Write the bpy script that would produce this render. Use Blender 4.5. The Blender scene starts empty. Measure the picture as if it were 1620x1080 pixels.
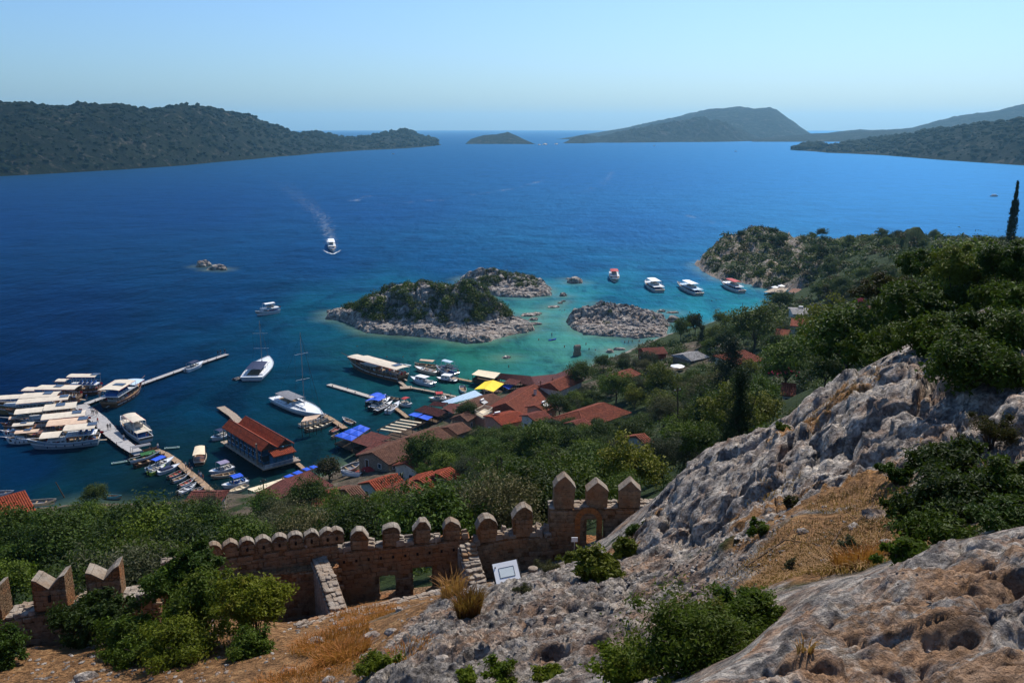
import bpy, bmesh, math, random
import numpy as np
from mathutils import Vector, Matrix
R = math.radians
rng = np.random.default_rng(7)
random.seed(7)
sc = bpy.context.scene
COL = sc.collection

# ---------------------------------------------------------------- camera, sky, sun, exposure
EYE = 75.0                      # the eye is 75 m above the sea
FOC = 1403.0                    # focal length in pixels of a 1620 px wide frame
PITCH = math.atan(339.0 / FOC)
SUN_EL, SUN_AZ = 48.0, 26.0     # degrees above the horizon; degrees to the right of the view direction
cam_data = bpy.data.cameras.new('camera')
cam_data.sensor_width = 36.0
cam_data.lens = 36.0 * FOC / 1620.0
cam_data.clip_start = 0.1
cam_data.clip_end = 150000.0
cam = bpy.data.objects.new('camera', cam_data)
COL.objects.link(cam)
cam.location = (0, 0, EYE)
cam.rotation_euler = (R(90) - PITCH, 0, 0)
sc.camera = cam

world = bpy.data.worlds.new("World")
sc.world = world
world.use_nodes = True
wn = world.node_tree.nodes
wn.clear()
w_out = wn.new('ShaderNodeOutputWorld')
w_bg = wn.new('ShaderNodeBackground')
w_sky = wn.new('ShaderNodeTexSky')
w_sky.sky_type = 'NISHITA'
w_sky.sun_disc = False
w_sky.sun_elevation = R(SUN_EL)
w_sky.sun_rotation = R(SUN_AZ)
w_sky.altitude = 0
w_sky.air_density = 1.0
w_sky.dust_density = 1.3
w_sky.ozone_density = 4.0
w_bg.inputs['Strength'].default_value = 0.10
w_tint = wn.new('ShaderNodeMix'); w_tint.data_type = 'RGBA'; w_tint.blend_type = 'MULTIPLY'
w_tint.inputs[0].default_value = 1.0
w_tint.inputs[7].default_value = (0.73, 0.98, 1.24, 1)
world.node_tree.links.new(w_sky.outputs[0], w_tint.inputs[6])
world.node_tree.links.new(w_tint.outputs[2], w_bg.inputs[0])
world.node_tree.links.new(w_bg.outputs[0], w_out.inputs[0])

sun_data = bpy.data.lights.new('sun', 'SUN')
sun_data.energy = 5.0
sun_data.angle = R(0.5)
sun_data.color = (1.0, 0.93, 0.83)
sun = bpy.data.objects.new('sun', sun_data)
COL.objects.link(sun)
_sd = Vector((math.sin(R(SUN_AZ)) * math.cos(R(SUN_EL)), math.cos(R(SUN_AZ)) * math.cos(R(SUN_EL)), math.sin(R(SUN_EL))))
sun.rotation_euler = _sd.to_track_quat('Z', 'Y').to_euler()
sun.location = (0, 0, 300)

sc.view_settings.view_transform = 'Standard'
sc.view_settings.look = 'None'
sc.view_settings.gamma = 1.0
sc.view_settings.use_curve_mapping = False
sc.view_settings.exposure = 0.15
sc.render.engine = 'CYCLES'
sc.cycles.use_denoising = True
sc.cycles.max_bounces = 6
sc.cycles.diffuse_bounces = 1
sc.cycles.glossy_bounces = 2
sc.cycles.transmission_bounces = 4
sc.cycles.transparent_max_bounces = 8
sc.cycles.volume_bounces = 2
sc.cycles.caustics_reflective = False
sc.cycles.caustics_refractive = False

# ---------------------------------------------------------------- from a direction of view to a place in the world
CP, SP = math.cos(PITCH), math.sin(PITCH)
def ray(u, v):
    return ((u - 810.0), FOC * CP - (v - 540.0) * SP, -FOC * SP - (v - 540.0) * CP)
def P(u, v, Y):
    a, b, c = ray(u, v)
    return Vector((a * Y / b, Y, EYE + c * Y / b))
def W(u, v, z=0.0):
    a, b, c = ray(u, v)
    t = (z - EYE) / c
    return Vector((a * t, b * t, z))
def project(x, y, z):
    dz = z - EYE
    d = y * CP - dz * SP
    return 810 + FOC * x / d, 540 - FOC * (y * SP + dz * CP) / d

# ---------------------------------------------------------------- object helpers
def tag(o, label=None, cat=None, group=None, kind=None):
    if label: o['label'] = label
    if cat: o['category'] = cat
    if group: o['group'] = group
    if kind: o['kind'] = kind
    return o
def empty(name, loc=(0, 0, 0), rz=0.0, label=None, cat=None, group=None, sc_=1.0):
    o = bpy.data.objects.new(name, None)
    COL.objects.link(o)
    o.location = loc
    o.rotation_euler = (0, 0, rz)
    o.scale = (sc_,) * 3
    o.empty_display_size = 0.5
    return tag(o, label, cat, group)
def link(name, me, parent=None):
    o = bpy.data.objects.new(name, me)
    COL.objects.link(o)
    if parent is not None: o.parent = parent
    return o
def np_mesh(name, verts, faces, mat=None, smooth=False):
    """verts (n,3) array; faces (m,k) array of one size k"""
    me = bpy.data.meshes.new(name)
    verts = np.asarray(verts, dtype=np.float32); faces = np.asarray(faces, dtype=np.int32)
    n, k = faces.shape
    me.vertices.add(len(verts)); me.vertices.foreach_set('co', verts.ravel())
    me.loops.add(n * k); me.loops.foreach_set('vertex_index', faces.ravel())
    me.polygons.add(n)
    me.polygons.foreach_set('loop_start', np.arange(0, n * k, k, dtype=np.int32))
    me.polygons.foreach_set('loop_total', np.full(n, k, dtype=np.int32))
    me.polygons.foreach_set('use_smooth', np.full(n, smooth, dtype=bool))
    me.update(calc_edges=True)
    if mat: me.materials.append(mat)
    return me
def float_attr(me, name, vals):
    a = me.attributes.new(name, 'FLOAT', 'POINT')
    a.data.foreach_set('value', np.asarray(vals, dtype=np.float32))
def copy_tree(o, parent=None):
    c = o.copy(); COL.objects.link(c)
    if parent is not None: c.parent = parent
    for ch in list(o.children): copy_tree(ch, c)
    return c

class MB:
    """collects solid shapes, builds ONE mesh object"""
    def __init__(s): s.v = []; s.f = []; s.m = []; s.cur = 0
    def add(s, vs, fs):
        b = len(s.v); s.v += [tuple(v) for v in vs]
        for f in fs: s.f.append([i + b for i in f]); s.m.append(s.cur)
        return s
    def box(s, c, size, rz=0.0, taper=1.0, tilt=None):
        x, y, z = size[0] / 2, size[1] / 2, size[2] / 2
        vs = [Vector((sx * x * (taper if sz > 0 else 1), sy * y * (taper if sz > 0 else 1), sz * z)) for sz in (-1, 1) for sy in (-1, 1) for sx in (-1, 1)]
        M = Matrix.Rotation(rz, 3, 'Z')
        if tilt: M = M @ Matrix.Rotation(tilt[1], 3, tilt[0])
        vs = [M @ v + Vector(c) for v in vs]
        return s.add(vs, [(0, 2, 3, 1), (4, 5, 7, 6), (0, 1, 5, 4), (2, 6, 7, 3), (0, 4, 6, 2), (1, 3, 7, 5)])
    def tube(s, pts, r, n=6, cap=True):
        pts = [Vector(p) for p in pts]
        rr = r if isinstance(r, (list, tuple)) else [r] * len(pts)
        rings = []
        for i, p in enumerate(pts):
            d = (pts[min(i + 1, len(pts) - 1)] - pts[max(i - 1, 0)])
            if d.length < 1e-9: d = Vector((0, 0, 1))
            d.normalize()
            a = d.orthogonal() if i == 0 else (a - d * a.dot(d))
            if a.length < 1e-6: a = d.orthogonal()
            a.normalize(); b = d.cross(a)
            rings.append([p + (a * math.cos(2 * math.pi * k / n) + b * math.sin(2 * math.pi * k / n)) * rr[i] for k in range(n)])
        vs = [v for rg in rings for v in rg]; fs = []
        for i in range(len(rings) - 1):
            for k in range(n):
                fs.append((i * n + k, i * n + (k + 1) % n, (i + 1) * n + (k + 1) % n, (i + 1) * n + k))
        if cap: fs.append(tuple(range(n))[::-1]); fs.append(tuple((len(rings) - 1) * n + k for k in range(n)))
        return s.add(vs, fs)
    def slab(s, corners, th):
        """four (or more) corner points on top, thickness th downwards"""
        n = len(corners)
        top = [Vector(c) for c in corners]; bot = [c - Vector((0, 0, th)) for c in top]
        fs = [tuple(range(n)), tuple(range(2 * n - 1, n - 1, -1))]
        for i in range(n):
            j = (i + 1) % n
            fs.append((i, i + n, j + n, j))
        return s.add(top + bot, fs)
    def lathe(s, prof, c=(0, 0, 0), n=12):
        vs = []; fs = []
        for (r, z) in prof:
            for k in range(n): vs.append(Vector((c[0] + r * math.cos(2 * math.pi * k / n), c[1] + r * math.sin(2 * math.pi * k / n), c[2] + z)))
        for i in range(len(prof) - 1):
            for k in range(n): fs.append((i * n + k, i * n + (k + 1) % n, (i + 1) * n + (k + 1) % n, (i + 1) * n + k))
        fs.append(tuple(range(n))[::-1]); fs.append(tuple((len(prof) - 1) * n + k for k in range(n)))
        return s.add(vs, fs)
    def mesh(s, name, mats, smooth=False):
        me = bpy.data.meshes.new(name)
        me.from_pydata([tuple(v) for v in s.v], [], s.f)
        if not isinstance(mats, (list, tuple)): mats = [mats]
        for m in mats: me.materials.append(m)
        me.polygons.foreach_set('material_index', s.m)
        me.polygons.foreach_set('use_smooth', [smooth] * len(s.f))
        me.update()
        return me
    def build(s, name, mats, parent=None, smooth=False):
        return link(name, s.mesh(name, mats, smooth), parent)

# ---------------------------------------------------------------- noise for shaping ground and rock
def _h(ix, iy, seed):
    n = (ix.astype(np.int64) * 374761393 + iy.astype(np.int64) * 668265263 + seed * 974634777) & 0xffffffff
    n = ((n ^ (n >> 13)) * 1274126177) & 0xffffffff
    n = ((n ^ (n >> 16)) * 2246822519) & 0xffffffff
    return (n ^ (n >> 15)) & 0xffffffff
def _u(ix, iy, seed): return _h(ix, iy, seed) / 4294967296.0
def pn(x, y, seed=0):
    xi = np.floor(x); yi = np.floor(y); fx = x - xi; fy = y - yi
    ux = fx * fx * fx * (fx * (fx * 6 - 15) + 10); uy = fy * fy * fy * (fy * (fy * 6 - 15) + 10)
    def g(dx, dy):
        a = _u(xi + dx, yi + dy, seed) * 2 * np.pi
        return np.cos(a) * (fx - dx) + np.sin(a) * (fy - dy)
    a = g(0, 0) * (1 - ux) + g(1, 0) * ux
    b = g(0, 1) * (1 - ux) + g(1, 1) * ux
    return (a * (1 - uy) + b * uy) * 1.5
def fbm(x, y, o=4, seed=0, gain=0.5):
    s = 0; a = 1.0; t = 0
    for i in range(o):
        s = s + a * pn(x * 2 ** i + 17.3 * i, y * 2 ** i - 9.1 * i, seed + i); t += a; a *= gain
    return s / t
def ridged(x, y, o=4, seed=0, gain=0.5):
    s = 0; a = 1.0; t = 0
    for i in range(o):
        s = s + a * (1 - np.abs(pn(x * 2 ** i + 7.3 * i, y * 2 ** i + 3.1 * i, seed + i)) * 1.6); t += a; a *= gain
    return s / t
def worley(x, y, seed=0, jit=0.9):
    xi = np.floor(x); yi = np.floor(y)
    f1 = np.full(x.shape, 9.0); f2 = np.full(x.shape, 9.0); cid = np.zeros(x.shape)
    for dx in (-1, 0, 1):
        for dy in (-1, 0, 1):
            cx = xi + dx; cy = yi + dy
            px = cx + 0.5 + (_u(cx, cy, seed) - .5) * jit; py = cy + 0.5 + (_u(cx, cy, seed + 5) - .5) * jit
            d = np.hypot(x - px, y - py)
            m = d < f1
            f2 = np.where(m, f1, np.minimum(f2, d)); cid = np.where(m, _u(cx, cy, seed + 9), cid); f1 = np.where(m, d, f1)
    return f1, f2, cid
def poly_sd(x, y, poly):
    """signed distance to a polygon, positive inside"""
    poly = np.asarray(poly, float); n = len(poly)
    d = np.full(x.shape, 1e18); ins = np.zeros(x.shape, bool)
    for i in range(n):
        ax, ay = poly[i]; bx, by = poly[(i + 1) % n]
        ex, ey = bx - ax, by - ay
        t = np.clip(((x - ax) * ex + (y - ay) * ey) / (ex * ex + ey * ey + 1e-12), 0, 1)
        d = np.minimum(d, (x - ax - t * ex) ** 2 + (y - ay - t * ey) ** 2)
        c = ((ay > y) != (by > y))
        with np.errstate(divide='ignore', invalid='ignore'):
            xx = ax + (y - ay) * ex / (ey if abs(ey) > 1e-12 else 1e-12)
        ins ^= c & (x < xx)
    return np.where(ins, 1, -1) * np.sqrt(d)
def sstep(a, b, x):
    t = np.clip((x - a) / (b - a), 0, 1); return t * t * (3 - 2 * t)
def grid_faces(nr, nc, keep=None):
    i, j = np.meshgrid(np.arange(nr - 1), np.arange(nc - 1), indexing='ij')
    a = (i * nc + j).ravel()
    f = np.stack([a, a + 1, a + nc + 1, a + nc], 1)
    return f if keep is None else f[keep.ravel()]
def compact(verts, faces):
    used = np.zeros(len(verts), bool); used[faces.ravel()] = True
    idx = np.cumsum(used) - 1
    return verts[used], idx[faces], used

# ---------------------------------------------------------------- materials
class NT:
    def __init__(s, name):
        s.m = bpy.data.materials.new(name); s.m.use_nodes = True
        s.t = s.m.node_tree; s.t.nodes.clear()
        s.out = s.t.nodes.new('ShaderNodeOutputMaterial')
    def n(s, typ, ins=None, **kw):
        nd = s.t.nodes.new(typ)
        for k, v in kw.items(): setattr(nd, k, v)
        for k, v in (ins or {}).items():
            if isinstance(v, bpy.types.NodeSocket): s.t.links.new(v, nd.inputs[k])
            else: nd.inputs[k].default_value = v
        return nd
    def noise(s, scale, detail=4, rough=0.55, vec=None, dist=0.0, **kw):
        i = {'Scale': scale, 'Detail': detail, 'Roughness': rough, 'Distortion': dist}
        if vec is not None: i['Vector'] = vec
        return s.n('ShaderNodeTexNoise', i, **kw).outputs[0]
    def ramp(s, fac, stops, interp='LINEAR'):
        nd = s.n('ShaderNodeValToRGB', {'Fac': fac}); cr = nd.color_ramp; cr.interpolation = interp
        while len(cr.elements) < len(stops): cr.elements.new(0.5)
        for e, (p, c) in zip(cr.elements, stops):
            e.position = p; e.color = (c if isinstance(c, (tuple, list)) else (c, c, c)) + ((1,) if (not isinstance(c, (tuple, list)) or len(c) == 3) else ())
        return nd.outputs[0]
    def mix(s, fac, a, b, mode='MIX'):
        nd = s.n('ShaderNodeMix', data_type='RGBA', blend_type=mode)
        for k, v in ((0, fac), (6, a), (7, b)):
            if isinstance(v, bpy.types.NodeSocket): s.t.links.new(v, nd.inputs[k])
            else: nd.inputs[k].default_value = v if k == 0 else (tuple(v) + (1,))[:4]
        return nd.outputs[2]
    def math(s, op, a, b=0.5, clamp=False):
        nd = s.n('ShaderNodeMath', operation=op, use_clamp=clamp)
        for k, v in ((0, a), (1, b)):
            if isinstance(v, bpy.types.NodeSocket): s.t.links.new(v, nd.inputs[k])
            else: nd.inputs[k].default_value = v
        return nd.outputs[0]
    def attr(s, name): return s.n('ShaderNodeAttribute', attribute_name=name)
    def coord(s): return s.n('ShaderNodeTexCoord')
    def pos(s): return s.n('ShaderNodeNewGeometry').outputs['Position']
    def bump(s, h, strength=0.5, dist=0.1, normal=None):
        i = {'Height': h, 'Strength': strength, 'Distance': dist}
        if normal is not None: i['Normal'] = normal
        return s.n('ShaderNodeBump', i).outputs[0]
    def bsdf(s, color, rough=0.8, spec=0.3, normal=None, **kw):
        i = {'Base Color': color if isinstance(color, bpy.types.NodeSocket) else tuple(color) + (1,), 'Roughness': rough, 'Specular IOR Level': spec}
        if normal is not None: i['Normal'] = normal
        i.update(kw)
        b = s.n('ShaderNodeBsdfPrincipled', i)
        s.t.links.new(b.outputs[0], s.out.inputs[0]); return b
_mc = {}
def plain(name, color, rough=0.7, spec=0.3, var=0.12, scale=3.0, metallic=0.0, grime=0.0):
    """a painted, woven or bare surface with uneven tone and a little relief"""
    if name in _mc: return _mc[name]
    t = NT(name)
    co = t.coord().outputs['Object']
    oi = t.n('ShaderNodeObjectInfo').outputs['Random']
    n1 = t.noise(scale, 5, 0.6, co)
    lo = tuple(c * (1 - var * 2) for c in color); hi = tuple(min(1, c * (1 + var)) for c in color)
    c = t.ramp(n1, [(0.3, lo), (0.7, hi)])
    c = t.mix(t.math('MULTIPLY', oi, var * 1.5), c, tuple(x * 0.6 for x in color))
    if grime:
        g = t.ramp(t.noise(scale * 0.35, 6, 0.7, co), [(0.45, 0.0), (0.75, 1.0)])
        c = t.mix(t.math('MULTIPLY', g, grime), c, (0.10, 0.07, 0.05))
    b = t.bsdf(c, rough, spec, t.bump(t.noise(scale * 8, 3, 0.6, co), 0.15, 0.02), Metallic=metallic)
    _mc[name] = t.m
    return t.m
# ---------------------------------------------------------------- materials of the land
def rock_material(name, warm=0.3, scale=1.0, far=False, lift=1.0):
    t = NT(name)
    p = t.pos()
    big = t.noise(0.5 * scale, 6, 0.62, p, 0.5)
    mid = t.noise(2.6 * scale, 8, 0.68, p, 0.25)
    fine = t.noise(14 * scale, 6, 0.7, p)
    k_ = lambda c: tuple(min(.8, x * lift) for x in c)
    c = t.ramp(mid, [(0.33, k_((0.060, 0.060, 0.068))), (0.45, k_((0.17, 0.17, 0.18))), (0.58, k_((0.38, 0.37, 0.365))), (0.72, k_((0.58, 0.56, 0.53)))])
    c = t.mix(t.ramp(fine, [(0.35, 0.0), (0.7, 0.6)]), c, (0.50, 0.48, 0.46), 'OVERLAY')
    st = t.ramp(t.noise(0.9 * scale, 6, 0.7, p, 0.3), [(0.48, 0.0), (0.66, 1.0)])
    c = t.mix(1.0, c, (1.12, 1.02, .90), 'MULTIPLY'); c = t.mix(t.math('MULTIPLY', st, warm), c, (0.38, 0.19, 0.085))
    blk = t.ramp(t.noise(5.0 * scale, 6, 0.75, p, 0.3), [(0.37, 1.0), (0.46, 0.0)])
    c = t.mix(t.math('MULTIPLY', blk, 0.75 if lift < 1.2 else (0.6 if lift == 1.3 else 0.35)), c, (0.035, 0.032, 0.035))
    vor = t.n('ShaderNodeTexVoronoi', {'Vector': p, 'Scale': 7.0 * scale, 'Randomness': 1.0}, feature='F1').outputs[0]
    pits = t.ramp(t.noise(9 * scale, 5, 0.8, p, 0.4), [(0.30, 0.0), (0.48, 1.0)])
    h = t.math('ADD', t.math('MULTIPLY', mid, 0.6), t.math('MULTIPLY', pits, 0.35))
    h = t.math('ADD', h, t.math('MULTIPLY', fine, 0.22))
    h = t.math('ADD', h, t.math('MULTIPLY', vor, 0.15))
    nb = t.bump(h, 1.0, 0.30 / scale)
    return t, c, nb, p
def make_rock(name, warm=0.3, scale=1.0, lift=1.0, lit=None):
    t, c, nb, p = rock_material(name, warm, scale, lift=lift)
    # old stains and straw litter where the mask attribute says so
    s = t.attr('litter').outputs['Fac']
    n = t.noise(1.6, 6, 0.75, p, 0.6)
    f = t.ramp(t.math('ADD', s, t.math('MULTIPLY', t.math('SUBTRACT', n, 0.5), 2.0)), [(0.42, 0.0), (0.62, 1.0)])
    straw = t.ramp(t.noise(22, 5, 0.7, p, 1.0), [(0.3, (0.12, 0.06, 0.025)), (0.5, (0.32, 0.16, 0.06)), (0.72, (0.50, 0.31, 0.15))])
    if lit: straw = t.mix(1.0, t.ramp(t.noise(3.5, 8, .75, p, .5), [(.3, tuple(x * .35 for x in lit)), (.7, lit)]), (1, 1, 1), 'MULTIPLY'); f = t.math('MULTIPLY', f, .85)
    c = t.mix(f, c, straw)
    t.bsdf(c, 0.92, 0.15, nb)
    return t.m
M_rock = make_rock('grey_limestone', 0.45, 1.0, 1.3)
M_rock_near = make_rock('near_limestone', 0.80, 1.5, 1.12, (0.46, 0.27, 0.15))

def make_soil():
    t, c, nb, p = rock_material('hill_soil', 0.6, 0.7)
    g = t.noise(0.16, 6, 0.7, p, 0.5)
    dirt = t.ramp(t.noise(2.2, 7, 0.7, p), [(0.3, (0.11, 0.055, 0.025)), (0.55, (0.30, 0.16, 0.07)), (0.75, (0.42, 0.27, 0.13))])
    yard = t.ramp(t.noise(.5, 7, 0.7, p), [(0.35, (0.05, 0.042, 0.03)), (0.55, (0.13, 0.10, 0.07)), (0.7, (0.24, 0.20, 0.16))])
    dirt = t.mix(t.ramp(t.n('ShaderNodeSeparateXYZ', {0: p}).outputs[2], [(0.0, 1.0), (1.0, 1.0)]), dirt, dirt); dirt = t.mix(t.attr('yard').outputs['Fac'], dirt, yard)
    grass = t.ramp(t.noise(1.1, 7, 0.7, p), [(0.3, (0.012, 0.024, 0.008)), (0.6, (0.035, 0.055, 0.016)), (0.8, (0.11, 0.10, 0.035))])
    s = t.attr('litter').outputs['Fac']
    r = t.attr('rocky').outputs['Fac']
    f = t.ramp(t.math('ADD', g, t.math('SUBTRACT', s, 0.25)), [(0.45, 0.0), (0.60, 1.0)])
    c2 = t.mix(f, grass, dirt)
    f2 = t.ramp(t.math('ADD', r, t.math('MULTIPLY', t.math('SUBTRACT', t.noise(0.7, 7, 0.75, p), 0.5), 1.4)), [(0.45, 0.0), (0.6, 1.0)])
    c3 = t.mix(f2, c2, c)
    t.bsdf(c3, 0.95, 0.1, nb)
    return t.m
M_soil = make_soil()

# ---------------------------------------------------------------- the castle hill, the village slope and the point beyond
CTRL = []
def cp(*a):
    for (u, v, Y) in a:
        p = P(u, v, Y); CTRL.append((p.x, p.y, p.z))
# nearest outcrop, bottom right
cp((1000, 1130, 5.6), (1110, 1080, 5.4), (1250, 1080, 4.9), (1450, 1080, 4.6), (1620, 1080, 4.4), (1850, 1080, 4.2), (1200, 1025, 6.0),
   (1330, 1000, 5.8), (1450, 980, 5.7), (1620, 960, 5.5), (1850, 950, 5.4), (1255, 958, 7.0), (1350, 922, 7.3), (1450, 882, 7.7), (1540, 852, 8.3), (1620, 835, 8.8), (1850, 780, 9.4),
   (1250, 1180, 4.0), (1600, 1180, 3.8), (900, 1180, 5.2), (1200, 1500, 2.6), (1700, 1500, 2.5), (800, 1500, 2.8), (400, 1500, 3.2))
cp((560, 1300, 9), (200, 1300, 11), (-300, 1300, 12), (-600, 1300, 12), (400, 1800, 4), (-300, 1800, 5), (-600, 1800, 5), (2000, 1500, 2.4), (0, 2400, 2.6), (-900, 1060, 25), (-900, 1030, 28))
# hollow with the bush, saddle of dry grass, ravine
cp((1190, 1000, 10.3), (1120, 1060, 9.2), (1000, 1075, 10.2), (900, 1090, 11.4), (1210, 945, 11.2), (1200, 900, 14), (1300, 905, 12), (1300, 870, 14), (1400, 840, 13.6), (1250, 830, 15.8), (1350, 790, 16.8),
   (1400, 890, 10.8), (1450, 855, 11.8), (1530, 840, 11.0), (1500, 800, 14), (1620, 790, 12.5), (1850, 760, 12.0))
# big grey ridge
cp((1005, 880, 25), (1030, 822, 27), (1062, 772, 27), (1100, 736, 27), (1130, 714, 27), (1200, 692, 26.5), (1240, 670, 26.2), (1290, 640, 26), (1332, 610, 25), (1372, 590, 24.5), (1430, 575, 23.6), (1500, 562, 22.5),
   (1560, 600, 20), (1620, 590, 19.5), (1850, 560, 19), (1060, 850, 23.5), (1100, 860, 21), (1100, 800, 24), (1150, 770, 24), (1200, 800, 19.8), (1200, 740, 22.8), (1300, 760, 19), (1300, 690, 22.3), (1400, 730, 18.2), (1400, 650, 21),
   (1500, 720, 16.6), (1500, 650, 19.6), (1620, 710, 15.4), (1620, 650, 17.6), (1850, 680, 15))
# rock slope below the sign
cp((1000, 905, 21.5), (1050, 935, 17.8), (1000, 965, 16.8), (900, 925, 20.8), (900, 1000, 16.2), (850, 1050, 14.3), (800, 1090, 13.4), (800, 940, 21.3), (750, 965, 20.6), (700, 1000, 18.3), (650, 1050, 16.4), (600, 1090, 15.3),
   (700, 945, 23), (620, 1010, 19.6), (560, 1090, 16.4), (1150, 905, 16.2), (1130, 955, 13.8), (830, 918, 22.8), (880, 905, 24), (940, 890, 25.2))
# dirt below the left trees, foot of the castle wall
cp((500, 1080, 18), (400, 1065, 20), (300, 1075, 21), (200, 1085, 21.6), (100, 1075, 22.8), (0, 1062, 24), (-200, 1060, 24.5), (-600, 1060, 25), (0, 1030, 27.5), (130, 1020, 27.8), (250, 1010, 28.5), (560, 985, 26.5), (450, 1000, 26.5),
   (330, 985, 30.5), (450, 985, 30.5), (560, 960, 32), (640, 945, 33.5), (700, 935, 34), (780, 925, 33), (850, 905, 34), (900, 880, 34.5), (960, 850, 34.5), (1000, 820, 34.5), (780, 940, 27), (860, 915, 29), (920, 890, 29.5))
# below the wall on the far side
for (u, Y, z) in [(-700, 34, 52), (-300, 33, 51.5), (0, 33, 52), (200, 34, 52), (400, 38, 52), (600, 39, 53), (800, 40, 54), (950, 40, 55.5), (1050, 36, 58), (1120, 36, 60), (1200, 34, 62), (1300, 33, 64), (1400, 32, 66), (1500, 30, 68), (1700, 28, 70),
                  (-700, 60, 40), (0, 60, 41), (400, 60, 42.5), (600, 60, 43.5), (800, 60, 45), (1000, 60, 47.5), (1200, 60, 52.5), (1400, 60, 58), (1600, 60, 62.5), (1900, 60, 66),
                  (-900, 100, 22), (0, 100, 24), (400, 100, 25), (600, 100, 26.5), (800, 100, 29), (1000, 100, 33), (1200, 100, 39), (1400, 100, 48), (1600, 100, 55.5), (1900, 100, 60),
                  (-900, 135, 8), (0, 135, 10), (400, 135, 12), (600, 140, 14), (800, 150, 16.5), (1000, 150, 20), (1200, 150, 27), (1400, 150, 37.5), (1600, 150, 51), (1900, 150, 57),
                  (0, 165, 2), (300, 170, 2), (500, 180, 2.5), (650, 200, 3), (800, 205, 5.5), (1000, 205, 11), (1200, 200, 18), (1400, 200, 30), (1600, 200, 48), (1900, 200, 53),
                  (850, 255, 2.2), (1000, 270, 3), (1100, 270, 7), (1200, 260, 11.5), (1400, 260, 22), (1600, 250, 42), (1900, 250, 50), (1200, 330, 5), (1240, 370, 2.5), (1400, 320, 20), (1600, 320, 30), (1900, 320, 40),
                  (1300, 380, 8), (1400, 370, 23), (1520, 380, 24), (1700, 400, 22), (1380, 420, 19), (1300, 430, 9.5), (1280, 460, 8), (1250, 480, 8.5), (1215, 500, 12.5), (1180, 500, 12.5), (1150, 490, 9.5), (1130, 475, 4), (1200, 450, 4.5), (1260, 430, 4),
                  (1500, 440, 15), (1800, 480, 12)]:
    q = P(u, 300, Y); CTRL.append((q.x, q.y, z))
CT = np.array(CTRL)
def _q(x, y):
    return np.arctan2(x, y) * 2.2, np.log(np.hypot(x, y))
def _tps(r2): return 0.5 * r2 * np.log(r2 + 1e-12)
_qa, _qb = _q(CT[:, 0], CT[:, 1])
_n = len(CT)
_A = np.zeros((_n + 3, _n + 3))
_A[:_n, :_n] = _tps((_qa[:, None] - _qa) ** 2 + (_qb[:, None] - _qb) ** 2) + np.eye(_n) * 2e-4
_A[:_n, _n] = 1; _A[:_n, _n + 1] = _qa; _A[:_n, _n + 2] = _qb; _A[_n:, :_n] = _A[:_n, _n:].T
_w = np.linalg.solve(_A, np.r_[CT[:, 2], 0, 0, 0])
def base_h(x, y):
    qa, qb = _q(x, y); s = _w[_n] + _w[_n + 1] * qa + _w[_n + 2] * qb
    for i in range(_n): s = s + _w[i] * _tps((qa - _qa[i]) ** 2 + (qb - _qb[i]) ** 2)
    return s
SHORE = [(-900, 900), (-300, 862), (-100, 842), (0, 832), (65, 818), (120, 800), (190, 806), (260, 812), (330, 802), (400, 792), (450, 778), (500, 762), (545, 738), (585, 722), (650, 692), (700, 662), (740, 642), (790, 622), (850, 606), (912, 594),
         (935, 577), (975, 562), (1010, 546), (1050, 530), (1100, 519), (1130, 512), (1180, 497), (1215, 486), (1250, 476), (1283, 467), (1270, 460), (1215, 459), (1180, 450), (1135, 443), (1108, 428), (1098, 418),
         (1130, 408), (1170, 400), (1210, 397), (1250, 404), (1290, 411), (1340, 405), (1380, 398), (1450, 392), (1520, 394), (1700, 390), (2100, 392)]
LAND = [tuple(W(u, v)[:2]) for (u, v) in SHORE] + [(700, 200), (640, -640), (-640, -640), (-640, 60), (-420, 120)]

# polar grid: fine underfoot, coarse by the shore
NR = 880
az = np.concatenate([np.linspace(R(-180), R(-46), 48)[:-1], np.linspace(R(-46), R(50), 580), np.linspace(R(50), R(180), 48)[1:]]); NC = len(az)   # fine in front, coarse behind the viewer
rr = np.exp(np.interp(np.linspace(0, 1, NR), [0, .02, .08, .66, 1], np.log([0.2, 2.2, 4.0, 34.0, 640.0])))   # rows lie closest where the ground is near
LRR = np.log(rr)
RRg, AZg = np.meshgrid(rr, az, indexing='ij')
GX, GY = RRg * np.sin(AZg), RRg * np.cos(AZg)
AZc, RRc = np.clip(AZg, R(-45), R(49)), np.maximum(RRg, 2.3)
H0 = base_h(RRc * np.sin(AZc), RRc * np.cos(AZc))
H0 = 72.7 + (H0 - 72.7) * sstep(0, 2.3, RRg)
sdl = poly_sd(GX, GY, LAND)
rock_line = lambda pts: [tuple(P(u, v, Y)[:2]) for (u, v, Y) in pts]
RIDGE = rock_line([(985, 885, 26.5), (1000, 850, 28.5), (1040, 790, 29.5), (1100, 730, 29.5), (1200, 690, 28.6), (1300, 640, 28), (1400, 580, 26.5), (1500, 562, 25), (1620, 560, 23), (1950, 560, 22),
                   (2000, 690, 14.5), (1620, 740, 14.6), (1500, 760, 15.6), (1420, 780, 16.6), (1330, 790, 17.6), (1250, 810, 17.6), (1190, 830, 17.6), (1140, 870, 18.5), (1060, 890, 21.5)])
NEARROCK = rock_line([(1070, 1095, 5.2), (1190, 1040, 6.3), (1235, 985, 7.1), (1340, 930, 7.8), (1450, 888, 8.4), (1540, 856, 8.9), (1640, 838, 9.4), (1900, 770, 10.4), (2100, 1100, 4), (2100, 1700, 1.5), (1300, 1700, 1.5), (1000, 1500, 2.6), (980, 1180, 4.2)])
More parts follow.
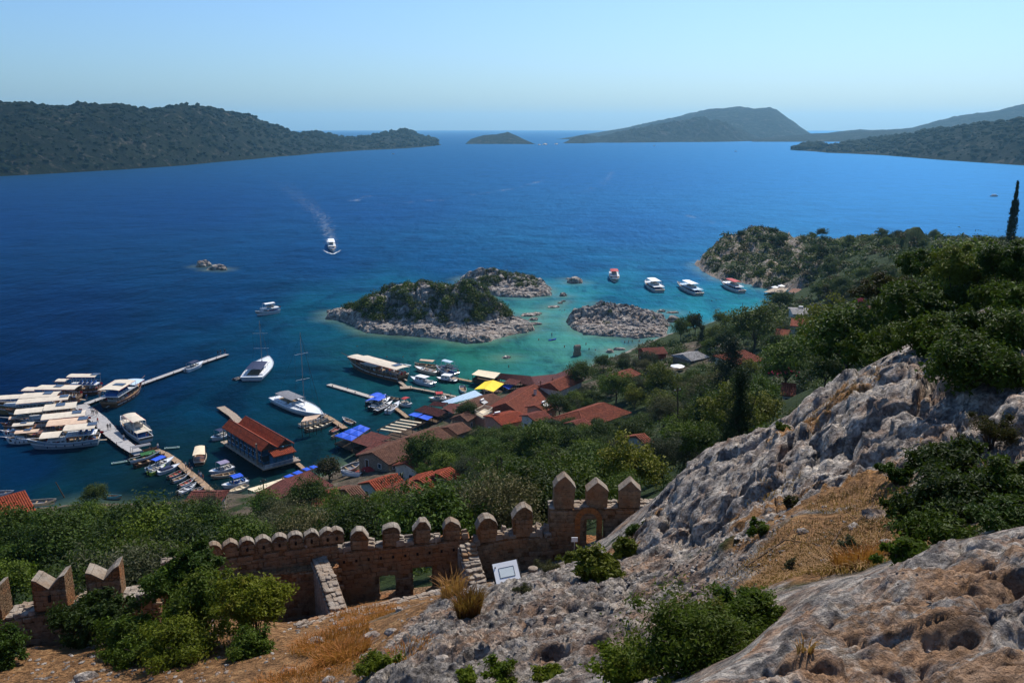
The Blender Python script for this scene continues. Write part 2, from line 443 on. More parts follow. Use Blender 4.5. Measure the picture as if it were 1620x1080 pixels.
CENTRAL = rock_line([(560, 1100, 15), (600, 1010, 19), (690, 950, 22.5), (790, 930, 23), (880, 905, 25), (985, 885, 26), (1060, 890, 21.5), (1140, 870, 18.5), (1200, 870, 16), (1190, 960, 12.5), (1000, 1040, 12), (900, 1100, 11.5)])
sr, sn, scn = poly_sd(GX, GY, RIDGE), poly_sd(GX, GY, NEARROCK), poly_sd(GX, GY, CENTRAL)
near = np.exp(-RRg / 60)
m_r, m_n, m_c = sstep(-0.6, 0.7, sr), sstep(-0.4, 0.5, sn), sstep(-1.0, 1.0, scn)
m_rock = np.maximum(np.maximum(m_r, m_n), m_c)
# soft far relief
H = H0 + fbm(GX / 14, GY / 14, 4, 3) * 1.6 * sstep(45, 120, RRg) + fbm(GX / 3.0, GY / 3.0, 4, 8) * 0.25 * (1 - m_rock)
# craggy limestone of the ridge: bulges, ledges, clefts, pits
wx, wy = GX + fbm(GX / 2.2, GY / 2.2, 3, 11) * 1.1, GY + fbm(GX / 2.2, GY / 2.2, 3, 12) * 1.1
f1, f2, cid = worley(wx / 2.7, wy / 2.0, 21)
bul = (0.85 - f1 * f1) * 0.55 + (cid - .5) * 0.55 - 0.55 * np.exp(-(f2 - f1) / 0.06)
g1, g2, gid = worley(wx / 0.8, wy / 0.62, 31)
bul2 = (0.7 - g1) * 0.20 + (gid - .5) * 0.16 - 0.13 * np.exp(-(g2 - g1) / 0.07)
tiny = fbm(GX / 0.33, GY / 0.33, 4, 41, 0.65) * 0.17 + (ridged(wx / 0.75, wy / 0.6, 4, 51, .6) - .6) * 0.26 - 0.22 * np.maximum(0, fbm(wx / .5, wy / .42, 3, 57) - .12)
H = H - m_r * .35 + m_r * (bul * 0.9 + bul2 * .95 + tiny * 1.1)
H = H + m_c * (bul * 0.22 + bul2 * 0.65 + tiny * 1.0)
# nearest outcrop: smoother shell with deep solution holes
k1, k2, kid = worley(wx / 0.95 + 3, wy / 0.75, 61)
hole = np.exp(-((k1 / 0.30) ** 2)) * (kid > 0.62)
nrel = fbm(GX / 0.14, GY / 0.14, 4, 78, .7) * .035 + (ridged(GX / .2, GY / .16, 3, 79) - .6) * .04 + fbm(GX / 0.9, GY / 0.9, 5, 71, 0.6) * 0.26 + (ridged(GX / 0.45, GY / 0.45, 4, 75) - .6) * 0.10 - hole * 0.20 - 0.10 * np.exp(-(k2 - k1) / 0.05) + fbm(GX / 0.09, GY / 0.09, 3, 77) * 0.018
H = H + m_n * nrel * sstep(-0.2, 0.6, sn)
# boulders on the cliffs of the point
b1, b2, bid = worley(GX / 7.5, GY / 7.5, 81)
pen = sstep(385, 430, GY) * sstep(-1, 2, sdl) * sstep(R(23), R(18), AZg)
b3, b4, bid2 = worley(GX / 3.4, GY / 3.4, 83)
H = H + pen * ((0.8 - b1) * 3.4 + (bid - .5) * 3.5 + (.6 - b3) * 1.6 + (bid2 - .5) * 2.2 - 2.0 * np.exp(-(b2 - b1) / .08))
sdc = sdl + pen * (fbm(GX / 11, GY / 11, 3, 87) * 9 + (bid2 - .5) * 4 - 1)
t_c = np.clip(sdl / (3 + 3 * pen), 0, 1)
Hs = np.where(sdl > 0, np.minimum(np.maximum(H, 0.9), 0.9 + bid2 * pen + np.maximum(sdc, 0) * (1.5 - .45 * pen) + 20 * sstep(5, 22, sdl) * (1 - pen) + 14 * pen * sstep(16, 30, sdc)) * t_c ** 0.6 + (1 - t_c) * -0.4, -1.5 - np.maximum(0, -sdl) * 0.3)
# small crags on the skyline of the point
for (u, v, Y, r, h) in [(1440, 400, 372, 7, 9), (1205, 375, 503, 14, 3), (1150, 385, 498, 9, 4), (1500, 395, 340, 9, 4), (1375, 400, 410, 8, 3)]:
    q = P(u, v, Y); dd = np.hypot(GX - q.x, GY - q.y)
    Hs = Hs + h * (1 - sstep(r * .45, r, dd + fbm(GX / 4, GY / 4, 3, 90) * 3))
# litter of straw and bare earth
litter = np.zeros(GX.shape)
for (u, v, Y, r, a) in [(1300, 880, 13, 1.9, .9), (1200, 905, 14, 1.2, .6), (1390, 850, 13.5, 1.3, .8), (1290, 835, 15.4, 1.0, .7), (1230, 800, 19, 1.2, .65), (1340, 785, 17.2, 1.2, .8), (1380, 800, 16, .9, .6), (1420, 700, 18.5, 1.0, .4), (1160, 790, 21, 1.0, .6),
                        (1250, 690, 24.5, 1.0, .75), (1330, 620, 24, 1.2, .7), (1200, 860, 17, 1.2, .6), (560, 1040, 19, 2.2, .7), (480, 1070, 18.6, 2.4, .8), (400, 1065, 20, 4, .9), (250, 1080, 21, 5, 1), (100, 1060, 24, 6, 1), (-100, 1060, 25, 8, 1), (620, 980, 22, 2.0, .9), (560, 960, 30, 4, .8),
                        (450, 990, 28, 5, .9), (740, 985, 19, 1.3, .55), (700, 1010, 17.8, 1.2, .6), (960, 880, 27, 2.2, .6), (1560, 930, 6.2, .9, .8), (1480, 1000, 5.3, .8, .7), (1400, 960, 6.2, .7, .6), (1580, 1060, 4.7, .7, .8), (1350, 1000, 5.9, .5, .5), (1300, 1060, 5.1, .6, .6), (640, 950, 33, 4, .7), (900, 1030, 14.5, 1.4, .45)]:
    q = P(u, v, Y); litter = np.maximum(litter, a * np.exp(-(((GX - q.x) ** 2 + (GY - q.y) ** 2) / r ** 2)))
litter = np.clip(litter + 0.12 * m_c, 0, 1)
village = sstep(55, 30, sdl) * sstep(300, 270, GY) * sstep(120, 150, GY) * (.55 + .9 * fbm(GX / 9, GY / 9, 3, 99))
litter = np.clip(litter + .75 * village, 0, 1)
rocky = np.clip(np.maximum(m_rock, .75 * sstep(41, 35, RRg) * (1 - litter)) + pen * 0.30 + .8 * sstep(6, 1, sdl) * (1 - pen) + 0.38 * sstep(300, 420, GY) * (fbm(GX / 18, GY / 18, 3, 95) + .6), 0, 1)
GH = Hs
def gz(x, y):
    """height of the finished ground under a point"""
    r = math.hypot(x, y); a = math.atan2(x, y)
    i = min(max(float(np.interp(math.log(max(r, .21)), LRR, np.arange(NR))), 0), NR - 1.001)
    j = min(max(float(np.interp(a, az, np.arange(NC))), 0), NC - 1.001)
    i0, j0 = int(i), int(j); fi, fj = i - i0, j - j0
    return float((GH[i0, j0] * (1 - fj) + GH[i0, j0 + 1] * fj) * (1 - fi) + (GH[i0 + 1, j0] * (1 - fj) + GH[i0 + 1, j0 + 1] * fj) * fi)
def land_sd(x, y): return float(poly_sd(np.array([x]), np.array([y]), LAND)[0])
V = np.stack([GX, GY, GH], -1).reshape(-1, 3)
# rock faces also shift sideways, so that ledges overhang a little
sh = (m_r * 0.22 + m_c * 0.08 + m_n * 0.05).ravel()
V[:, 0] += sh * fbm(V[:, 0] / .9 + V[:, 2] / .7, V[:, 1] / .9 - V[:, 2] / .6, 4, 101)
V[:, 1] += sh * fbm(V[:, 0] / .9 - V[:, 2] / .7 + 31, V[:, 1] / .9 + V[:, 2] / .6, 4, 105)
sea_keep = (sdl > -6)
keep = sea_keep[:-1, :-1] | sea_keep[1:, 1:]
srf, snf = sr[:-1, :-1] > 0, sn[:-1, :-1] > 0
for nm, k, mt in (('ground', keep & ~srf & ~snf, M_soil), ('rock_ridge', keep & srf & ~snf, M_rock), ('rock_outcrop', keep & snf, M_rock_near)):
    f = grid_faces(NR, NC, k)
    vv, ff, used = compact(V, f)
    me = np_mesh(nm, vv, ff, mt, True)
    float_attr(me, 'litter', litter.ravel()[used]); float_attr(me, 'rocky', rocky.ravel()[used]); float_attr(me, 'yard', sstep(90, 110, GY).ravel()[used])
    o = link(nm, me)
    if nm == 'ground': tag(o, kind='structure')
    elif nm == 'rock_ridge': tag(o, 'long craggy grey limestone ridge rising to the right of the castle wall', 'rock')
    else: tag(o, 'pale pitted limestone outcrop with orange stains in the near bottom corner', 'rock')

# ---------------------------------------------------------------- the rocky islands
M_isle = make_rock('island_limestone', 0.30, 0.22, 1.35, (0.62, 0.52, 0.42))
ISLES = {}
def island(name, outline, blobs, label, cell=0.5, bs=7.5, seed=1, amp=1.0, base=2.0, rimw=2.2):
    poly = [tuple(W(u, v)[:2]) for (u, v) in outline]
    xs = [p[0] for p in poly]; ys = [p[1] for p in poly]
    x = np.arange(min(xs) - 4, max(xs) + 4, cell); y = np.arange(min(ys) - 4, max(ys) + 4, cell)
    YY, XX = np.meshgrid(y, x, indexing='ij')
    dx = fbm(XX / 9, YY / 9, 3, seed) * 4; dy = fbm(XX / 9, YY / 9, 3, seed + 1) * 4
    sd = poly_sd(XX + dx * .6, YY + dy * .6, poly)
    h = np.full(XX.shape, base)
    for (u, v, r, a) in blobs:
        q = W(u, v); h = np.maximum(h, base) + a * np.exp(-((((XX - q.x) / r) ** 2 + ((YY - q.y) / (r * 0.8)) ** 2) ** 1.6)) * (1)
    f1, f2, cid = worley((XX + dx) / bs, (YY + dy) / (bs * .8), seed + 2)
    e1, e2, eid = worley((XX + dx) / (bs * .36), (YY + dy) / (bs * .3), seed + 3)
    scale_h = np.clip(h / 7, 0.3, 1.2)
    bl = (cid - .45) * 3.0 + (0.5 - f1 ** 3) * 1.2 - 2.6 * np.exp(-(f2 - f1) / 0.07)
    bl2 = (eid - .5) * 1.3 + (0.5 - e1 ** 2) * 0.6 - 0.9 * np.exp(-(e2 - e1) / 0.10)
    hh = h + amp * scale_h * (bl + bl2) + fbm(XX / 1.2, YY / 1.2, 3, seed + 4) * .35
    rim = np.clip(sd / rimw, 0, 1) ** 0.55
    z = np.where(sd > 0, np.maximum(hh, 0.35 + 0.5 * cid) * rim - 0.25 * (1 - rim), -0.25 + sd * .5)
    k = sd > -2.5; kk = k[:-1, :-1]
    f = grid_faces(len(y), len(x), kk)
    vv, ff, used = compact(np.stack([XX, YY, z], -1).reshape(-1, 3), f)
    vv[:, 0] += fbm(vv[:, 0] / 2 + vv[:, 2], vv[:, 1] / 2, 3, seed + 6) * .9 * np.clip(vv[:, 2], 0, 1)
    vv[:, 1] += fbm(vv[:, 0] / 2, vv[:, 1] / 2 + vv[:, 2], 3, seed + 7) * .9 * np.clip(vv[:, 2], 0, 1)
    me = np_mesh(name, vv, ff, M_isle, False)
    lw = np.where((vv[:, 2] < 1.6) & (vv[:, 2] > 0.15), 0.38, 0.0); float_attr(me, 'litter', lw)
    o = tag(link(name, me), label, 'rocky island')
    ISLES[name if name not in ISLES else o.name] = (XX, YY, z, sd, x, y, cell)
    ISLES[o.name] = (XX, YY, z, sd, x, y, cell)
    LANDS.append(poly)
    return o
LANDS = [LAND]
isA = island('rocky_island', [(514, 505), (548, 509), (562, 519), (580, 527), (640, 531), (700, 537), (735, 543), (775, 540), (805, 531), (846, 523), (842, 514), (812, 508), (800, 494), (780, 486), (700, 479), (600, 484), (550, 491), (518, 499)],
       [(600, 508, 12, 3.2), (640, 506, 16, 5.6), (700, 509, 20, 7.6), (740, 514, 13, 3.5), (768, 512, 10, 3.5), (560, 503, 9, 1.4)],
       'largest rocky island in the bay with scrub on top and pale shore ledges', seed=201)
isB = island('rocky_island', [(727, 441), (737, 452), (752, 463), (790, 470), (838, 471), (872, 467), (872, 459), (850, 448), (790, 440), (742, 437)],
       [(755, 452, 15, 3.0), (800, 454, 16, 2.8), (835, 459, 12, 1.2)], 'second rocky island farther out behind the largest, with low green scrub', cell=.6, bs=6.5, seed=231)
isC = island('rocky_island', [(898, 507), (905, 520), (925, 529), (960, 532), (1010, 536), (1048, 532), (1058, 520), (1050, 508), (1018, 501), (990, 495), (940, 492), (908, 497)],
       [(930, 510, 9, 2.4), (965, 508, 12, 2.4), (1005, 514, 12, 2.2), (1035, 518, 8, 1.6)], 'bare jumbled island of pale boulders beside the bathing lagoon', bs=4.2, seed=261, amp=.8)

def boulder_mesh(name, seed, mat, flat=0.6, n=3, rough=0.35):
    bm = bmesh.new(); bmesh.ops.create_icosphere(bm, subdivisions=n, radius=1)
    co = np.array([v.co[:] for v in bm.verts])
    a = fbm(co[:, 0] * 1.1 + co[:, 2] * .9 + seed, co[:, 1] * 1.1 - co[:, 2] * .7, 4, seed, .55)
    w1, w2, wid = worley(co[:, 0] * 1.4 + co[:, 2] + seed * 3, co[:, 1] * 1.4 + co[:, 2] * .6, seed)
    s = 1 + a * rough + (wid - .5) * .3 - .16 * np.exp(-(w2 - w1) / .09)
    co = co * s[:, None]; co[:, 2] *= flat; co[:, 2] = np.maximum(co[:, 2], -0.35)
    for v, c in zip(bm.verts, co): v.co = c
    me = bpy.data.meshes.new(name); bm.to_mesh(me); bm.free(); me.materials.append(mat)
    float_attr(me, 'litter', np.zeros(len(me.vertices)))
    return me
BOULD = [boulder_mesh('boulder', 300 + i, M_isle, fl) for i, fl in enumerate((0.75, 0.5, 0.35, 0.9, 0.22))]
def sea_rock(u, v, w_px, k, label, rz=0.0, asp=0.6, up=1.0, group=None, z=0.0, name='sea_rock'):
    q = W(u, v, z); s = w_px / 2 / (FOC / (q.y * CP + (EYE - z) * SP))
    o = link(name, BOULD[k]); o.location = (q.x, q.y, z + 0.05); o.scale = (s, s * asp, s * up); o.rotation_euler = (0, 0, rz)
    tag(o, label, 'rock', group)
    LANDS.append([(q.x + s * math.cos(a), q.y + s * asp * math.sin(a)) for a in np.linspace(0, 2 * math.pi, 8)[:-1]])
    return o
for a in [(322, 421, 22, 3, 'taller knob of the islet alone in the open blue water', .3, .8), (343, 426, 30, 1, 'broad flat rock of the islet alone in the open blue water', .2, .5), (354, 427, 12, 3, 'small end rock of the islet alone in the open blue water', 1, .8),
          (910, 447, 26, 0, 'dark rounded rock off the point between island and red canopied boat', 0, .8), (899, 442, 9, 1, 'tiny rock awash beside the dark rounded rock', .5, .6), (891, 468, 12, 3, 'single dark round boulder standing in the channel', .2, .9),
          (886, 480, 9, 1, 'small flat rock in the channel, nearer of a close pair', 0, .6), (891, 477, 8, 1, 'small flat rock in the channel, farther of a close pair', 0, .6), (875, 486, 20, 4, 'low pale flat rock in the middle of the channel', .2, .6),
          (838, 499, 32, 4, 'large pale flat slab off the tip of the largest island', .25, .5), (850, 496, 14, 2, 'short pale block on the end of the flat slab', 0, .7), (844, 506, 16, 1, 'dark knobbly rock between two flat slabs', .3, .7), (842, 513, 28, 4, 'thin pale ledge just above the water by the island tip', -.1, .4),
          (801, 566, 14, 1, 'lone reddish brown rock in the middle of the lagoon', 0, .7), (925, 503, 9, 2, 'little reddish rock with a bather on it', 0, .7), (965, 557, 14, 0, 'upright pale rock at the near edge of the lagoon', .2, .8), (979, 553, 20, 2, 'long reddish rock touching the near lagoon shore', .1, .5),
          (1046, 493, 14, 1, 'dark rock awash behind the boulder island', 0, .6), (1063, 495, 20, 4, 'thin dark reef streak behind the boulder island', 0, .4), (1040, 502, 14, 0, 'square block off the back of the boulder island', .4, .8), (1065, 508, 24, 0, 'big rounded block joining boulder island to the shore', .2, .8), (1052, 515, 18, 1, 'pale wedge shaped block at the end of boulder island', 0, .8),
          (521, 494, 9, 3, 'small dark stack at the far left tip of the largest island', 0, .9), (945, 480, 6, 1, 'speck of rock just behind boulder island', 0, .7),
          (853, 229.5, 5, 1, 'tiny far rock beside the distant islet', 0, 3), (862, 229, 8, 1, 'flat far rock in the strait under the mountain', 0, 3), (880, 228.5, 6, 1, 'rock of the far strait nearest the mountain foot', 0, 3)]:
    sea_rock(*a)

# ---------------------------------------------------------------- far hills
def make_far(name, g1, g2, rockc, s):
    t = NT(name); p = t.pos()
    c = t.ramp(t.noise(s, 8, 0.7, p), [(0.35, g1), (0.65, g2)])
    v = t.n('ShaderNodeTexVoronoi', {'Vector': p, 'Scale': s * 9, 'Randomness': 1.0}).outputs[0]
    c = t.mix(t.ramp(v, [(0.25, 0.0), (0.6, 0.55)]), c, tuple(x * .35 for x in g1))
    rk = t.ramp(t.noise(s * 3.0, 8, 0.75, p, .6), [(0.54, 0.0), (0.66, 1.0)])
    c = t.mix(t.math('MULTIPLY', rk, .65), c, rockc)
    sh = t.attr('shore').outputs['Fac']
    c = t.mix(t.ramp(t.math('ADD', sh, t.math('MULTIPLY', t.noise(s * 6, 5, .7, p), .5)), [(1.0, 0.0), (1.3, .2)]), c, tuple(min(1, x * 1.6) for x in rockc))
    t.bsdf(c, 0.95, 0.05, t.bump(t.noise(s * 4, 8, .75, p), 1.0, .25 / s))
    return t.m
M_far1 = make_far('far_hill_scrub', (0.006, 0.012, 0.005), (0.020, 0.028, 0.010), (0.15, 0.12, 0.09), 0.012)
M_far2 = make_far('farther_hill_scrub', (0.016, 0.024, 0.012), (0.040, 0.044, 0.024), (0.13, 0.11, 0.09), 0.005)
def surf(u, v): return W(u, v)
def hill(name, cols, back=1.30, shore_y=None, mat=None, nu=420, nv=90, rough=14.0, seed=1, ridge_y=None):
    """cols: (u, v at the waterline, v at the skyline); the ridge stands behind the shore by its own distance"""
    us = np.array([c[0] for c in cols], float); vs = np.array([c[1] for c in cols], float); vr = np.array([c[2] for c in cols], float)
    u = np.linspace(us[0], us[-1], nu)
    v0 = np.interp(u, us, vs); v1 = np.interp(u, us, vr)
    b0 = FOC * CP - (v0 - 540) * SP; c0 = -FOC * SP - (v0 - 540) * CP
    ys = (EYE / -c0) * b0 if shore_y is None else np.full(nu, float(shore_y))
    yr = ys * back if ridge_y is None else np.full(nu, float(ridge_y))
    b1 = FOC * CP - (v1 - 540) * SP; c1 = -FOC * SP - (v1 - 540) * CP
    for _k in range(3):          # the low ends of a hill are narrow as well
        yr2 = ys + (yr - ys) * np.clip((EYE + c1 / b1 * yr) / 22, .04, 1)
        zr = np.maximum(EYE + c1 / b1 * yr2, 1.0)
    yr = yr2
    a0 = (u - 810) / b0
    t = np.linspace(-.02, 2.0, nv)
    T, U = np.meshgrid(t, u, indexing='ij')
    Yg = ys + (yr - ys) * T; Xg = Yg * a0
    prof = np.where(T < 1, np.sin(np.clip(T, 0, 1) * np.pi / 2) ** 0.85, np.cos((T - 1) * np.pi / 2))
    Z = zr * prof
    sc0 = (yr - ys).mean() / 3
    amp = np.clip(zr / 60, 0.05, 1.6)
    Z = Z + amp * (rough * (ridged(Xg / sc0, Yg / sc0, 4, seed) - .6) * np.clip(T * 3, 0, 1) * np.clip((1.15 - T) * 4, 0.25, 1) + fbm(Xg / sc0 * 4, Yg / sc0 * 4, 4, seed + 3) * rough * .30 * np.clip(T * 5, 0, 1))
    Z = np.where(T <= 0, -3, np.maximum(Z, 0.4 * np.clip(T * 50, 0, 1)))
    vv = np.stack([Xg, Yg, Z], -1).reshape(-1, 3)
    me = np_mesh(name, vv, grid_faces(nv, nu), mat or M_far1, True)
    float_attr(me, 'shore', np.clip(1 - Z.ravel() / (0.035 * yr.mean() * .25), 0, 1))
    o = tag(link(name, me), kind='structure')
    return (Xg, Yg, Z, T)
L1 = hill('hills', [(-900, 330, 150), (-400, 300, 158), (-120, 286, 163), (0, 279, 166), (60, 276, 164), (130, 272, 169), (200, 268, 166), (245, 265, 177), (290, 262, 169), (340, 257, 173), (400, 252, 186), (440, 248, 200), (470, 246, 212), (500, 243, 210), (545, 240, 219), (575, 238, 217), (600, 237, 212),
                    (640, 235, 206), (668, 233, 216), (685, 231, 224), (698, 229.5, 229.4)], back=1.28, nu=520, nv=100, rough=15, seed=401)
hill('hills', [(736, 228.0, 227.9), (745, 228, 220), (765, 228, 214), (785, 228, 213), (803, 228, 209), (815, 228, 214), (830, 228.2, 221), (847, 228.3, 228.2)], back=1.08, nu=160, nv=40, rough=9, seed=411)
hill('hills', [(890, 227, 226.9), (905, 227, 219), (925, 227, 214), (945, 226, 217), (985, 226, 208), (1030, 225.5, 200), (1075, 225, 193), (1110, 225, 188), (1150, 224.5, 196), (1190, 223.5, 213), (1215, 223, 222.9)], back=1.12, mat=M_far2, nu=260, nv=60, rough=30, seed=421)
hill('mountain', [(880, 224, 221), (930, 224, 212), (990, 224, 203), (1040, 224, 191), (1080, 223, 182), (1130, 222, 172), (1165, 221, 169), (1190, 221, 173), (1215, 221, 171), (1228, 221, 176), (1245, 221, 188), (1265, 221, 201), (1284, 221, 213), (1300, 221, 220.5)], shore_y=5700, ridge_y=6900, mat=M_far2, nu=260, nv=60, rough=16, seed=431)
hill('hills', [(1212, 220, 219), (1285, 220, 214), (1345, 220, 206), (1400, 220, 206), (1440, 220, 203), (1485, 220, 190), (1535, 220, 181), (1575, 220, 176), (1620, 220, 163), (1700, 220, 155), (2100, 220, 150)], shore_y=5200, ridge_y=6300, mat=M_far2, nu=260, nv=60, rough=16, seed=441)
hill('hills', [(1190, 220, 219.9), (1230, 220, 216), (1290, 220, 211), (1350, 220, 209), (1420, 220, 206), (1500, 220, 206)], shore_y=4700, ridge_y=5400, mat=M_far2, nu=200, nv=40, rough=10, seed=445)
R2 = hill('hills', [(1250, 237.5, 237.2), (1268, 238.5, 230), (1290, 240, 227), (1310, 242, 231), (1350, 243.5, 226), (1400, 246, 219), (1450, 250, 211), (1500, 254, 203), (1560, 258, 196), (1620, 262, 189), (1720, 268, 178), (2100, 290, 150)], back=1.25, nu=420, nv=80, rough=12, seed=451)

# woodland seen as one mass on the far hills
def wood(name, src, count, seed, size):
    Xg, Yg, Z, T = src
    rg = np.random.default_rng(seed)
    nv_, nu_ = Xg.shape
    i = rg.integers(2, int(nv_ * .56), count); j = rg.integers(0, nu_ - 1, count)
    bm = bmesh.new(); bmesh.ops.create_icosphere(bm, subdivisions=1, radius=1)
    bm.verts.ensure_lookup_table(); bv = np.array([v.co[:] for v in bm.verts]); bf = np.array([[v.index for v in f.verts] for f in bm.faces]); bm.free()
    fi = rg.random(count); fj = rg.random(count)
    x = Xg[i, j] * (1 - fj) + Xg[i, j + 1] * fj; y = Yg[i, j] * (1 - fi) + Yg[i + 1, j] * fi; z = (Z[i, j] * (1 - fi) + Z[i + 1, j] * fi)
    ok = z > 4; x, y, z = x[ok], y[ok], z[ok]; n = len(x)
    s = size * (0.5 + rg.random(n) ** 2 * 1.6) * np.clip(y / 2200, .8, 2)
    jit = 1 + (rg.random((n, len(bv), 1)) - .5) * .5
    vv = bv[None] * jit * s[:, None, None] * np.array([1.15, 1.15, .8]) + np.stack([x, y, z + s * .2], 1)[:, None]
    ff = bf[None] + (np.arange(n) * len(bv))[:, None, None]
    me = np_mesh(name, vv.reshape(-1, 3), ff.reshape(-1, 3), M_wood, False)
    return tag(link(name, me), 'dark scrub woodland covering the far hillside', 'woodland', kind='stuff')
tw = NT('far_scrub'); pw = tw.pos()
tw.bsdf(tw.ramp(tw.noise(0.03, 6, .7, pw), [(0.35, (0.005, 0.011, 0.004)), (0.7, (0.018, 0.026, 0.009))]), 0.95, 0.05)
M_wood = tw.m
wood('woodland', L1, 6000, 5, 3.4)
wood('woodland', R2, 2500, 6, 4.5)

# ---------------------------------------------------------------- the sea
NSC, NSR = 320, 400
saz = np.linspace(R(-75), R(75), NSC); srr = 60 * np.exp(np.linspace(0, math.log(20000 / 60), NSR))
SR_, SA_ = np.meshgrid(srr, saz, indexing='ij')
SX, SY = SR_ * np.sin(SA_), SR_ * np.cos(SA_)
sdm = np.full(SX.shape, 1e9)
nearm = SR_ < 900
for pl in LANDS:
    d = np.full(SX.shape, 1e9); d[nearm] = np.abs(poly_sd(SX[nearm], SY[nearm], pl)); sdm = np.minimum(sdm, d)
# water colour, with falloff of light painted in towards the left: deep blue, turquoise over sand, brownish green over weed in the harbour
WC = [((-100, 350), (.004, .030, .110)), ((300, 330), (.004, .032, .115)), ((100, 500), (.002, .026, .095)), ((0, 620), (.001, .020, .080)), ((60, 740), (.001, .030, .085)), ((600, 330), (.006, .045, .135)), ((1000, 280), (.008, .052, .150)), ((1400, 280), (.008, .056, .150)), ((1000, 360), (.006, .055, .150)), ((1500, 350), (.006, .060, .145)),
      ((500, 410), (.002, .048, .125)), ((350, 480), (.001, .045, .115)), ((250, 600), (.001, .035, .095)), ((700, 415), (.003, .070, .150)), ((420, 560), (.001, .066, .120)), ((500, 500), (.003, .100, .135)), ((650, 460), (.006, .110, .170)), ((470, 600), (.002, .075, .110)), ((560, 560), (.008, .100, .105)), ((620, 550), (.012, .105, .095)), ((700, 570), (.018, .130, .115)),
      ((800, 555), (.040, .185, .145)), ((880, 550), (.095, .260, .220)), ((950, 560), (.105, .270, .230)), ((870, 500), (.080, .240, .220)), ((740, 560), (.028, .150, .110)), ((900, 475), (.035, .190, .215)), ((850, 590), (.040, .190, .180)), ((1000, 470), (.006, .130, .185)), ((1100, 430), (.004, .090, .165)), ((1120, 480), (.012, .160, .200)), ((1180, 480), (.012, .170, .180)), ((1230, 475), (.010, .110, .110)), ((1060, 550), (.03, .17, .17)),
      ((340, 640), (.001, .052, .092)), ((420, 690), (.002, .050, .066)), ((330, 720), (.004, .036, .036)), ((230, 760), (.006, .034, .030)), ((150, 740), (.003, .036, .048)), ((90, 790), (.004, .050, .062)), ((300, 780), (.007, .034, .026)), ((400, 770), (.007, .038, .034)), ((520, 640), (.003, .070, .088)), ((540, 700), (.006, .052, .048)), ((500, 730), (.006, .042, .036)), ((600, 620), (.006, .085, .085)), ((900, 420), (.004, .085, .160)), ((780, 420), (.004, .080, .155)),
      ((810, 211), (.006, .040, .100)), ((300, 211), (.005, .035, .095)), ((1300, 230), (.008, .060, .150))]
wq = []; wc = []
for (uv, c) in WC:
    q = W(*uv); wq.append((math.atan2(q.x, q.y) * 2.6, math.log(math.hypot(q.x, q.y)))); wc.append(c)
wq = np.array(wq); wc = np.array(wc)
qx, qy = SA_ * 2.6 + fbm(SX / 30, SY / 30, 3, 501) * .03, np.log(SR_) + fbm(SX / 25, SY / 25, 3, 502) * .03
num = np.zeros(SX.shape + (3,)); den = np.zeros(SX.shape)
for q, c in zip(wq, wc):
    w_ = 1 / (((qx - q[0]) ** 2 + (qy - q[1]) ** 2) + 8e-4) ** 1.7
    num += w_[..., None] * c; den += w_
tint = num / den[..., None] * (1 - np.array([.2, .42, .18]) * sstep(.16, .07, (num / den[..., None])[..., 1:2])) * np.array([.50, .70, .55]) * (1 - .30 * sstep(R(-8), R(-26), SA_) * sstep(200, 420, SR_))[..., None]  # last factor darkens the left sea, falloff of light put into the colour
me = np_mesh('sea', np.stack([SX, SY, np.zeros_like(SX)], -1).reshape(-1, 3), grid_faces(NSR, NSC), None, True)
ca = me.attributes.new('body_and_falloff', 'FLOAT_COLOR', 'POINT')
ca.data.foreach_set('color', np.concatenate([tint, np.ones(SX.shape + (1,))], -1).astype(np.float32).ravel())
float_attr(me, 'shoal', np.exp(-np.maximum(sdm, 0) / 4.5).ravel())
